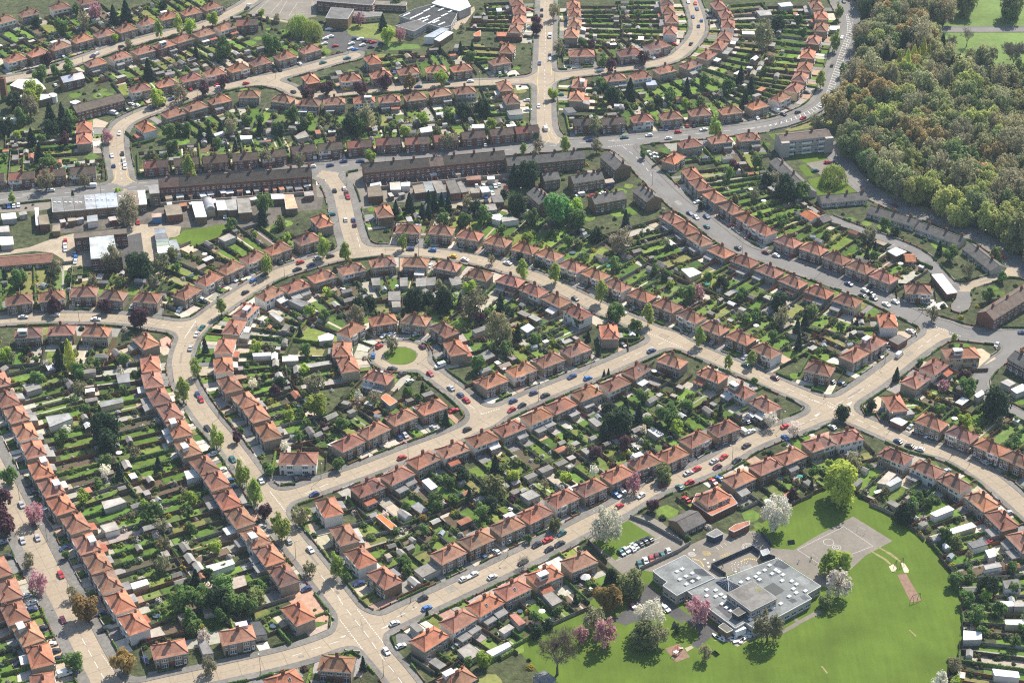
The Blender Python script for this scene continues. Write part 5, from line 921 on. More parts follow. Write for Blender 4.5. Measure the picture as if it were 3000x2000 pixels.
LAWNS = MB(); PAVS = MB(); ITEMS = []                      # ITEMS: (depth key, kind, ...) laid out first, then built nearest first
GREENS = [(.12, .195, .035), (.13, .20, .04), (.095, .165, .030), (.115, .185, .034), (.14, .20, .042), (.17, .20, .05), (.075, .13, .028), (.19, .185, .065), (.10, .15, .035), (.13, .17, .05)]
SLABS = [(.42, .36, .27), (.34, .31, .26), (.46, .41, .33), (.38, .25, .18), (.27, .25, .23), (.52, .48, .40), (.20, .19, .18)]
SOILS = [(.11, .08, .05), (.14, .10, .065), (.085, .07, .04)]
QD = [(.16, .115, .075), (.12, .09, .065), (.19, .115, .07), (.22, .19, .15), (.26, .24, .21), (.25, .105, .06), (.10, .075, .055)]
HC = np.array([(h['x'], h['y']) for h in PLOTS]); HR = np.array([h['row'] for h in PLOTS]); HI = np.array([h['i'] for h in PLOTS]); OB = np.array(OBST)
def clear_len(o, d, h, cap=42.0, start=4.5):
    t = start
    while t < cap:
        x, y = o[0] + d[0] * t, o[1] + d[1] * t
        if samp(FP, x, y) < .9: break
        if any(inpoly(x, y, P) for P in STOPS): break
        e = np.hypot(HC[:, 0] - x, HC[:, 1] - y); m = ~((HR == h['row']) & (np.abs(HI - h['i']) <= 2)); mm = e[m].min()
        if mm < t - .4: break
        if ((np.hypot(OB[:, 0] - x, OB[:, 1] - y) - OB[:, 2]) < (2.5 if h['row'] < 100 else 2)).any() and t > 8:
            k = (np.hypot(OB[:, 0] - x, OB[:, 1] - y) - OB[:, 2]).argmin()
            if OB[k, 2] > 8: break
        t += .8
    return t - .6
def blocked(x, y, r):
    if samp(FP, x, y) < r: return True
    if (np.hypot(HC[:, 0] - x, HC[:, 1] - y) < 5.2 + r).any(): return True
    return ((np.hypot(OB[:, 0] - x, OB[:, 1] - y) - OB[:, 2] * .8) < r).any()
def zlift(): zlift.k = (zlift.k + 1) % 7; return .016 + zlift.k * .0006
zlift.k = 0
def quad(mb, P, c):
    z = zlift(); a = sum(P[k][0] * P[(k + 1) % 4][1] - P[(k + 1) % 4][0] * P[k][1] for k in range(4))
    mb.face([(p[0], p[1], z) for p in (P if a > 0 else P[::-1])], 0, c)
done_edges = set(); OCC = np.zeros(XX.shape, bool)
def mark(P):
    x0, x1 = min(p[0] for p in P), max(p[0] for p in P); y0, y1 = min(p[1] for p in P), max(p[1] for p in P)
    for j in range(int(max(0, y0 - GY0)), int(min(ny - 1, y1 - GY0 + 1)) + 1):
        for i in range(int(max(0, x0 - GX0)), int(min(nx - 1, x1 - GX0 + 1)) + 1):
            if not OCC[j, i] and inpoly(GX0 + i, GY0 + j, P): OCC[j, i] = True
for pi, h in enumerate(PLOTS):
    r = random.Random(pi * 31 + 5); c = np.array((h['x'], h['y'])); ax = np.array((math.cos(h['a']), math.sin(h['a']))); nf = np.array((-ax[1], ax[0]))
    Y = h['wy'] / 2; hwid = h['wx'] / 2
    nb = {}
    for s_ in (-1, 1):                                    # neighbour on each local side
        best = None
        for g in (h.get('left'), h.get('right')):
            if g is None: continue
            v = np.array((g['x'], g['y'])) - c
            if np.sign(v @ ax) == s_: best = g
        nb[s_] = best
    Lp = clear_len(c, -nf, h)
    for s_ in (-1, 1):
        g = nb[s_]
        if g is not None:
            o2 = (c + np.array((g['x'], g['y']))) / 2; n2 = nf + np.array((-math.sin(g['a']), math.cos(g['a']))); n2 /= np.linalg.norm(n2)
            if np.linalg.norm(np.array((g['x'], g['y'])) - c) > 24: o2 = c + ax * s_ * 9; n2 = nf
        else: o2 = c + ax * s_ * (hwid + r.uniform(2.2, 3.6)); n2 = nf
        Lb = clear_len(o2, -n2, h); L = min(Lp, Lb + 4, 42); Lb = min(Lb, Lp + 4)
        key = (h['y'])
        def at(u, t):                                     # u: 0 party line .. 1 boundary, t: metres behind the ridge
            p = c - nf * t; q = o2 - n2 * t; return p * (1 - u) + q * u
        side = 'one half of the' ; ref = h['ref']; dep = c[1]
        if L > 2: mark([at(0, -8), at(1, -8), at(1, L), at(0, L)])
        if L > 8:
            t0 = Y + h['ext'] + r.uniform(.3, 1); tp = min(t0 + r.uniform(1.0, 2.6), L - 2)
            if r.random() < .65: quad(PAVS, [at(.05, Y), at(.95, Y), at(.95, tp), at(.05, tp)], vary(r.choice(SLABS), .15, r))
            rest = L - tp
            if rest > 4:
                k = r.random(); u0, u1 = r.uniform(.06, .22), r.uniform(.76, .94); te = tp + rest * r.uniform(.62, .95)
                if k < .86:
                    if r.random() < .3: tm = tp + (te - tp) * r.uniform(.4, .7); quad(LAWNS, [at(u0, tp + .2), at(u1, tp + .2), at(u1, tm), at(u0, tm)], vary(r.choice(GREENS), .15, r)); quad(LAWNS if r.random() < .5 else PAVS, [at(u0, tm + .8), at(u1, tm + .8), at(u1, te), at(u0, te)], vary(r.choice(GREENS + SOILS), .15, r))
                    else: quad(LAWNS, [at(u0, tp + .2), at(u1, tp + .2), at(u1, te), at(u0, te)], vary(r.choice(GREENS), .18, r))
                else: quad(PAVS, [at(u0, tp + .2), at(u1, tp + .2), at(u1, te), at(u0, te)], vary(r.choice(SOILS + SLABS[:2]), .15, r))
                if te < L - 1.5 and r.random() < .5: quad(PAVS, [at(.1, te + .3), at(.9, te + .3), at(.9, L - .4), at(.1, L - .4)], vary(r.choice(SOILS + SLABS[:3]), .15, r))
                if r.random() < .5: uu = r.choice((u0 - .04, u1 + .02, r.uniform(.35, .65))); quad(PAVS, [at(uu, tp), at(uu + .1, tp), at(uu + .1, L - 1), at(uu, L - 1)], vary(r.choice(SLABS[:6]), .12, r))
            if L > 12 and r.random() < .62:               # shed or garage at the bottom of the garden
                tt = L - r.uniform(2.6, 4.5); p = at(r.uniform(.3, .7), tt)
                if not blocked(p[0], p[1], 1.8): ITEMS.append((dep, 'shed', p, math.atan2(n2[1], n2[0]) + r.choice((0, 0, PI / 2)), r.random(), ref))
            if L > 18 and r.random() < .2:
                tt = r.uniform(tp + 3, L - 7); p = at(r.choice((.22, .78, .75)), tt)
                if not blocked(p[0], p[1], 1.8): ITEMS.append((dep, 'shed', p, math.atan2(n2[1], n2[0]), r.random(), ref))
            if r.random() < .30:
                p = at(r.uniform(.2, .8), r.uniform(tp, max(tp + 1, L - 3))); 
                if not blocked(p[0], p[1], .3): ITEMS.append((dep, 'extra', p, r.uniform(0, 6), r.random(), ref))
            for q in range(int(L * r.uniform(.35, .75))):
                u = r.choice((r.uniform(.02, .14), r.uniform(.86, .98), r.uniform(.1, .9), r.uniform(.02, .12))); p = at(u, r.uniform(tp, L - .3))
                if not blocked(p[0], p[1], .4): ITEMS.append((dep, 'shrub', p, r.uniform(.45, 1.5) * (1.25 if u < .2 or u > .8 else .8), r.random(), ref))
            if r.random() < .55 and L > 13:
                p = at(r.uniform(.15, .85), r.uniform(tp + 3, L - 1))
                if not blocked(p[0], p[1], 1.2): ITEMS.append((dep, 'gtree', p, r.uniform(1.3, 2.8), r.random(), ref))
        # fences: the boundary with the neighbour once, the party line once, the bottom of the garden
        ek = tuple(np.round(o2, 1))
        if Lb > 6 and ek not in done_edges:
            done_edges.add(ek); ITEMS.append((dep, 'hedge' if r.random() < .22 else 'fence', [o2 - n2 * (-Y * .2), o2 - n2 * Lb], vary(r.choice(QD), .12, r), r.random(), ref + ' side'))
        if s_ == 1 and Lp > 7: ITEMS.append((dep, 'hedge' if r.random() < .2 else 'fence', [c - nf * (Y + .05), c - nf * Lp], vary(r.choice(QD), .12, r), r.random(), ref + ' middle'))
        if L > 7: ITEMS.append((dep, 'hedge' if r.random() < .25 else 'fence', [at(0, L + .1), at(1, L + .1)], vary(r.choice(QD), .12, r), r.random(), ref + ' end'))
        # front garden
        D = Y + .6
        while D < 15 and samp(FP, *(c + nf * D + ax * s_ * 3)) > .15: D += .25
        if D < 14.5 and D > Y + 1.6:
            def af(u, t): p = c + nf * t; q = o2 + n2 * t; return p * (1 - u) + q * u
            k = r.random(); e = D - .25
            if k < .5: quad(PAVS, [af(.04, Y + .5), af(.97, Y + .5), af(.97, e + .2), af(.04, e + .2)], vary(r.choice(SLABS), .15, r))
            else:
                ud = r.uniform(.55, .7); quad(PAVS, [af(ud, Y - 4), af(.98, Y - 4), af(.98, e + .2), af(ud, e + .2)], vary(r.choice(SLABS), .12, r))
                quad(LAWNS, [af(.06, Y + .8), af(ud - .04, Y + .8), af(ud - .04, e - .3), af(.06, e - .3)], vary(r.choice(GREENS), .15, r))
                for q in range(r.randint(1, 4)):
                    p = af(r.uniform(.03, ud), r.choice((Y + 1.2, e - .4, r.uniform(Y + 1, e)))); ITEMS.append((dep, 'shrub', p, r.uniform(.4, .9), r.random(), ref + ' front'))
            a_, b_ = af(.03, e), af(r.choice((.45, .55, .6)), e)
            kk = r.random()
            ITEMS.append((dep, 'fhedge' if kk < .3 else 'fwall', [a_, b_], vary(r.choice([(.2, .09, .06), (.22, .12, .08), (.3, .27, .23), (.45, .42, .38)]), .1, r), r.random(), ref + ' front'))
            if r.random() < .5: ITEMS.append((dep, 'fwall' if r.random() < .5 else 'fhedge', [af(.005, Y + .7), af(.005, e)], vary((.2, .1, .07), .1, r), r.random(), ref + ' path'))
# ground that belongs to no plot: corner gardens, greens round the terraces
for P in STOPS[:-1]:
    mark(P)
WOODP = STOPS[8]
fr = random.Random(99); EXTRA_T = []
def gref(x, y):
    k = int(np.hypot(HC[:, 0] - x, HC[:, 1] - y).argmin()); return PLOTS[k]['ref']
for _ in range(9000):
    x, y = fr.uniform(-300, 300), fr.uniform(470, 1130); j, i = int(y - GY0), int(x - GX0)
    v, u_ = imgy(x, y)
    if not (-60 < u_ < 3060 and -60 < v < 2060) or OCC[j, i] or samp(FP, x, y) < 1.2: continue
    if (np.hypot(HC[:, 0] - x, HC[:, 1] - y) < 6.2).any() or ((np.hypot(OB[:, 0] - x, OB[:, 1] - y) - OB[:, 2] * .9) < 1).any(): continue
    q = fr.random()
    if q < .26:
        rad = fr.uniform(2.2, 5.5); n_ = 9; z = zlift(); ph = fr.uniform(0, 6); P = [(x + rad * fr.uniform(.75, 1.1) * math.cos(ph + k * 2 * PI / n_), y + rad * fr.uniform(.75, 1.1) * math.sin(ph + k * 2 * PI / n_)) for k in range(n_)]
        if all(samp(FP, *p) > .4 for p in P): LAWNS.face([(*p, z) for p in P], 0, vary(fr.choice(GREENS), .15, fr))
    elif q < .285:
        a_ = fr.uniform(0, 3.14); L_ = fr.uniform(6, 16); e = (x + L_ * math.cos(a_), y + L_ * math.sin(a_))
        if not blocked(*e, .5) and not blocked((x + e[0]) / 2, (y + e[1]) / 2, .5) and not blocked(x, y, .5): ITEMS.append((y, fr.choice(('hedge', 'fence', 'fence')), [np.array((x, y)), np.array(e)], vary(fr.choice(QD), .1, fr), fr.random(), gref(x, y) + ' corner'))
    elif q < .295:
        if not blocked(x, y, 2): ITEMS.append((y, 'shed', (x, y), fr.uniform(0, 3.1), fr.random(), gref(x, y)))
    elif q < .325: ITEMS.append((y, 'gtree', (x, y), fr.uniform(1.6, 3), fr.random(), gref(x, y)))
    elif q < .86: ITEMS.append((y, 'shrub', (x, y), fr.uniform(.5, 1.7), fr.random(), gref(x, y)))
segs = []; dummy = MB(); region([FP - .35], 0, lambda j, i: 0, dummy, segs)
def keyp(p): return (round(p[0], 2), round(p[1], 2))
adj = {}
for a, b in segs: adj.setdefault(keyp(a), []).append(keyp(b)); adj.setdefault(keyp(b), []).append(keyp(a))
seen_ = set()
for st in list(adj):
    if st in seen_: continue
    chain = [st]; seen_.add(st)
    while True:
        nx_ = [q for q in adj[chain[-1]] if q not in seen_]
        if not nx_: break
        chain.append(nx_[0]); seen_.add(nx_[0])
    k = 0
    while k + 6 < len(chain):
        L_ = fr.choice((5, 6, 8)); a, b = chain[k], chain[min(k + L_, len(chain) - 1)]; mx, my = (a[0] + b[0]) / 2, (a[1] + b[1]) / 2; k += L_
        v, u_ = imgy(mx, my)
        if not (-20 < u_ < 3020 and -20 < v < 2020): continue
        if any(OCC[int(p[1] - GY0 + .5), int(p[0] - GX0 + .5)] for p in (a, b, (mx, my))) or fr.random() < .12: continue
        ITEMS.append((my, 'fwall' if fr.random() < .55 else 'fhedge', [np.array(a), np.array(b)], vary(fr.choice([(.2, .09, .06), (.22, .13, .08), (.3, .27, .23)]), .1, fr), fr.random(), gref(mx, my) + ' corner'))
struct(link('lawn', LAWNS.data('lawn', [M_LAWN]))); struct(link('garden_paving', PAVS.data('garden_paving', [M_SLAB])))
# ------------------------------------------------------------------ leafy shapes (unit meshes, shared)
def leaf_quad(mb, p, nrm, s, mi=0):
    q = Vector((R.gauss(0, 1), R.gauss(0, 1), R.gauss(0, 1))); n = (nrm + q * .45 + Vector((0, 0, .75))).normalized(); u = n.orthogonal().normalized(); v = n.cross(u); a = R.uniform(0, 6.28)
    uu = u * math.cos(a) + v * math.sin(a); vv = n.cross(uu); s1, s2 = s * R.uniform(.7, 1.25), s * R.uniform(.5, .9)
    p = Vector(p); mb.face([tuple(p - uu * s1 - vv * s2), tuple(p + uu * s1 - vv * s2 * .6), tuple(p + uu * s1 * .8 + vv * s2), tuple(p - uu * s1 * .7 + vv * s2 * 1.1)], mi)
def crown(kind, n, leaf, seed):
    global R
    old = R; R = random.Random(seed); mb = MB()
    if kind in ('round', 'sparse', 'egg', 'olive'):
        lobes = []
        for k in range({'round': 22, 'sparse': 18, 'egg': 26, 'olive': 34}[kind]):
            while True:
                p = Vector((R.uniform(-1, 1), R.uniform(-1, 1), R.uniform(-.85, 1)))
                if p.length < 1: break
            lr = R.uniform(.26, .44)
            if kind == 'egg': w_ = max(.15, 1 - .75 * max(0, p.z)); p.x *= .75 * w_; p.y *= .75 * w_; lr *= .6 + .4 * w_
            else: p *= .74
            lobes.append((p, lr))
        for k in range(n):
            c_, lr = R.choice(lobes); d = Vector((R.gauss(0, 1), R.gauss(0, 1), R.gauss(.25, 1))).normalized(); rr = lr * (R.random() ** .35)
            leaf_quad(mb, c_ + d * rr, d, leaf * R.uniform(.75, 1.3))
    elif kind == 'cone':
        for k in range(n):
            z = R.random() ** 1.25; a = R.uniform(0, 6.28); rr = (1 - z) ** .8 * (.55 + .45 * R.random() ** .5) * (.82 + .18 * math.sin(a * 5 + z * 23)) + .03
            d = Vector((math.cos(a), math.sin(a), .35)); leaf_quad(mb, (rr * d.x, rr * d.y, z * 2 - 1), d, leaf)
    elif kind == 'column':
        for k in range(n):
            z = R.random(); a = R.uniform(0, 6.28); rr = min(1, (z * 4) ** .5) * min(1, ((1 - z) * 2.2) ** .6) * (.55 + .45 * R.random() ** .5) * (.85 + .2 * math.sin(a * 4 + z * 9))
            d = Vector((math.cos(a), math.sin(a), .3)); leaf_quad(mb, (rr * d.x, rr * d.y, z * 2 - 1), d, leaf)
    elif kind == 'willow':
        for k in range(int(n / 6.5)):
            a = R.uniform(0, 6.28); q = R.random() ** .5 * (1 + .16 * math.sin(a * 5 + seed)); x, y = q * math.cos(a), q * math.sin(a); zt = math.sqrt(max(0.02, 1 - q * q * .85)) * R.uniform(.6, 1.08); ln = R.uniform(.25, .95) * (.45 + q)
            for j in range(5):
                d = Vector((math.cos(a), math.sin(a), .6)); w_ = leaf * R.uniform(.5, 1.2); z = zt - ln * j / 5; p = Vector((x * (1 + .05 * j) + R.gauss(0, .03), y * (1 + .05 * j) + R.gauss(0, .03), z)); t_ = Vector((-d.y + R.gauss(0, .5), d.x + R.gauss(0, .5), R.gauss(0, .2))).normalized() * w_ * .55; dn = Vector((d.x * .08, d.y * .08, -ln / 4.4))
                mb.face([tuple(p - t_), tuple(p + t_), tuple(p + t_ * .7 + dn), tuple(p - t_ * .7 + dn)])
    elif kind == 'twigs':
        def br(p, d, ln, rad, lev):
            e = p + d * ln
            if lev < 2: mb.tube(p, e, rad, rad * .6, 4)
            else:
                u = d.orthogonal().normalized() * max(rad, .009); mb.face([tuple(p - u), tuple(p + u), tuple(e + u * .4), tuple(e - u * .4)])
            if lev >= n: return
            for k in range(4 if lev < 3 else 5):
                t_ = R.uniform(.35, 1.0); nd = (d + Vector((R.gauss(0, 1), R.gauss(0, 1), R.gauss(.12, .7))) * (.5 if lev else .62)).normalized(); br(p + d * ln * t_, nd, ln * R.uniform(.55, .72), rad * .55, lev + 1)
        for k in range(7): a = k * .9; br(Vector((0, 0, -.95)), Vector((math.cos(a) * .62, math.sin(a) * .62, 1)).normalized(), R.uniform(.75, .95), leaf, 0)
    R = old
    if kind != 'twigs' and kind != 'willow' and kind not in ('cone', 'column'):   # fill the unit radius
        V = np.array(mb.v); rr_ = np.percentile(np.hypot(V[:, 0], V[:, 1]), 94); zl, zh = np.percentile(V[:, 2], [3, 97]); V[:, :2] /= rr_; V[:, 2] = (V[:, 2] - (zl + zh) / 2) / ((zh - zl) / 2); mb.v = [tuple(map(float, q)) for q in V]
    return mb
CR = {}
def crown_data(kind, size, v, m=None):
    k = (kind, size, v)
    if k not in CR:
        n, lf = {'s': (320, .17), 'm': (1100, .1), 'l': (3000, .066)}[size]
        if kind == 'twigs': mb = crown('twigs', 4 if size != 'l' else 5, .035, 900 + v)
        elif kind == 'sparse': mb = crown('sparse', int(n * .62), lf * .78, 500 + v)
        else: mb = crown(kind, n, lf * (1.05 if kind in ('cone', 'column') else 1), 100 + v * 7 + len(kind))
        CR[k] = mb.data('crown', [M_TWIG if kind == 'twigs' else M_LEAF])
    return CR[k]
def trunk_data(forked):
    k = ('trunk', forked)
    if k not in CR:
        mb = MB(); mb.tube((0, 0, -.05), (.02, 0, .55), .055, .035, 6); mb.tube((.02, 0, .55), (0, .02, 1), .035, .012, 5)
        if forked:
            for a in range(5): mb.tube((.01, 0, .4 + .05 * a), (.26 * math.cos(a * 2.1), .26 * math.sin(a * 2.1), .78 + .04 * a), .022, .007, 4)
        CR[k] = mb.data('trunk', [M_BARK])
    return CR[k]
TREEC = {k: tuple(c * (1.25 if k in 'pw' else 2.3 if k in 'dDu' else 3.0) for c in v) for k, v in dict(g=(.055, .088, .024), y=(.13, .165, .026), l=(.12, .15, .034), d=(.018, .032, .020), D=(.022, .037, .017), b=(.10, .095, .055), o=(.13, .088, .030), p=(.42, .225, .25), w=(.62, .57, .49), u=(.060, .026, .034), W=(.115, .145, .034), P=(.17, .18, .036), G=(.055, .125, .036), m=(.08, .092, .034), B=(.10, .085, .065)).items()}
TYPES = dict(g=('round', 'broadleaf_tree', 'round leafy green tree'), y=('round', 'broadleaf_tree', 'fresh yellow-green tree'), l=('egg', 'street_tree', 'egg shaped green street tree'), d=('cone', 'conifer', 'pointed dark conifer'), D=('olive', 'evergreen_tree', 'broad dark evergreen tree'),
             b=('sparse', 'budding_tree', 'thin brownish budding tree'), o=('round', 'copper_tree', 'orange-brown leafed tree'), p=('sparse', 'blossom_tree', 'pink blossom tree'), w=('sparse', 'blossom_tree', 'white blossom tree'), u=('round', 'plum_tree', 'dark purple leaved tree'), W=('willow', 'willow_tree', 'drooping yellow-green willow'),
             P=('column', 'poplar_tree', 'tall narrow yellow-green poplar'), G=('round', 'broadleaf_tree', 'large fresh green tree'), m=('olive', 'broadleaf_tree', 'olive green tree'), B=('twigs', 'bare_tree', 'bare branched tree'))
TC = [0]
def tree(t, x, y, rad, label, hmul=1.0, group=None, size=None, tint=None):
    kind, name, _ = TYPES[t]
    if group == 'trees of the wood' and name == 'broadleaf_tree': name = 'woodland_tree'
    r = random.Random(TC[0] * 17 + 3); TC[0] += 1
    asp = {'round': .95, 'sparse': 1.05, 'egg': 1.45, 'olive': 1.05, 'cone': 1.5, 'column': 3.4, 'willow': 1.0, 'twigs': 1.25}[kind] * hmul * r.uniform(.92, 1.1)
    if t == 'd' and rad < 3: asp *= 1.15
    clear = {'cone': .02, 'column': .12, 'egg': .32, 'willow': .08, 'olive': .04}.get(kind, .25)
    hz = rad * asp; base = hz * 2 * clear * (.7 if kind == 'round' and rad > 4 else 1)
    if kind == 'willow': zc = hz * .75
    else: zc = base + hz
    if size is None: size = 's' if rad < 2.2 else ('m' if rad < 4.6 else 'l')
    root = link(name, None, None, (x, y, 0), r.uniform(0, 6.28)); tag(root, label, 'tree', group)
    th = zc + hz * (.55 if kind not in ('egg', 'round') else .3)
    if kind != 'twigs': link('trunk', trunk_data(kind not in ('cone', 'column')), root, scale=(rad * 1.5, rad * 1.5, th) if kind not in ('cone', 'column') else (rad * .8, rad * .8, th))
    else: link('trunk', trunk_data(False), root, scale=(rad * 1.6, rad * 1.6, base + .3 * hz))
    link('crown', crown_data(kind, size, r.randint(0, 3)), root, (0, 0, zc), color=vary(tuple(q * 4.0 for q in tint) if tint else TREEC[t], .16, r), scale=(rad * r.uniform(.94, 1.06), rad * r.uniform(.94, 1.06), hz))
    return root
def crown_h(t, rad):                                       # height of the crown's middle, to place a crown seen in the photograph
    kind = TYPES[t][0]; asp = {'round': .95, 'sparse': 1.05, 'egg': 1.45, 'olive': 1.05, 'cone': 1.5, 'column': 3.4, 'willow': 1.0, 'twigs': 1.25}[kind]
    if t == 'd' and rad < 3: asp *= 1.15
    clear = {'cone': .02, 'column': .12, 'egg': .32, 'willow': .08, 'olive': .04}.get(kind, .25); hz = rad * asp
    return hz * .75 if kind == 'willow' else hz * 2 * clear * (.7 if kind == 'round' and rad > 4 else 1) + hz
# ------------------------------------------------------------------ build the garden items: the 300 nearest of a kind one by one, the rest as one mass
def shed_mesh(w_, d, h, kind):
    k = ('shed', w_, d, h, kind)
    if k in CR: return CR[k]
    a = MB(); a.box(-w_ / 2, -d / 2, -.05, w_ / 2, d / 2, h, 0, top=False)
    b = MB()
    if kind == 'flat':
        b.box(-w_ / 2 - .15, -d / 2 - .15, h, w_ / 2 + .15, d / 2 + .15, h + .16, 0, bottom=True)
    else:
        X, Yy, z0, z1 = w_ / 2 + .12, d / 2 + .18, h - .08, h + .28 * w_
        b.face([(-X, -Yy, z0), (0, -Yy, z1), (0, Yy, z1), (-X, Yy, z0)]); b.face([(0, -Yy, z1), (X, -Yy, z0), (X, Yy, z0), (0, Yy, z1)])
        for y_ in (-d / 2, d / 2): a.face([(-w_ / 2, y_, h), (w_ / 2, y_, h), (0, y_, h + .26 * w_)] if y_ > 0 else [(w_ / 2, y_, h), (-w_ / 2, y_, h), (0, y_, h + .26 * w_)])
    f = MB(); f.box(-.42, -.03, 0, .42, .03, 1.85); 
    CR[k] = (a.data('wall', [M_OBJ]), b.data('roof', [M_FLAT]), f.data('door', [M_OBJ]), a, b); return CR[k]
def place(mb_src, mb_dst, pos, rot, c):
    i = len(mb_dst.v); ca, sa = math.cos(rot), math.sin(rot)
    mb_dst.v += [(pos[0] + v[0] * ca - v[1] * sa, pos[1] + v[0] * sa + v[1] * ca, v[2]) for v in mb_src.v]
    for f in mb_src.f: mb_dst.f.append(tuple(i + q for q in f)); mb_dst.m.append(0); mb_dst.c.append(c)
ITEMS.sort(key=lambda q: q[0])
CNT = {}
MASS = {k: MB() for k in ('shed', 'fence', 'hedge', 'shrub', 'wall')}
ROOFW = [((.2, .19, .17), 'weathered grey'), ((.25, .235, .21), 'mottled grey'), ((.29, .275, .25), 'grey'), ((.24, .225, .20), 'dark grey'), ((.36, .34, .30), 'pale grey'), ((.74, .73, .70), 'white'), ((.16, .145, .13), 'black felt'), ((.34, .15, .09), 'rust red'), ((.30, .25, .19), 'brown'), ((.40, .385, .35), 'silver grey')]
WALLW = [((.30, .24, .17), 'timber'), ((.20, .13, .08), 'brown'), ((.42, .38, .32), 'pale'), ((.6, .58, .53), 'white walled'), ((.16, .12, .09), 'dark'), ((.26, .24, .21), 'concrete')]
USED = {}
def uniq(lb, extra):
    n = USED.get(lb, 0); USED[lb] = n + 1
    return lb if n == 0 else f'{ORD[min(n + 1, 20)]} {lb}'
def hedge_mesh(P, hgt, wd):
    mb = MB(); a, b = np.array(P[0]), np.array(P[1]); L = np.linalg.norm(b - a); n_ = max(1, int(L / 1.2)); c0 = a; d = (b - a) / max(L, 1e-6); nn = np.array((-d[1], d[0])); rr = random.Random(int(L * 100))
    prev = None
    for k in range(n_ + 1):
        p = d * L * k / n_; w_ = wd / 2 * rr.uniform(.75, 1.2); h_ = hgt * rr.uniform(.88, 1.1)
        ring_ = [(*(p - nn * w_), 0), (*(p - nn * w_ * .9), h_ * .8), (*(p - nn * w_ * .4), h_), (*(p + nn * w_ * .4), h_), (*(p + nn * w_ * .9), h_ * .8), (*(p + nn * w_), 0)]
        if prev:
            for q in range(5): mb.face([prev[q], ring_[q], ring_[q + 1], prev[q + 1]])
        else: mb.face(ring_)
        prev = ring_
    mb.face(prev[::-1])
    for k in range(int(L * 7)):
        t_ = rr.uniform(0, L); s_ = rr.choice((-1, 0, 1)); p = d * t_ + nn * wd / 2 * (s_ if s_ else rr.uniform(-.8, .8)); z = hgt * (rr.uniform(.2, .9) if s_ else rr.uniform(.97, 1.08)); leaf_quad(mb, (p[0], p[1], z), Vector((nn[0] * s_, nn[1] * s_, .5)), .17)
    return mb, a
def shrub_lobes(seed):
    rr = random.Random(seed); mb = MB()
    for k in range(110):
        d = Vector((rr.gauss(0, 1), rr.gauss(0, 1), abs(rr.gauss(.2, 1)))).normalized(); leaf_quad(mb, (d.x * rr.uniform(.55, 1), d.y * rr.uniform(.55, 1), d.z * rr.uniform(.5, 1.05)), d, .22)
    return mb
SHR = [shrub_lobes(k) for k in range(5)]; SHRD = [m.data('garden_shrub', [M_LEAF]) for m in SHR]
SHC = [(tuple(v * 1.5 for v in c), n_) for c, n_ in [((.045, .075, .022), 'dark green'), ((.06, .10, .026), 'green'), ((.10, .135, .03), 'light green'), ((.028, .045, .020), 'very dark'), ((.12, .12, .035), 'olive'), ((.22, .19, .02), 'yellow flowering'), ((.085, .05, .035), 'reddish'), ((.09, .09, .055), 'grey-green'), ((.30, .27, .24), 'pale blossoming')]]
LIM = dict(shed=300, fence=300, hedge=190, shrub=300, wall=290, gtree=230, extra=120)
def lim(k): CNT[k] = CNT.get(k, 0) + 1; return CNT[k] <= LIM[k]
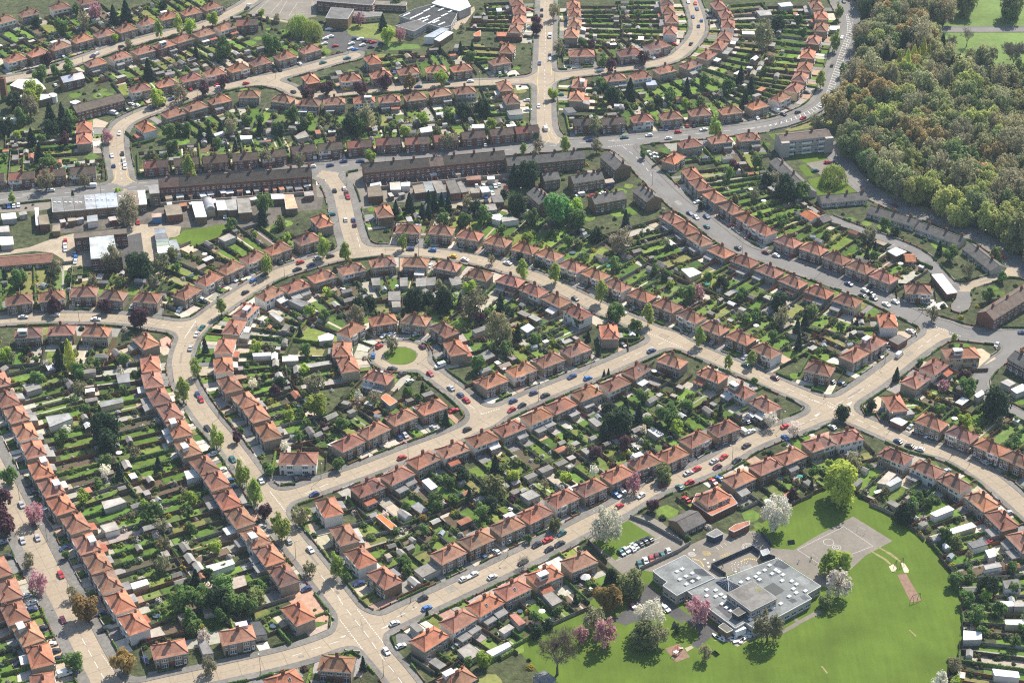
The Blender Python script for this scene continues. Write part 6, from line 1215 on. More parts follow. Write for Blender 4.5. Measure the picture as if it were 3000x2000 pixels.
for it in ITEMS:
    dep, kind, p, a, q, ref = it; rr = random.Random(int(q * 1e7))
    if kind == 'shed':
        w_, d_ = rr.choice(((2.2, 3.0), (2.6, 4.8), (3.0, 5.4), (1.8, 2.4), (2.4, 3.6))); kd = 'flat' if rr.random() < .45 else 'pitched'; h_ = 2.1 if w_ < 2.5 else 2.3
        rc_, rn = rr.choice(ROOFW + ROOFW[:3]); wc_, wn = rr.choice(WALLW); A_, B_, D_, ra, rb = shed_mesh(w_, d_, h_, kd)
        if lim('shed'):
            o = link('garden_shed', None, None, (p[0], p[1], 0), a); link('wall', A_, o, color=vary(wc_, .1, rr)); link('roof', B_, o, color=vary(rc_, .1, rr)); link('door', D_, o, (rr.uniform(-.3, .3), -d_ / 2 - .02, 0), color=vary(rr.choice([wc_, (.5, .5, .48), (.1, .06, .04)]), .2, rr))
            tag(o, uniq(f'{rn} {kd}-roofed {wn} shed, garden of {ref}', q), 'shed', 'sheds in the back gardens')
        else: place(ra, MASS['shed'], p, a, vary(wc_, .1, rr)); place(rb, MASS['shed'], p, a, vary(rc_, .1, rr))
    elif kind in ('fence', 'fwall'):
        P = [np.array(v) for v in p]; L = np.linalg.norm(P[1] - P[0])
        if L < .6: continue
        hh = 1.75 if kind == 'fence' else .75; f = MB(); d = P[1] - P[0]
        if kind == 'fence':
            f.beam((0, 0, 0), (d[0], d[1], 0), .06, hh - .1)
            for k in range(int(L / 1.9) + 1): t_ = min(1, k * 1.9 / L); f.box(d[0] * t_ - .07, d[1] * t_ - .07, 0, d[0] * t_ + .07, d[1] * t_ + .07, hh)
            f.beam((0, 0, .9), (d[0], d[1], .9), .1, .08)
        else:
            f.beam((0, 0, 0), (d[0], d[1], 0), .22, hh - .1); f.beam((0, 0, hh - .1), (d[0], d[1], hh - .1), .28, .07)
            for t_ in (0, 1): f.box(d[0] * t_ - .2, d[1] * t_ - .2, 0, d[0] * t_ + .2, d[1] * t_ + .2, hh + .2)
        nm = 'fence' if kind == 'fence' else 'wall'
        if lim(nm):
            o = link('garden_fence' if nm == 'fence' else 'front_garden_wall', f.data(nm, [M_FENCE]), None, (*P[0], 0), color=a)
            w1 = 'red-brown' if a[0] > 2.2 * a[1] else ('pale concrete' if a[0] > .2 else 'brown')
            tag(o, uniq(f'{w1} board fence, {ref.rsplit(" ", 1)[1]} of garden, {ref.rsplit(" ", 1)[0]}' if nm == 'fence' else f'low {"pale" if a[0] > .28 else "brick"} wall before {ref.rsplit(" ", 1)[0]}', q), nm, 'board fences between gardens' if nm == 'fence' else 'low front garden walls')
        else: place(f, MASS[nm], P[0], 0, a)
    elif kind in ('hedge', 'fhedge'):
        P = [np.array(v) for v in p]; L = np.linalg.norm(P[1] - P[0])
        if L < 1: continue
        mb, a0 = hedge_mesh(P, 1.7 if kind == 'hedge' else 1.05, 1.0 if kind == 'hedge' else .7); cc, cn = rr.choice(SHC[:3])
        if lim('hedge'):
            o = link('hedge', mb.data('hedge', [M_HEDGE]), None, (*a0, 0), color=vary(cc, .15, rr)); tag(o, uniq(f'{cn} clipped hedge, {"front of" if kind == "fhedge" else "garden of"} {ref.rsplit(" ", 1)[0]}', q), 'hedge', 'garden hedges')
        else: place(mb, MASS['hedge'], a0, 0, vary(cc, .15, rr))
    elif kind == 'shrub':
        cc, cn = rr.choice(SHC + SHC[:4] * 2); rad = a; k = rr.randint(0, 4)
        if lim('shrub'):
            o = link('garden_shrub', SHRD[k], None, (p[0], p[1], 0), rr.uniform(0, 6), color=vary(cc, .15, rr), scale=(rad, rad, rad * rr.uniform(.8, 1.3))); tag(o, uniq(f'{cn} rounded shrub, garden of {ref.replace(" front", "")}', q), 'shrub', 'shrubs in the gardens')
        else:
            m = MB(); sz = rr.uniform(.8, 1.3); m.v = [(v[0] * rad, v[1] * rad, v[2] * rad * sz) for v in SHR[k].v]; m.f = SHR[k].f; place(m, MASS['shrub'], p, rr.uniform(0, 6), vary(cc, .15, rr))
    elif kind == 'gtree':
        t = rr.choice('ggbbdDmyguwgymbg' if dep < 900 else 'ggbgDmymym'); lim('gtree')
        if CNT['gtree'] <= LIM['gtree']: tree(t, p[0], p[1], a * (.7 if t == 'd' else (1.0 if t != 'w' else .8)), uniq(f'small {TYPES[t][2]}, garden of {ref}', q), group='small trees in the back gardens')
    elif kind == 'extra':
        if not lim('extra'): continue
        k = rr.randint(0, 4)
        if k == 0:
            m = MB(); rd = rr.uniform(1.0, 1.7)
            m.tube((0, 0, .55), (0, 0, .75), rd, rd, 16, 0); m.face([(rd * .97 * math.cos(j * PI / 8), rd * .97 * math.sin(j * PI / 8), .66) for j in range(16)], 1)
            for j in range(5): m.tube((rd * .9 * math.cos(j * 1.256), rd * .9 * math.sin(j * 1.256), 0), (rd * .9 * math.cos(j * 1.256), rd * .9 * math.sin(j * 1.256), .6), .05, .05, 4, 2)
            o = link('trampoline', m.data('trampoline', [mat('pad_blue', (.12, .28, .5), .6), mat('mat_dark', (.05, .08, .12), .7), M_METAL]), None, (p[0], p[1], 0)); tag(o, uniq(f'round blue trampoline, garden of {ref}', q), 'trampoline')
        elif k == 1:
            m = MB(); m.tube((0, 0, 0), (0, 0, 2.3), .04, .04, 5, 0)
            for j in range(8): m.face([(0, 0, 2.45), (1.35 * math.cos(j * PI / 4), 1.35 * math.sin(j * PI / 4), 2.05), (1.35 * math.cos((j + 1) * PI / 4), 1.35 * math.sin((j + 1) * PI / 4), 2.05)], 1)
            cc, cn = rr.choice([((.75, .74, .7), 'white'), ((.05, .25, .2), 'green'), ((.65, .6, .5), 'cream')]); o = link('parasol', m.data('parasol', [M_METAL, M_OBJ]), None, (p[0], p[1], 0), color=cc); tag(o, uniq(f'{cn} garden parasol, garden of {ref}', q), 'parasol')
        elif k == 2:
            m = MB(); m.box(-1.0, -1.4, 0, 1.0, 1.4, 1.6, 0, top=False); m.face([(-1.05, -1.4, 1.6), (0, -1.4, 2.3), (0, 1.4, 2.3), (-1.05, 1.4, 1.6)], 0); m.face([(0, -1.4, 2.3), (1.05, -1.4, 1.6), (1.05, 1.4, 1.6), (0, 1.4, 2.3)], 0)
            for y_ in (-1.4, -.7, 0, .7, 1.4):
                m.tube((-1.05, y_, 1.62), (0, y_, 2.32), .04, .04, 4, 1); m.tube((1.05, y_, 1.62), (0, y_, 2.32), .04, .04, 4, 1); m.tube((-1.02, y_, 0), (-1.02, y_, 1.6), .04, .04, 4, 1); m.tube((1.02, y_, 0), (1.02, y_, 1.6), .04, .04, 4, 1)
            o = link('greenhouse', m.data('greenhouse', [mat('greenhouse_glass', (.36, .40, .40), .15, spec=.7), M_FRAME]), None, (p[0], p[1], 0), a); tag(o, uniq(f'small white framed greenhouse, garden of {ref}', q), 'greenhouse')
        elif k == 3:
            m = MB(); m.box(-.9, -.5, .7, .9, .5, .76, bottom=True)
            for sx_ in (-1, 1):
                for sy_ in (-1, 1): m.box(sx_ * .8 - .04, sy_ * .4 - .04, 0, sx_ * .8 + .04, sy_ * .4 + .04, .7)
                m.box(-.9, sx_ * .85 - .14, .4, .9, sx_ * .85 + .14, .45, bottom=True); m.box(-.7, sx_ * .85 - .04, 0, -.62, sx_ * .85 + .04, .4); m.box(.62, sx_ * .85 - .04, 0, .7, sx_ * .85 + .04, .4)
            o = link('garden_table', m.data('garden_table', [M_OBJ]), None, (p[0], p[1], 0), a, color=rr.choice([(.75, .74, .72), (.3, .2, .12)])); tag(o, uniq(f'garden table with benches, garden of {ref}', q), 'table')
        else:
            m = MB(); m.tube((0, 0, 0), (0, 0, 2.1), .05, .04, 5); e = [(5 * math.cos(a), 5 * math.sin(a))]; m.tube((*e[0], 0), (*e[0], 2.1), .05, .04, 5); m.tube((0, 0, 2.05), (*e[0], 2.05), .015, .015, 3)
            for j in range(6):
                t_ = .12 + j * .13; x_, y_ = e[0][0] * t_, e[0][1] * t_; m.face([(x_, y_, 2.03), (x_ + .55 * math.cos(a), y_ + .55 * math.sin(a), 2.03), (x_ + .55 * math.cos(a), y_ + .55 * math.sin(a), 1.2), (x_, y_, 1.25)], 1)
            o = link('washing_line', m.data('washing_line', [M_METAL, mat('laundry', (.7, .7, .72), .9)]), None, (p[0], p[1], 0)); tag(o, uniq(f'washing line with pale laundry, garden of {ref}', q), 'washing line')
M_ATT = mat('attr_wood', src_='attr', rough=.9, noise=(1.2, .2, 4)); M_ATTL = mat('attr_leaf', src_='attr', rough=.8, noise=(1.2, .3, 3), transl=.25, spec=.15)
for k, nm, m in (('shed', 'garden_sheds', M_ATT), ('fence', 'garden_fences', M_ATT), ('hedge', 'garden_hedges', M_ATTL), ('shrub', 'shrubbery', M_ATTL), ('wall', 'front_garden_walls', M_ATT)):
    if MASS[k].f: o = struct(link(nm, MASS[k].data(nm, [m])), 'stuff'); o['label'] = 'the farther ' + nm.replace('_', ' ') + ' of the streets'; o['category'] = nm.split('_')[-1]
# ------------------------------------------------------------------ trees seen one by one in the photograph
TREES = '''A 655,75,p,4 865,65,d,5 780,100,d,4 420,180,g,4 570,140,b,4 1090,200,l,2.6 1230,160,l,2.8 1310,185,y,3.6 1465,130,y,3 1800,90,y,2 1905,120,b,2.2 2060,180,W,6.5 2140,215,W,6 1865,290,g,5 320,405,u,3.2 465,450,g,3.6 275,515,g,4 380,485,g,3 880,300,b,2.8 790,260,y,2.2 1020,480,d,4.2 1350,365,d,3 1540,330,g,5 220,640,y,5.5 200,720,b,5 340,770,d,3.6 425,775,d,3.4 480,800,g,3.6 1080,665,y,4.2 1240,630,b,4 1400,600,u,3.6 1540,560,u,3 740,930,p,3 215,940,d,3.6 440,955,u,3.2 270,1050,d,3.6 330,1110,g,3.6 450,880,D,4 1790,870,d,3 1440,920,d,3 1380,930,d,2.6 1520,870,d,2.2 1590,870,b,3.6 1910,890,D,3.6 2010,790,g,3.6 2080,880,D,3 1620,1000,d,1.8 1300,1150,l,3.4 310,1220,b,4.5 580,1240,b,2.6 1830,1070,b,3.6 2060,1105,b,3 80,1350,l,1.8 880,1450,b,5.4 1820,1400,g,4.2 1805,1480,d,3.6 2250,600,u,3.6 2120,640,u,3.6 250,150,D,3 1120,40,D,2.5 520,60,g,3 40,870,D,4 350,880,D,4 1290,880,g,3 1160,900,g,3.4 1700,820,g,3 90,690,D,4.5 140,790,g,4
B 470,560,o,3.6 685,530,y,3.6 295,555,u,3.8 130,605,u,3.8 320,245,y,4 130,125,p,3.2 405,240,p,3 285,150,d,3.4 1340,140,u,2.8 1345,195,u,3.2 1465,75,b,3.6 1500,320,b,3.6 1455,640,y,2.8 830,185,b,2 2085,395,u,3.2 1855,450,u,3.2 970,740,D,4.6 170,790,b,5.4 60,860,D,4.6 130,850,g,4 840,770,D,3.8 740,790,g,3 1030,850,y,2.8 560,810,y,2.8 1990,620,d,4.2 1870,660,D,4 1790,570,g,3 1745,860,b,3.6 1540,1000,l,2.6 1360,1000,b,2.8 1255,1025,l,1.8 1760,1000,b,3.2 1190,1200,d,3.8 1280,1200,D,5.5 1490,1440,G,6.5 1610,1420,y,3.8 1620,1500,g,4.6 1210,1410,D,4.6 1310,1490,g,3.6 940,1430,D,3.6 985,1470,g,3.6 470,1400,d,3.4 600,1360,d,2.6 600,1445,d,2.6 555,1450,d,2.2 640,1400,d,2.6 690,1390,d,2.6 735,1400,d,2.6 375,1425,d,2.2 870,1390,b,3 200,1070,y,2.6 735,960,b,3.6 680,335,d,1.8 820,330,d,2.2 900,330,d,2.2 890,390,g,3 1800,420,g,3 1330,930,g,2 380,10,g,3 2040,100,g,2.6 1920,860,g,2 1660,290,g,2.4 1720,300,u,2.4 1600,560,g,2 2260,650,g,3.4 2180,700,D,2.6 2080,1060,g,2 1960,1500,d,2.4 850,1520,g,3 700,1500,g,3 1120,1330,D,2
C 560,240,b,6.4 650,160,D,4.4 400,520,d,3.4 470,600,d,3.6 430,680,d,3.4 30,610,d,3.6 1075,75,l,2.6 1055,280,l,3 955,540,l,2.6 225,860,l,3.6 1040,1210,W,6 710,1300,D,5.4 820,1310,g,4.4 580,1240,D,3 920,830,b,3.6 830,220,g,2.6 310,600,g,3.6 260,640,w,1.8 800,130,g,2.4 610,400,b,2.2 560,480,g,2.2 150,560,g,3 130,1420,D,1.6 500,1340,b,2.4
D 475,870,P,2.5 405,900,d,3.8 540,985,g,3 370,530,u,3.3 720,535,u,2.8 960,625,u,3.8 1520,535,l,2.2 1340,960,l,2.2 1255,1110,l,3 1485,1435,l,2.7 1835,245,l,2.7 2220,125,l,3 1410,810,d,2.1 720,1390,D,5.4 740,1490,D,3.8 540,1100,b,3 970,260,D,5.8 770,200,b,4.6 920,230,D,3.8 385,270,b,3 130,340,g,3.4 1110,240,b,3.6 1760,810,y,2.6 1890,1120,u,2.2 2180,1210,y,4 2070,1270,g,2.3 2170,1060,b,4 1930,1070,D,2.3 1630,1440,u,1.9 250,1040,g,2.6 100,370,g,2.6 470,350,g,2 1660,1400,g,1.5 2050,1440,g,2 440,820,D,2 180,840,D,2 2090,970,y,2
E 425,85,l,2.2 1255,280,l,3 1475,300,l,2.6 1790,430,l,2.8 1900,570,g,3.6 2115,585,l,2.8 1035,215,b,1.8 500,490,D,4.4 590,490,D,2.8 700,500,D,4.6 130,530,D,3.6 200,515,D,2.8 915,500,b,5.4 885,410,y,2.8 1095,520,d,2.7 1150,590,D,2.8 1090,690,b,5.4 1215,720,d,2.4 1135,820,g,3 350,800,b,2.6 110,590,b,3.6 955,620,u,2.2 1930,80,b,5.2 1750,50,D,3.2 2165,285,g,2.3 560,1110,d,1.7 460,1130,g,2.2 720,1310,d,2.1 1910,1320,D,5.2 1810,1390,d,3.2 1960,1240,d,2.6 2050,1280,d,2.6 2250,1290,g,4.4 2310,1370,y,2.6 1810,1000,d,.9 1840,990,d,.9 30,165,l,2.7 820,500,d,2 860,560,w,1.4 1340,760,g,2.4 1640,650,g,2 1700,740,d,1.6 1770,840,d,1.6 1230,200,D,2 1345,245,D,1.8 1860,590,D,2.6 600,100,g,1.4 1000,590,g,2 300,1340,g,1.6 1640,1430,g,1.6 1720,1510,g,1.6
F 115,735,l,2.5 660,520,D,3.8 680,610,b,3.4 790,690,d,2.7 845,630,d,2.4 800,780,d,2.4 270,380,D,3 100,435,p,3 30,450,g,3.6 475,885,l,2.1 315,920,l,1.8 500,590,g,2.6 1475,1005,d,2 1100,1275,D,3 1300,1225,D,2.2 610,1310,w,2.8 770,1385,w,2.4 2150,1210,D,5.6 1960,1090,g,3.6 1800,1090,p,2.2 495,1050,g,1.3 30,1215,g,2.6 1290,40,b,3.4 1850,170,g,3.4 1770,140,d,2.1 1270,175,d,1.7 1325,140,d,1.7 1720,590,b,2.6 1870,755,l,1.3 1640,920,g,1.4 1880,1030,g,1.4 1390,1290,g,1.4 2240,1500,g,2 1700,1400,g,1.2 2100,460,g,2.6 2200,340,g,2 440,630,g,2 620,740,g,2 1090,680,g,2
G 1660,120,l,2.9 1750,235,l,3.2 1935,485,l,3 1825,390,u,2.5 2060,410,b,3 2130,770,b,2.2 2310,750,l,2.6 230,395,p,3.3 265,870,p,3.3 30,470,u,4 5,310,u,3.6 55,130,g,3.4 190,715,b,2.6 490,940,b,2.2 580,1040,o,4.4 840,1410,o,4 515,1405,g,3 1350,860,d,3 1250,990,g,4.2 1380,980,g,4.2 1500,1000,D,4.4 1540,910,g,3.8 1620,1000,g,3.6 1040,390,g,3.8 1110,480,b,2.6 820,110,d,2.3 1090,60,d,2.4 1270,580,d,1.3 1790,915,g,2.3 1730,1040,g,2.6 1340,1180,g,2.6 1400,1240,w,2.2 1520,1090,g,2.6 1440,1440,b,2.6 2330,55,g,2.3 670,190,g,2 730,40,g,2.4 990,340,y,1.8 1290,500,o,1.6 1540,760,o,1.4 1900,450,g,2 1840,90,g,2.4 1440,800,g,1.8 450,680,g,1.6
H 1825,455,w,5.8 2015,190,p,3 2225,130,m,3 1470,485,m,2.2 2145,340,u,2.4 1050,210,m,4.4 830,140,D,2.7 1060,80,d,2.8 880,270,d,2 1030,340,D,2.6 650,330,g,3 1180,140,y,2.6 1840,965,o,4.8 1995,880,m,4.6 1740,1110,b,4 1490,1330,B,6.2 1820,1210,p,4.2 1640,1235,p,2.6 2130,1085,w,5 2080,1240,m,4.2 2180,1240,b,3.6 1255,715,B,1.9 980,1400,y,2.6 880,1420,g,1.8 150,1435,d,1.6 1830,850,d,1.7 1610,985,d,1.2 450,785,g,1.8 30,835,g,1.8 590,1080,d,.8 1290,570,g,1.4 560,430,o,1.6 770,300,g,2 740,170,g,2.4 640,570,y,1.3 1350,1210,D,2.2 1430,1160,D,1.8 1700,890,g,1.4 2310,1190,D,1.4
I 1110,180,y,7.0 650,390,w,5.2 1535,395,D,3.8 1010,740,y,3.9 1100,740,y,3.6 1080,880,w,4.2 590,1165,b,4.8 110,1055,p,4.2 1180,40,b,3.6 1880,850,g,2.6 2030,1105,g,3.2 1960,970,g,2.6 2100,910,D,3.4 150,1355,b,2.4 985,1005,m,2.3 1610,285,g,2.6 1700,310,g,2.2 1830,200,d,1.2 840,170,D,1.4 1650,270,D,2 2280,910,g,2 1970,830,g,2.2 2060,1210,g,2 1770,1560,w,3 1880,1440,b,2.4 2290,1280,g,2'''
for p, ex in pts(TREES):
    t, rad = ex[0], float(ex[1]); z = crown_h(t, rad); x, y = ground(p, z); v, u_ = imgy(x, y)
    if samp(FP, x, y) < .8 and samp(FC, x, y) < .3 and t not in 'lyuopwbBg': pass
    if inpoly(x, y, FIELD): wh = 'standing on the school field'
    elif samp(FP, x, y) < .3: wh = 'at the kerb before ' + gref(x, y)
    else: wh = 'near the ' + gref(x, y)
    sz = {'small ': rad < 2.2, 'large ': rad > 4.4}; pre = ''.join(k for k, ok in sz.items() if ok)
    tree(t, x, y, rad, uniq(f'{pre}{TYPES[t][2].replace("large ", "")} {wh}', 0))
# ------------------------------------------------------------------ the wood, tree by tree
wr = random.Random(4); WT = []
for p, ex in pts('C 1550,225,o,6 1480,250,o,5 1640,165,o,6 1705,270,o,5 1180,605,o,6 1270,595,o,6 1350,640,o,6.5 1430,655,o,5 1120,655,o,5 1230,700,o,5 1330,560,o,4 1560,925,o,6.5 1640,910,o,6 1720,975,o,6 1520,985,o,5 1660,1020,o,5.5 1975,870,y,6 1490,455,P,2.2 1545,455,P,2.1 1590,400,P,2.1 1655,360,P,2.3 1690,400,P,2 1620,430,P,1.8 1820,655,P,1.4 1255,340,D,5.5 1400,420,d,4.6 1350,455,d,4.4 1450,430,d,4 1850,490,d,4.6 1900,470,d,4.6 1790,300,d,3.6 2240,640,d,3 1190,800,y,5.5 1390,815,y,6 1450,840,y,5 1150,1000,g,5.5 1210,1020,g,5.5 1330,1165,g,5.5 1270,1100,g,4.5 1575,1145,y,6.5 1690,1290,y,6.5 1590,1330,y,5 1820,1400,y,6 2000,1385,y,6 2100,1490,y,6 2200,1500,y,6 1900,1470,y,5.5 2180,990,g,5.5 2330,1000,g,5 2080,1060,m,6 1440,330,g,6 1420,120,g,6.5 1340,110,b,5 1500,90,b,5 1600,130,o,4 2080,470,m,7.5 2290,360,B,5.5 1720,60,m,5 1810,70,b,6 1950,30,m,6.5 2270,40,m,7.5 2240,100,g,4 1965,240,B,4 1850,290,B,4 1650,120,m,4 1540,520,y,5 1630,560,g,5 1230,260,b,5 1200,240,B,4 2020,560,b,6 2190,560,b,6 2330,500,g,5 1110,480,g,3 1800,560,b,6 1690,510,b,5 1360,1070,w,2.6 2050,1340,y,5 2310,1450,y,5 2250,1400,g,5'):
    t, rad = ex[0], float(ex[1]); x, y = ground(p, crown_h(t, rad)); WT.append((x, y, rad, t))
GPC = {}
for _ in range(16000):
    x, y = wr.uniform(40, 420), wr.uniform(700, 1190)
    if not inpoly(x, y, WOODP): continue
    v, u_ = imgy(x, y, 6)
    if not (-70 < u_ < 3080 and -70 < v): continue
    t = wr.choice('mmmmbbbbggyyyomDmmbm'); rad = wr.choice((3.2, 4.2, 5, 5.8, 6.8)) * wr.uniform(.85, 1.1)
    if inpoly(x, y, STOPS[8]) and any((x - a) ** 2 + (y - b) ** 2 < ((rad + c) * .56) ** 2 for a, b, c, _t in WT): continue
    nearm = False
    for nm_ in ('C 1705,226 2700,226 2800,740 2560,560 2330,640 2080,540 1880,440 1740,300', 'C 1720,182 1850,150 1850,-30 1900,-300 3000,-300 2700,182'):
        if nm_ not in GPC: GPC[nm_] = gp(nm_)
        if inpoly(x, y, GPC[nm_]): nearm = True
    if nearm or samp(FP, x, y) < .8: continue
    WT.append((x, y, rad, t))
WC = dict(g=(.058, .075, .028), y=(.098, .108, .034), m=(.083, .087, .040), b=(.095, .088, .052), o=(.125, .098, .042))
WHERE = lambda v, u_: ('by the top road' if v < 120 else 'among the upper wood' if v < 330 else 'in the middle of the wood' if v < 480 else 'at the lower wood edge') + (' on its left side' if u_ < 2560 else ' towards the right' if u_ > 2800 else '')
for x, y, rad, t in WT:
    v, u_ = imgy(x, y, 6); tree(t, x, y, rad, uniq(f'{TYPES[t][2]} {WHERE(v, u_)}', 0), 1.1, 'trees of the wood', 'm' if rad < 4.2 else 'l', WC.get(t))
ub = MB()
for _ in range(2600):
    x, y = wr.uniform(40, 420), wr.uniform(700, 1190); v, u_ = imgy(x, y)
    if not inpoly(x, y, WOODP) or not (-40 < u_ < 3040 and v > -40) or samp(FP, x, y) < .5 or any(inpoly(x, y, P) for P in GPC.values()): continue
    rad = wr.uniform(.7, 1.9); m = MB(); m.v = [tuple(c * rad for c in q) for q in SHR[wr.randint(0, 4)].v]; m.f = SHR[0].f; place(m, ub, (x, y), wr.uniform(0, 6), vary(wr.choice([(.05, .07, .025), (.08, .09, .03), (.09, .075, .045)]), .2, wr))
o = struct(link('undergrowth', ub.data('undergrowth', [M_ATTL])), 'stuff'); o['label'] = 'low undergrowth between the trees of the wood'; o['category'] = 'undergrowth'
# ------------------------------------------------------------------ cars
def car_meshes(kind):
    L, W, Hh, nose, hood, tail = dict(hatch=(4.0, 1.7, 1.45, 1.0, .82, .35), saloon=(4.5, 1.75, 1.42, 1.15, .84, .9), van=(5.2, 1.95, 2.15, .95, 1.1, .1))[kind]
    X, Y = L / 2, W / 2; b = MB()
    prof = [(-X, .3), (-X, .75), (-X + .06, .86), (-X + tail, .9), (-X + tail + .35, Hh - .05), (-X + tail + .6, Hh), (X - nose - 1.15, Hh), (X - nose - .95, Hh - .04), (X - nose, hood + .08), (X - .25, hood - .08), (X - .03, .62), (X, .3)]
    if kind == 'van': prof = [(-X, .3), (-X, 1.0), (-X + .05, 2.0), (-X + .2, Hh), (X - nose - .9, Hh), (X - nose - .6, Hh - .1), (X - nose, hood + .12), (X - .15, hood - .12), (X - .02, .65), (X, .3)]
    def wat(z): return Y if z < .95 else Y - (z - .95) * (.30 if kind != 'van' else .08)
    n = len(prof)
    for k in range(n):
        (xa, za), (xb, zb) = prof[k], prof[(k + 1) % n]; b.face([(xa, wat(za), za), (xb, wat(zb), zb), (xb, -wat(zb), zb), (xa, -wat(za), za)])
    for s_ in (-1, 1):
        q = [(x, s_ * wat(z), z) for x, z in prof]; b.face(q if s_ < 0 else q[::-1])
    g = MB(); e = .012
    if kind != 'van':
        x1 = X - nose; z1 = hood + .1; x0 = X - nose - 1.0; z0 = Hh - .07
        g.face([(x1 + e - .04, -wat(z1) + .12, z1 + e + .03), (x1 + e - .04, wat(z1) - .12, z1 + e + .03), (x0 + e, wat(z0) - .1, z0 + e), (x0 + e, -wat(z0) + .1, z0 + e)])
        g.face([(-X + tail + .03 - e, wat(.95) - .12, .96), (-X + tail + .03 - e, -wat(.95) + .12, .96), (-X + tail + .33 - e, -wat(Hh) + .1, Hh - .1), (-X + tail + .33 - e, wat(Hh) - .1, Hh - .1)])
        for s_ in (-1, 1):
            q = [(-X + tail + .35, s_ * (wat(.97) + e), .97), (x1 - .2, s_ * (wat(.97) + e), .97), (x0 - .05, s_ * (wat(Hh - .1) + e), Hh - .12), (-X + tail + .62, s_ * (wat(Hh - .1) + e), Hh - .12)]; g.face(q if s_ < 0 else q[::-1])
    else:
        z1 = hood + .2; x1 = X - nose; g.face([(x1 + e, -wat(z1) + .1, z1 + e), (x1 + e, wat(z1) - .1, z1 + e), (x1 - .55 + e, wat(Hh) - .12, Hh - .1 + e), (x1 - .55 + e, -wat(Hh) + .12, Hh - .1 + e)])
        for s_ in (-1, 1):
            q = [(x1 - 1.1, s_ * (wat(1.2) + e), 1.2), (x1 - .1, s_ * (wat(1.2) + e), 1.2), (x1 - .55, s_ * (wat(1.9) + e), 1.9), (x1 - 1.1, s_ * (wat(1.9) + e), 1.9)]; g.face(q if s_ < 0 else q[::-1])
    wl = MB(); wl.tube((0, -.1, 0), (0, .1, 0), .31, .31, 10, 0); wl.face([(.31 * math.cos(k * PI / 5), .1, .31 * math.sin(k * PI / 5)) for k in range(10)][::-1], 0); wl.face([(.31 * math.cos(k * PI / 5), -.1, .31 * math.sin(k * PI / 5)) for k in range(10)], 0)
    wl.face([(.17 * math.cos(k * PI / 4), .104, .17 * math.sin(k * PI / 4)) for k in range(8)][::-1], 1); wl.face([(.17 * math.cos(k * PI / 4), -.104, .17 * math.sin(k * PI / 4)) for k in range(8)], 1)
    lt = MB(); lt.box(-.03, -.18, -.07, .03, .18, .07)
    return dict(body=b.data('body', [M_CAR]), glass=g.data('windows', [M_GLASS]), wheel=wl.data('wheel', [M_TYRE, M_METAL]), light=lt.data('headlight', [M_FRAME]), X=X, Y=Y, b=b)
CARM = {k: car_meshes(k) for k in ('hatch', 'saloon', 'van')}
CC = dict(w=((.74, .74, .72), 'white'), s=((.42, .43, .44), 'silver'), k=((.022, .024, .03), 'black'), b=((.035, .06, .16), 'dark blue'), B=((.05, .16, .42), 'bright blue'), r=((.42, .028, .03), 'red'), g=((.03, .13, .13), 'dark green'), m=((.12, .02, .035), 'maroon'), y=((.65, .42, .03), 'yellow'), V=((.76, .76, .74), 'white'))
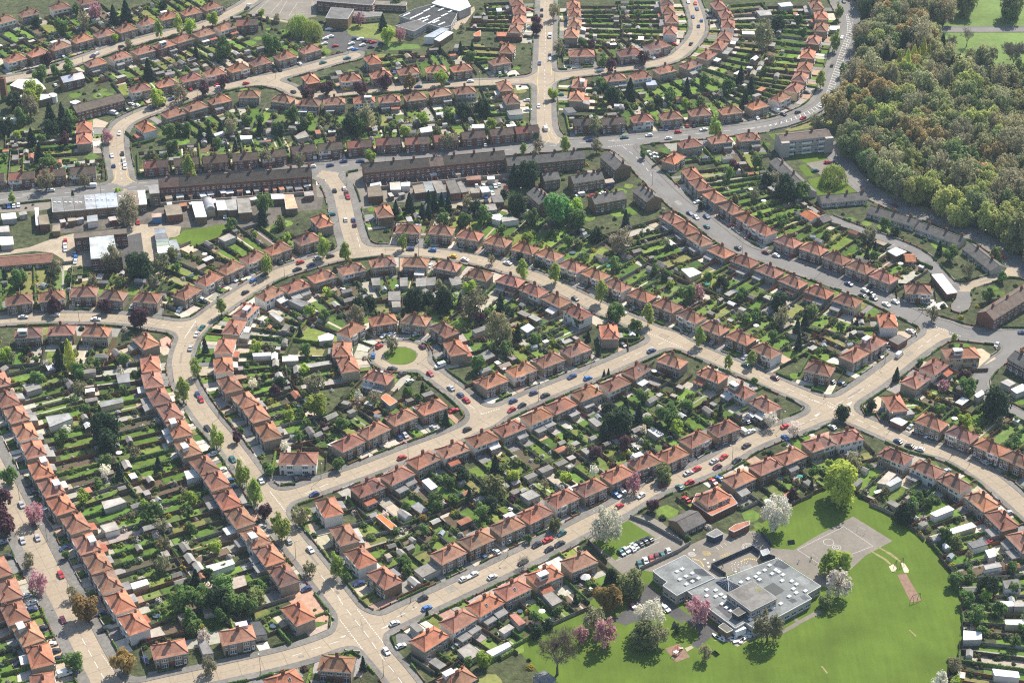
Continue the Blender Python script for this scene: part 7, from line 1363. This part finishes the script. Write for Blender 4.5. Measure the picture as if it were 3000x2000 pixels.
CARS = '''A 823,917,w 765,1070,w 843,1057,k 850,1095,w 858,1125,w 860,1150,w 782,1140,b 630,1280,V 350,1310,w 60,1420,B 95,1415,w 127,1412,w 30,1420,k 905,715,w 950,728,w 875,755,k 785,780,V 1175,680,b 1280,685,k 1115,722,k 1055,742,k 1310,615,r 1695,573,r 1495,578,r 1505,600,w 1890,485,k 1925,480,k 2063,437,w 2225,430,g 2020,630,k 1700,60,k 1730,35,w 2220,150,k 2265,200,w 2300,210,k 2240,265,w 2275,250,w 2235,300,w 2310,315,r 640,385,b 665,370,w 205,495,k 435,390,b 835,320,k 1270,205,k 380,445,k 2165,1080,V 2275,1137,b 2150,1145,w 1550,1490,w 1380,1180,k 1350,1185,k 1530,1160,k 1840,1135,r 380,585,w 2305,1310,k 2285,1475,g 950,1530,r
B 1290,65,r 1378,65,k 1377,105,k 1290,188,w 1275,250,k 1437,250,V 1437,375,b 1437,405,w 1364,435,b 1360,730,w 1405,885,V 1787,482,w 1610,430,w 2175,385,r 2195,377,r 2145,397,w 2300,305,r 890,558,w 725,575,b 530,595,b 35,612,y 1130,490,w 1090,500,w 40,400,g 130,268,w 145,310,w 165,280,k 190,285,m 220,290,r 275,295,k 205,325,k 95,265,b 70,300,w 65,335,w 95,340,B 990,997,w 1950,945,g 2120,930,w 2260,960,w 2320,907,r 2235,885,b 1715,965,b 2110,1050,w 2160,1085,w 2150,1060,w 10,1100,b 130,1110,b 20,1295,w 35,1325,m 45,1355,r 30,1510,w 105,1510,b 110,1545,m 1645,1345,V 1720,1348,r 1805,1330,w 1835,1300,k 1040,1330,w 1085,1270,w 930,1275,w 980,1275,w 1060,1280,w 1035,1300,g 995,1350,B 1000,1385,k 1135,1285,r 1135,1302,r 1120,1240,k 700,1375,B 1510,650,g 1280,690,w 1285,755,w 2280,1180,w 1965,435,b 365,497,b
C 25,15,w 88,22,r 100,60,b 55,115,b 130,140,B 110,178,b 58,300,k 185,122,k 1110,10,k 1097,257,w 1018,448,k 1023,660,m 955,730,w 790,770,k 830,812,r 690,785,k 512,813,w 145,892,w 30,865,r 75,865,k 1000,1117,r 1033,1115,k 915,1173,g 855,635,k 45,1470,b 92,1495,w 165,1490,b 100,1392,w 160,1415,w 185,1430,b 335,1550,m 165,1558,g 640,760,V 1460,1410,m
D 450,88,r 447,118,w 450,148,w 515,178,b 520,205,B 520,232,w 160,612,s 380,598,w 90,578,s 910,540,s 1385,490,w 1400,505,k 1238,560,w 1610,358,w 1515,395,r 1733,358,B 1815,318,k 1690,443,k 2050,288,k 2140,255,b 2068,237,r 2185,207,s 2275,193,k 1925,240,k 1410,690,g 1380,735,w 1337,825,s 1362,1145,b 1385,1180,r 1420,1380,k 1465,1555,w 1555,1230,k 935,655,w 660,628,w
E 475,145,b 628,152,B 770,195,y 850,220,w 1157,232,w 1075,172,s 1610,487,k 2018,553,s 1957,570,s 1550,330,k 262,815,r 220,878,B 557,815,m 612,1003,r 350,968,k 755,1100,s 820,1147,b 860,1183,r 775,1255,r 635,1375,s 868,1385,k 1178,1255,r 1250,1225,k 1185,1190,b 1325,1135,b 1410,1155,k 1588,1022,b 1700,1035,B 2145,850,b 1940,805,k 400,1440,b 440,1425,s 510,730,w 345,730,w 295,742,w 680,950,V 470,1055,w 2100,1195,w 1960,1485,w 2020,1515,w 270,1505,k 385,405,w 610,262,w 415,1010,k 15,425,w
F 578,162,m 645,190,w 752,190,r 380,138,k 450,60,m 1145,385,b 1255,430,w 1300,455,k 1235,470,k 1298,495,k 1395,530,w 1465,508,w 1550,495,s 1695,510,s 1300,400,k 1210,355,k 2205,195,r 2165,803,s 1490,873,V 1410,803,s 1355,882,k 1095,1070,b 1022,1055,k 635,1030,m 440,940,g 547,925,m 210,785,s 995,530,w 1570,710,w 1375,1260,B 1570,1370,s 1625,1395,s 1680,1425,w 1480,1470,b 1557,1505,k 1625,1535,w 710,1365,r 707,1442,B 440,1497,k 1030,1370,s 440,1330,b 480,1310,V 412,1400,V 470,1400,w 225,1505,k 2345,718,b 430,890,s
G 148,337,s 125,592,s 258,565,s 235,480,k 425,815,r 430,1130,m 450,637,b 55,695,k 15,595,s 185,963,w 225,1010,w 220,1060,b 285,1190,k 380,1345,k 410,1395,k 345,1300,w 445,1500,V 690,1085,b 310,375,s 240,250,k 215,200,k 2165,268,b 2115,130,k 2035,155,k 1797,172,w 1988,588,s 2145,645,w 2110,918,b 1580,30,g 1525,100,w 1580,175,b 1605,215,b 1700,350,k 1795,490,s 1000,1405,b 710,1200,k 130,1430,k
H 418,14,r 368,1155,w 310,1345,w 410,1310,w 590,1050,B 560,980,k 845,848,w 905,817,w 1040,835,w 1252,735,k 1440,650,k 1510,612,k 1348,612,k 1422,580,r 1518,535,g 1067,660,w 980,695,b 2065,275,w 1932,240,w 1897,275,B 1915,347,r 2215,205,m 2330,220,g 2122,165,k 125,880,b 795,1310,s 2232,1050,w 2000,1030,m 1930,668,g,60/45 1960,650,s,60/45 2000,640,w,60/45 2020,622,s,60/45 2055,605,k,60/45 2090,590,k,60/45 2122,575,k,60/45 2055,748,g,22/40 2097,725,w,22/40 2137,712,r,22/40 2175,697,m,22/40 2210,682,g,22/40 2255,660,w,22/40
I 40,120,s 95,93,r 218,38,s 258,90,m 372,35,k 282,10,r 48,185,r 212,180,r 255,160,B 25,300,r 2078,45,s 1820,105,s 2240,395,s 2115,595,r'''
CL = []
UPPARK = gp('K 740,220 1000,270 1080,345 1330,360 1420,420 1330,470 1050,520 740,480')
for p, ex in pts(CARS):
    x, y = ground(p, .7); cr = random.Random(int(x * 31 + y * 17)); nr = nearest_road(x, y); fc = samp(FC, x, y)
    if len(ex) > 1: dx, dy = map(float, ex[1].split('/')); a_, b_ = ground((p[0], p[1])), ground((p[0] + dx, p[1] + dy)); ang = math.atan2(b_[1] - a_[1], b_[0] - a_[0])
    elif inpoly(x, y, UPPARK): ang = cr.uniform(-.12, .12) + .35
    elif abs(math.hypot(x - CIRC[0], y - CIRC[1]) - 9.6) < 3.5: ang = math.atan2(y - CIRC[1], x - CIRC[0]) + PI / 2
    elif fc < 1.6: ang = nr[1]
    else: ang = nr[1] + PI / 2
    ang += cr.uniform(-.06, .06)
    if cr.random() < .5: ang += PI
    if fc < .9 and fc > -1.05 and len(ex) == 1 and math.hypot(x - CIRC[0], y - CIRC[1]) > 14:               # parked cars stand just inside the kerb
        v = np.array((x, y)) - nr[3]; dd = np.linalg.norm(v)
        if dd > .5: x, y = nr[3] + v / dd * (nr[2]['w'] / 2 - 1.05)
    wh = 'parked at the kerb by' if fc < .9 else 'on the drive of'
    if fc < -2.2: wh = 'driving past'
    CL.append((y, x, ang, ex[0], wh))
CL.sort(); cm = MB()
nc = 0
for y, x, ang, c, wh in CL:
    cr = random.Random(int(x * 13 + y * 7)); kd = 'van' if c == 'V' else cr.choice(('hatch', 'hatch', 'saloon')); M_ = CARM[kd]; col = vary(CC[c][0], .08, cr)
    z = .14 if -.0 < samp(FC, x, y) < 9 and samp(FP, x, y) < 0 else .034
    if kd != 'van': nc += 1
    if kd != 'van' and nc > 300:
        m = MB(); m.v = [(v[0], v[1], v[2] + z) for v in M_['b'].v]; m.f = M_['b'].f; place(m, cm, (x, y), ang, col); continue
    o = link('parked_van' if kd == 'van' else 'parked_car', None, None, (x, y, z), ang)
    link('body', M_['body'], o, color=col); link('windows', M_['glass'], o)
    if imgy(x, y)[0] > 560:
        for sx_ in (-.62, .62):
            for sy_ in (-1, 1): link('wheel', M_['wheel'], o, (M_['X'] * sx_, sy_ * (M_['Y'] - .08), .31))
        if imgy(x, y)[0] > 1000:
            for sy_ in (-1, 1): link('headlight', M_['light'], o, (M_['X'] + .004, sy_ * M_['Y'] * .68, .6))
    tag(o, uniq(f'{CC[c][1]} {"van" if kd == "van" else ("estate car" if kd == "saloon" else "hatchback")} {wh} {gref(x, y)}', 0), 'van' if kd == 'van' else 'car', 'parked vans' if kd == 'van' else 'cars parked along the streets')
if cm.f: o = struct(link('parked_cars', cm.data('parked_cars', [mat('car_paint_mass', src_='attr', rough=.3, spec=.6)])), 'stuff'); o['label'] = 'the farthest parked cars near the top of the photo'; o['category'] = 'cars'
# ------------------------------------------------------------------ lamp posts
lp = MB(); lp.tube((0, 0, 0), (0, 0, 1.2), .13, .11, 6, 0); lp.tube((0, 0, 1.2), (0, 0, 7.6), .09, .06, 6, 0); LPD = lp.data('post', [mat('post_metal', (.16, .14, .115), .6)])
la = MB(); la.tube((0, 0, 7.55), (1.1, 0, 8.0), .05, .04, 5, 0); LAD = la.data('arm', [mat('post_metal')])
lh = MB(); lh.box(.9, -.16, 7.92, 1.6, .16, 8.1, 0, bottom=True); LHD = lh.data('lamp_head', [mat('lamp_grey', (.5, .5, .48), .5)])
LPS = [ground(p) for p, _ in pts('G 138,315 478,985 2038,710 1797,1507 H 477,1015 563,960 E 603,878 S 2841,1359 2788,1334 1691,850 1565,790 F 290,850 685,1365 410,180 960,300 1105,370 1650,585 C 955,805 668,850 B 1315,1000 1470,560 1918,940 1240,1400 A 1010,1215 410,1255 1900,540 930,520 G 840,1500')]
for r in RD:
    if r['pv'] < 2: continue
    P = r['P']; acc = 15; sd_ = 1
    for a, b in zip(P[:-1], P[1:]):
        L = np.linalg.norm(b - a); acc += L
        if acc > 34:
            acc = 0; d = (b - a) / max(L, 1e-6); n_ = np.array((-d[1], d[0])); q = b + n_ * sd_ * (r['w'] / 2 + .45); sd_ = -sd_; v, u_ = imgy(*q)
            if not (0 < u_ < 3000 and 0 < v < 2000) or samp(FC, *q) < .25 or samp(FP, *q) > -.2: continue
            if any(math.dist(q, w_) < 24 for w_ in LPS): continue
            LPS.append((float(q[0]), float(q[1])))
for x, y in LPS:
    nr = nearest_road(x, y); v = nr[3] - np.array((x, y)); o = link('lamp_post', None, None, (x, y, 0), math.atan2(v[1], v[0])); link('post', LPD, o); hd = link('arm', LAD, o); link('lamp_head', LHD, hd)
    tag(o, uniq(f'thin grey lamp post at the kerb by {gref(x, y)}', 0), 'lamp post', 'lamp posts along the streets')
# ------------------------------------------------------------------ things on the school ground
def hull(L, W, Hh):
    m = MB(); n = 8; sec = []
    for k in range(n + 1):
        t = k / n; w_ = W / 2 * (math.sin(PI * min(1, t * .75 + .25)) ** .6 if t < 1 else .02); sec.append((-L / 2 + L * t, max(w_, .02)))
    for (xa, wa), (xb, wb) in zip(sec[:-1], sec[1:]):
        for s_ in (-1, 1): q = [(xa, s_ * wa, Hh), (xb, s_ * wb, Hh), (xb, s_ * wb * .45, .05), (xa, s_ * wa * .45, .05)]; m.face(q if s_ < 0 else q[::-1])
        m.face([(xa, -wa, Hh - .12), (xb, -wb, Hh - .12), (xb, wb, Hh - .12), (xa, wa, Hh - .12)])
    m.face([(-L / 2, -sec[0][1], Hh), (-L / 2, -sec[0][1] * .45, .05), (-L / 2, sec[0][1] * .45, .05), (-L / 2, sec[0][1], Hh)]); return m
HUL = hull(3.4, 1.3, .6).data('dinghy', [mat('boat_white', (.8, .8, .79), .4)])
for k, (p, _) in enumerate(pts('J 845,1268 885,1295 930,1295 1005,1292 1060,1300 1100,1330 1150,1322 1180,1300 1205,1272 1195,1225')):
    x, y = ground(p); o = link('dinghy', HUL, None, (x, y, .04), [2.2, 2.4, 1.7, 2.9, .6, .3, 1.1, .7, 2.9, 2.4][k]); tag(o, uniq(['upturned white dinghy at the left end of the boat row behind the school', 'white dinghy beside the end dinghy behind the school', 'white dinghy standing straight in the boat row behind the school', 'white dinghy lying lengthwise in the boat row behind the school', 'white dinghy between the flat one and the corner behind the school', 'white dinghy on the pale corner slab behind the school', 'white dinghy at the field side of the boat pile', 'white dinghy right of the corner boats behind the school', 'white dinghy lowest right in the boat pile', 'white dinghy beside the white trailer behind the school'][k], 0), 'boat', 'white dinghies behind the school')
x, y = ground(src('J', 1110, 1240)); o = link('box_trailer', None, None, (x, y, 0), .5); b = MB(); b.box(-2.2, -1.5, .6, 2.2, 1.5, 2.9, bottom=True); link('body', b.data('body', [mat('boat_white')]), o)
for sx_ in (-.6, .6):
    for sy_ in (-1, 1): link('wheel', CARM['van']['wheel'], o, (sx_, sy_ * 1.4, .31))
b = MB(); b.beam((2.2, 0, .55), (3.4, 0, .45), .12, .12); link('drawbar', b.data('drawbar', [M_METAL]), o); tag(o, 'white box trailer between the dinghies behind the school', 'trailer')
x, y = ground(src('I', 1355, 262)); o = link('boat', hull(5.2, 1.9, 1.1).data('boat', [mat('boat_cream', (.7, .64, .5), .4)]), None, (x, y, .2), .5); tag(o, 'cream motor boat on the drive behind the ridged garage', 'boat')
for k, (p, lb) in enumerate(zip([q for q, _ in pts('J 1715,205 375,1150 855,1455')], ['tilted dark board on the grass above the school', 'tilted dark board beside the lane bushes at the school', 'tilted dark board near the field corner of the school'])):
    x, y = ground(p); b = MB(); b.face([(-1.4, -.6, .05), (1.4, -.6, .05), (1.4, .6, 1.4), (-1.4, .6, 1.4)], 0); b.face([(-1.4, .6, 1.4), (1.4, .6, 1.4), (1.4, -.6, .05), (-1.4, -.6, .05)], 0); b.tube((-1.2, .62, 0), (-1.2, .6, 1.35), .05, .05, 4); b.tube((1.2, .62, 0), (1.2, .6, 1.35), .05, .05, 4); o = link('tilted_board', b.data('tilted_board', [mat('dark_board', (.03, .04, .06), .5)]), None, (x, y, 0), .2 + k); tag(o, lb, 'board')
x, y = ground(src('J', 405, 1460)); o = link('climbing_frame', None, None, (x, y, .03), .9); b = MB()
for sx_ in (-1.5, 0, 1.5):
    for sy_ in (-.8, .8): b.tube((sx_, sy_, 0), (sx_, sy_, 2.4), .07, .07, 5)
    b.tube((sx_, -.8, 2.4), (sx_, .8, 2.4), .06, .06, 5)
for sy_ in (-.8, .8): b.tube((-1.5, sy_, 2.4), (1.5, sy_, 2.4), .06, .06, 5); b.tube((-1.5, sy_, 1.2), (1.5, sy_, 1.2), .05, .05, 5)
link('frame', b.data('frame', [mat('frame_red', (.4, .06, .05), .6)]), o); b = MB(); b.face([(1.5, -.4, 1.3), (1.5, .4, 1.3), (3.6, .4, .15), (3.6, -.4, .15)][::-1]); b.box(-1.5, -.8, 1.15, 0, .8, 1.25, bottom=True); link('slide', b.data('slide', [M_FRAME]), o); tag(o, 'climbing frame with pale slide on the square play pit', 'climbing frame')
def aframe(p, ang, h, w_, lb, nm='rope_frame'):
    x, y = ground(p); b = MB()
    for s_ in (-1, 1): b.tube((s_ * w_ / 2, -1, 0), (s_ * w_ / 2, 0, h), .09, .07, 5); b.tube((s_ * w_ / 2, 1, 0), (s_ * w_ / 2, 0, h), .09, .07, 5)
    b.tube((-w_ / 2, 0, h), (w_ / 2, 0, h), .08, .08, 5); o = link(nm, b.data(nm, [M_BARK]), None, (x, y, 0), ang); tag(o, lb, nm.replace('_', ' '))
aframe(src('I', 1490, 765), .5, 3.4, 3.2, 'timber frame and ramp at the head of the long bark run'); aframe(src('I', 1605, 1000), .5, 3.0, 3.4, 'timber frame at the foot of the long bark run')
def goal(p, ang, lb):
    x, y = ground(p); b = MB(); b.tube((-1.6, 0, 0), (-1.6, 0, 2), .05, .05, 5); b.tube((1.6, 0, 0), (1.6, 0, 2), .05, .05, 5); b.tube((-1.6, 0, 2), (1.6, 0, 2), .05, .05, 5); b.tube((-1.6, 0, 2), (-1.6, 1, 0), .03, .03, 4); b.tube((1.6, 0, 2), (1.6, 1, 0), .03, .03, 4); o = link('goal', b.data('goal', [M_FRAME]), None, (x, y, .03), ang); tag(o, lb, 'goal')
goal(src('I', 908, 725), 2.2, 'small white goal frame on the lower end of the ball court'); goal(src('I', 1230, 530), 2.4, 'small white goal frame at the upper edge of the ball court')
x, y = ground(src('H', 1680, 870)); o = link('gazebo', None, None, (x, y, 0)); b = MB(); b2 = MB()
for k in range(8):
    a = k * PI / 4; b.tube((1.8 * math.cos(a), 1.8 * math.sin(a), 0), (1.8 * math.cos(a), 1.8 * math.sin(a), 2.3), .07, .07, 5); a2 = a + PI / 4; b2.face([(2.1 * math.cos(a), 2.1 * math.sin(a), 2.25), (2.1 * math.cos(a2), 2.1 * math.sin(a2), 2.25), (0, 0, 3.5)])
    if k != 6: b.beam((1.8 * math.cos(a), 1.8 * math.sin(a), .2), (1.8 * math.cos(a2), 1.8 * math.sin(a2), .2), .05, .7)
link('posts', b.data('posts', [M_WALLS['brown']]), o); link('roof', b2.data('roof', [M_FLAT]), o, color=(.66, .64, .6)); tag(o, 'round garden gazebo with pale pointed roof next to the school row', 'gazebo')
# ------------------------------------------------------------------ people: a few pixels tall
def person(p, ang, top, legs, lb, stride=.2):
    x, y = ground(p); me = bpy.data.meshes.new('person'); V = [(0, 0, .92), (0, .01, 1.12), (0, .0, 1.38), (0, .01, 1.52), (0, .03, 1.66), (-.1, 0, .88), (-.11, stride, .48), (-.11, stride * .9, .06), (.1, 0, .88), (.11, -stride * .6, .48), (.11, -stride * 1.5, .08), (-.2, 0, 1.38), (-.25, -.08, 1.1), (-.24, .05, .88), (.2, 0, 1.38), (.25, .1, 1.1), (.24, .2, .9), (-.11, stride + .1, .04), (.11, -stride * 1.5 + .14, .04)]
    E = [(0, 1), (1, 2), (2, 3), (3, 4), (0, 5), (5, 6), (6, 7), (0, 8), (8, 9), (9, 10), (2, 11), (11, 12), (12, 13), (2, 14), (14, 15), (15, 16), (7, 17), (10, 18)]
    me.from_pydata(V, E, []); o = link('person', me, None, (x, y, .05), ang); o.modifiers.new('skin', 'SKIN'); rd = [.15, .14, .17, .06, .11, .1, .07, .05, .1, .07, .05, .07, .05, .04, .07, .05, .04, .04, .04]
    if not me.skin_vertices: me.attributes.new('x', 'FLOAT', 'POINT')
    bpy.context.view_layer.objects.active = o
    sk = me.skin_vertices[0].data if me.skin_vertices else None
    if sk:
        for k, r_ in enumerate(rd): sk[k].radius = (r_, r_ * .8)
        sk[0].use_root = True
    me.materials.append(mat('cloth_' + top[0], top[1], .9)); tag(o, lb, 'person')
for a in (('F', 978, 1172, 1.0, ('dark', (.03, .03, .04)), 'person in dark clothes crossing the pavement by the crossroads'), ('G', 2112, 815, .4, ('navy', (.04, .05, .1)), 'person in dark clothes on the pavement beside a budding street tree'), ('I', 799, 738, 2, ('pale', (.5, .55, .65)), 'person in pale top standing on the playground tarmac'), ('I', 884, 722, 3, ('grey', (.2, .2, .2)), 'person in grey beside the small goal'), ('B', 1290, 1290, 1, ('black', (.02, .02, .02)), 'person in black in the crowded yard'), ('I', 275, 772, 1, ('olive', (.1, .1, .05)), 'person standing inside the walled school yard')):
    person(src(a[0], a[1], a[2]), a[3], a[4], None, a[5])
# ------------------------------------------------------------------ the hazy air
hz = MB(); hz.box(-1520, -320, -1.3, 1520, 3020, H + 12, 0, bottom=True)
hm = bpy.data.materials.new('haze'); hm.use_nodes = True; n = hm.node_tree
for q in list(n.nodes):
    if q.type == 'BSDF_PRINCIPLED': n.nodes.remove(q)
pv = n.nodes.new('ShaderNodeVolumePrincipled'); pv.inputs['Color'].default_value = (.66, .85, 1, 1); pv.inputs['Density'].default_value = .000055; pv.inputs['Anisotropy'].default_value = .1
n.links.new(pv.outputs[0], n.nodes['Material Output'].inputs['Volume'])
struct(link('haze', hz.data('haze', [hm])), 'stuff'); hm.cycles.homogeneous_volume = True if hasattr(hm.cycles, 'homogeneous_volume') else None
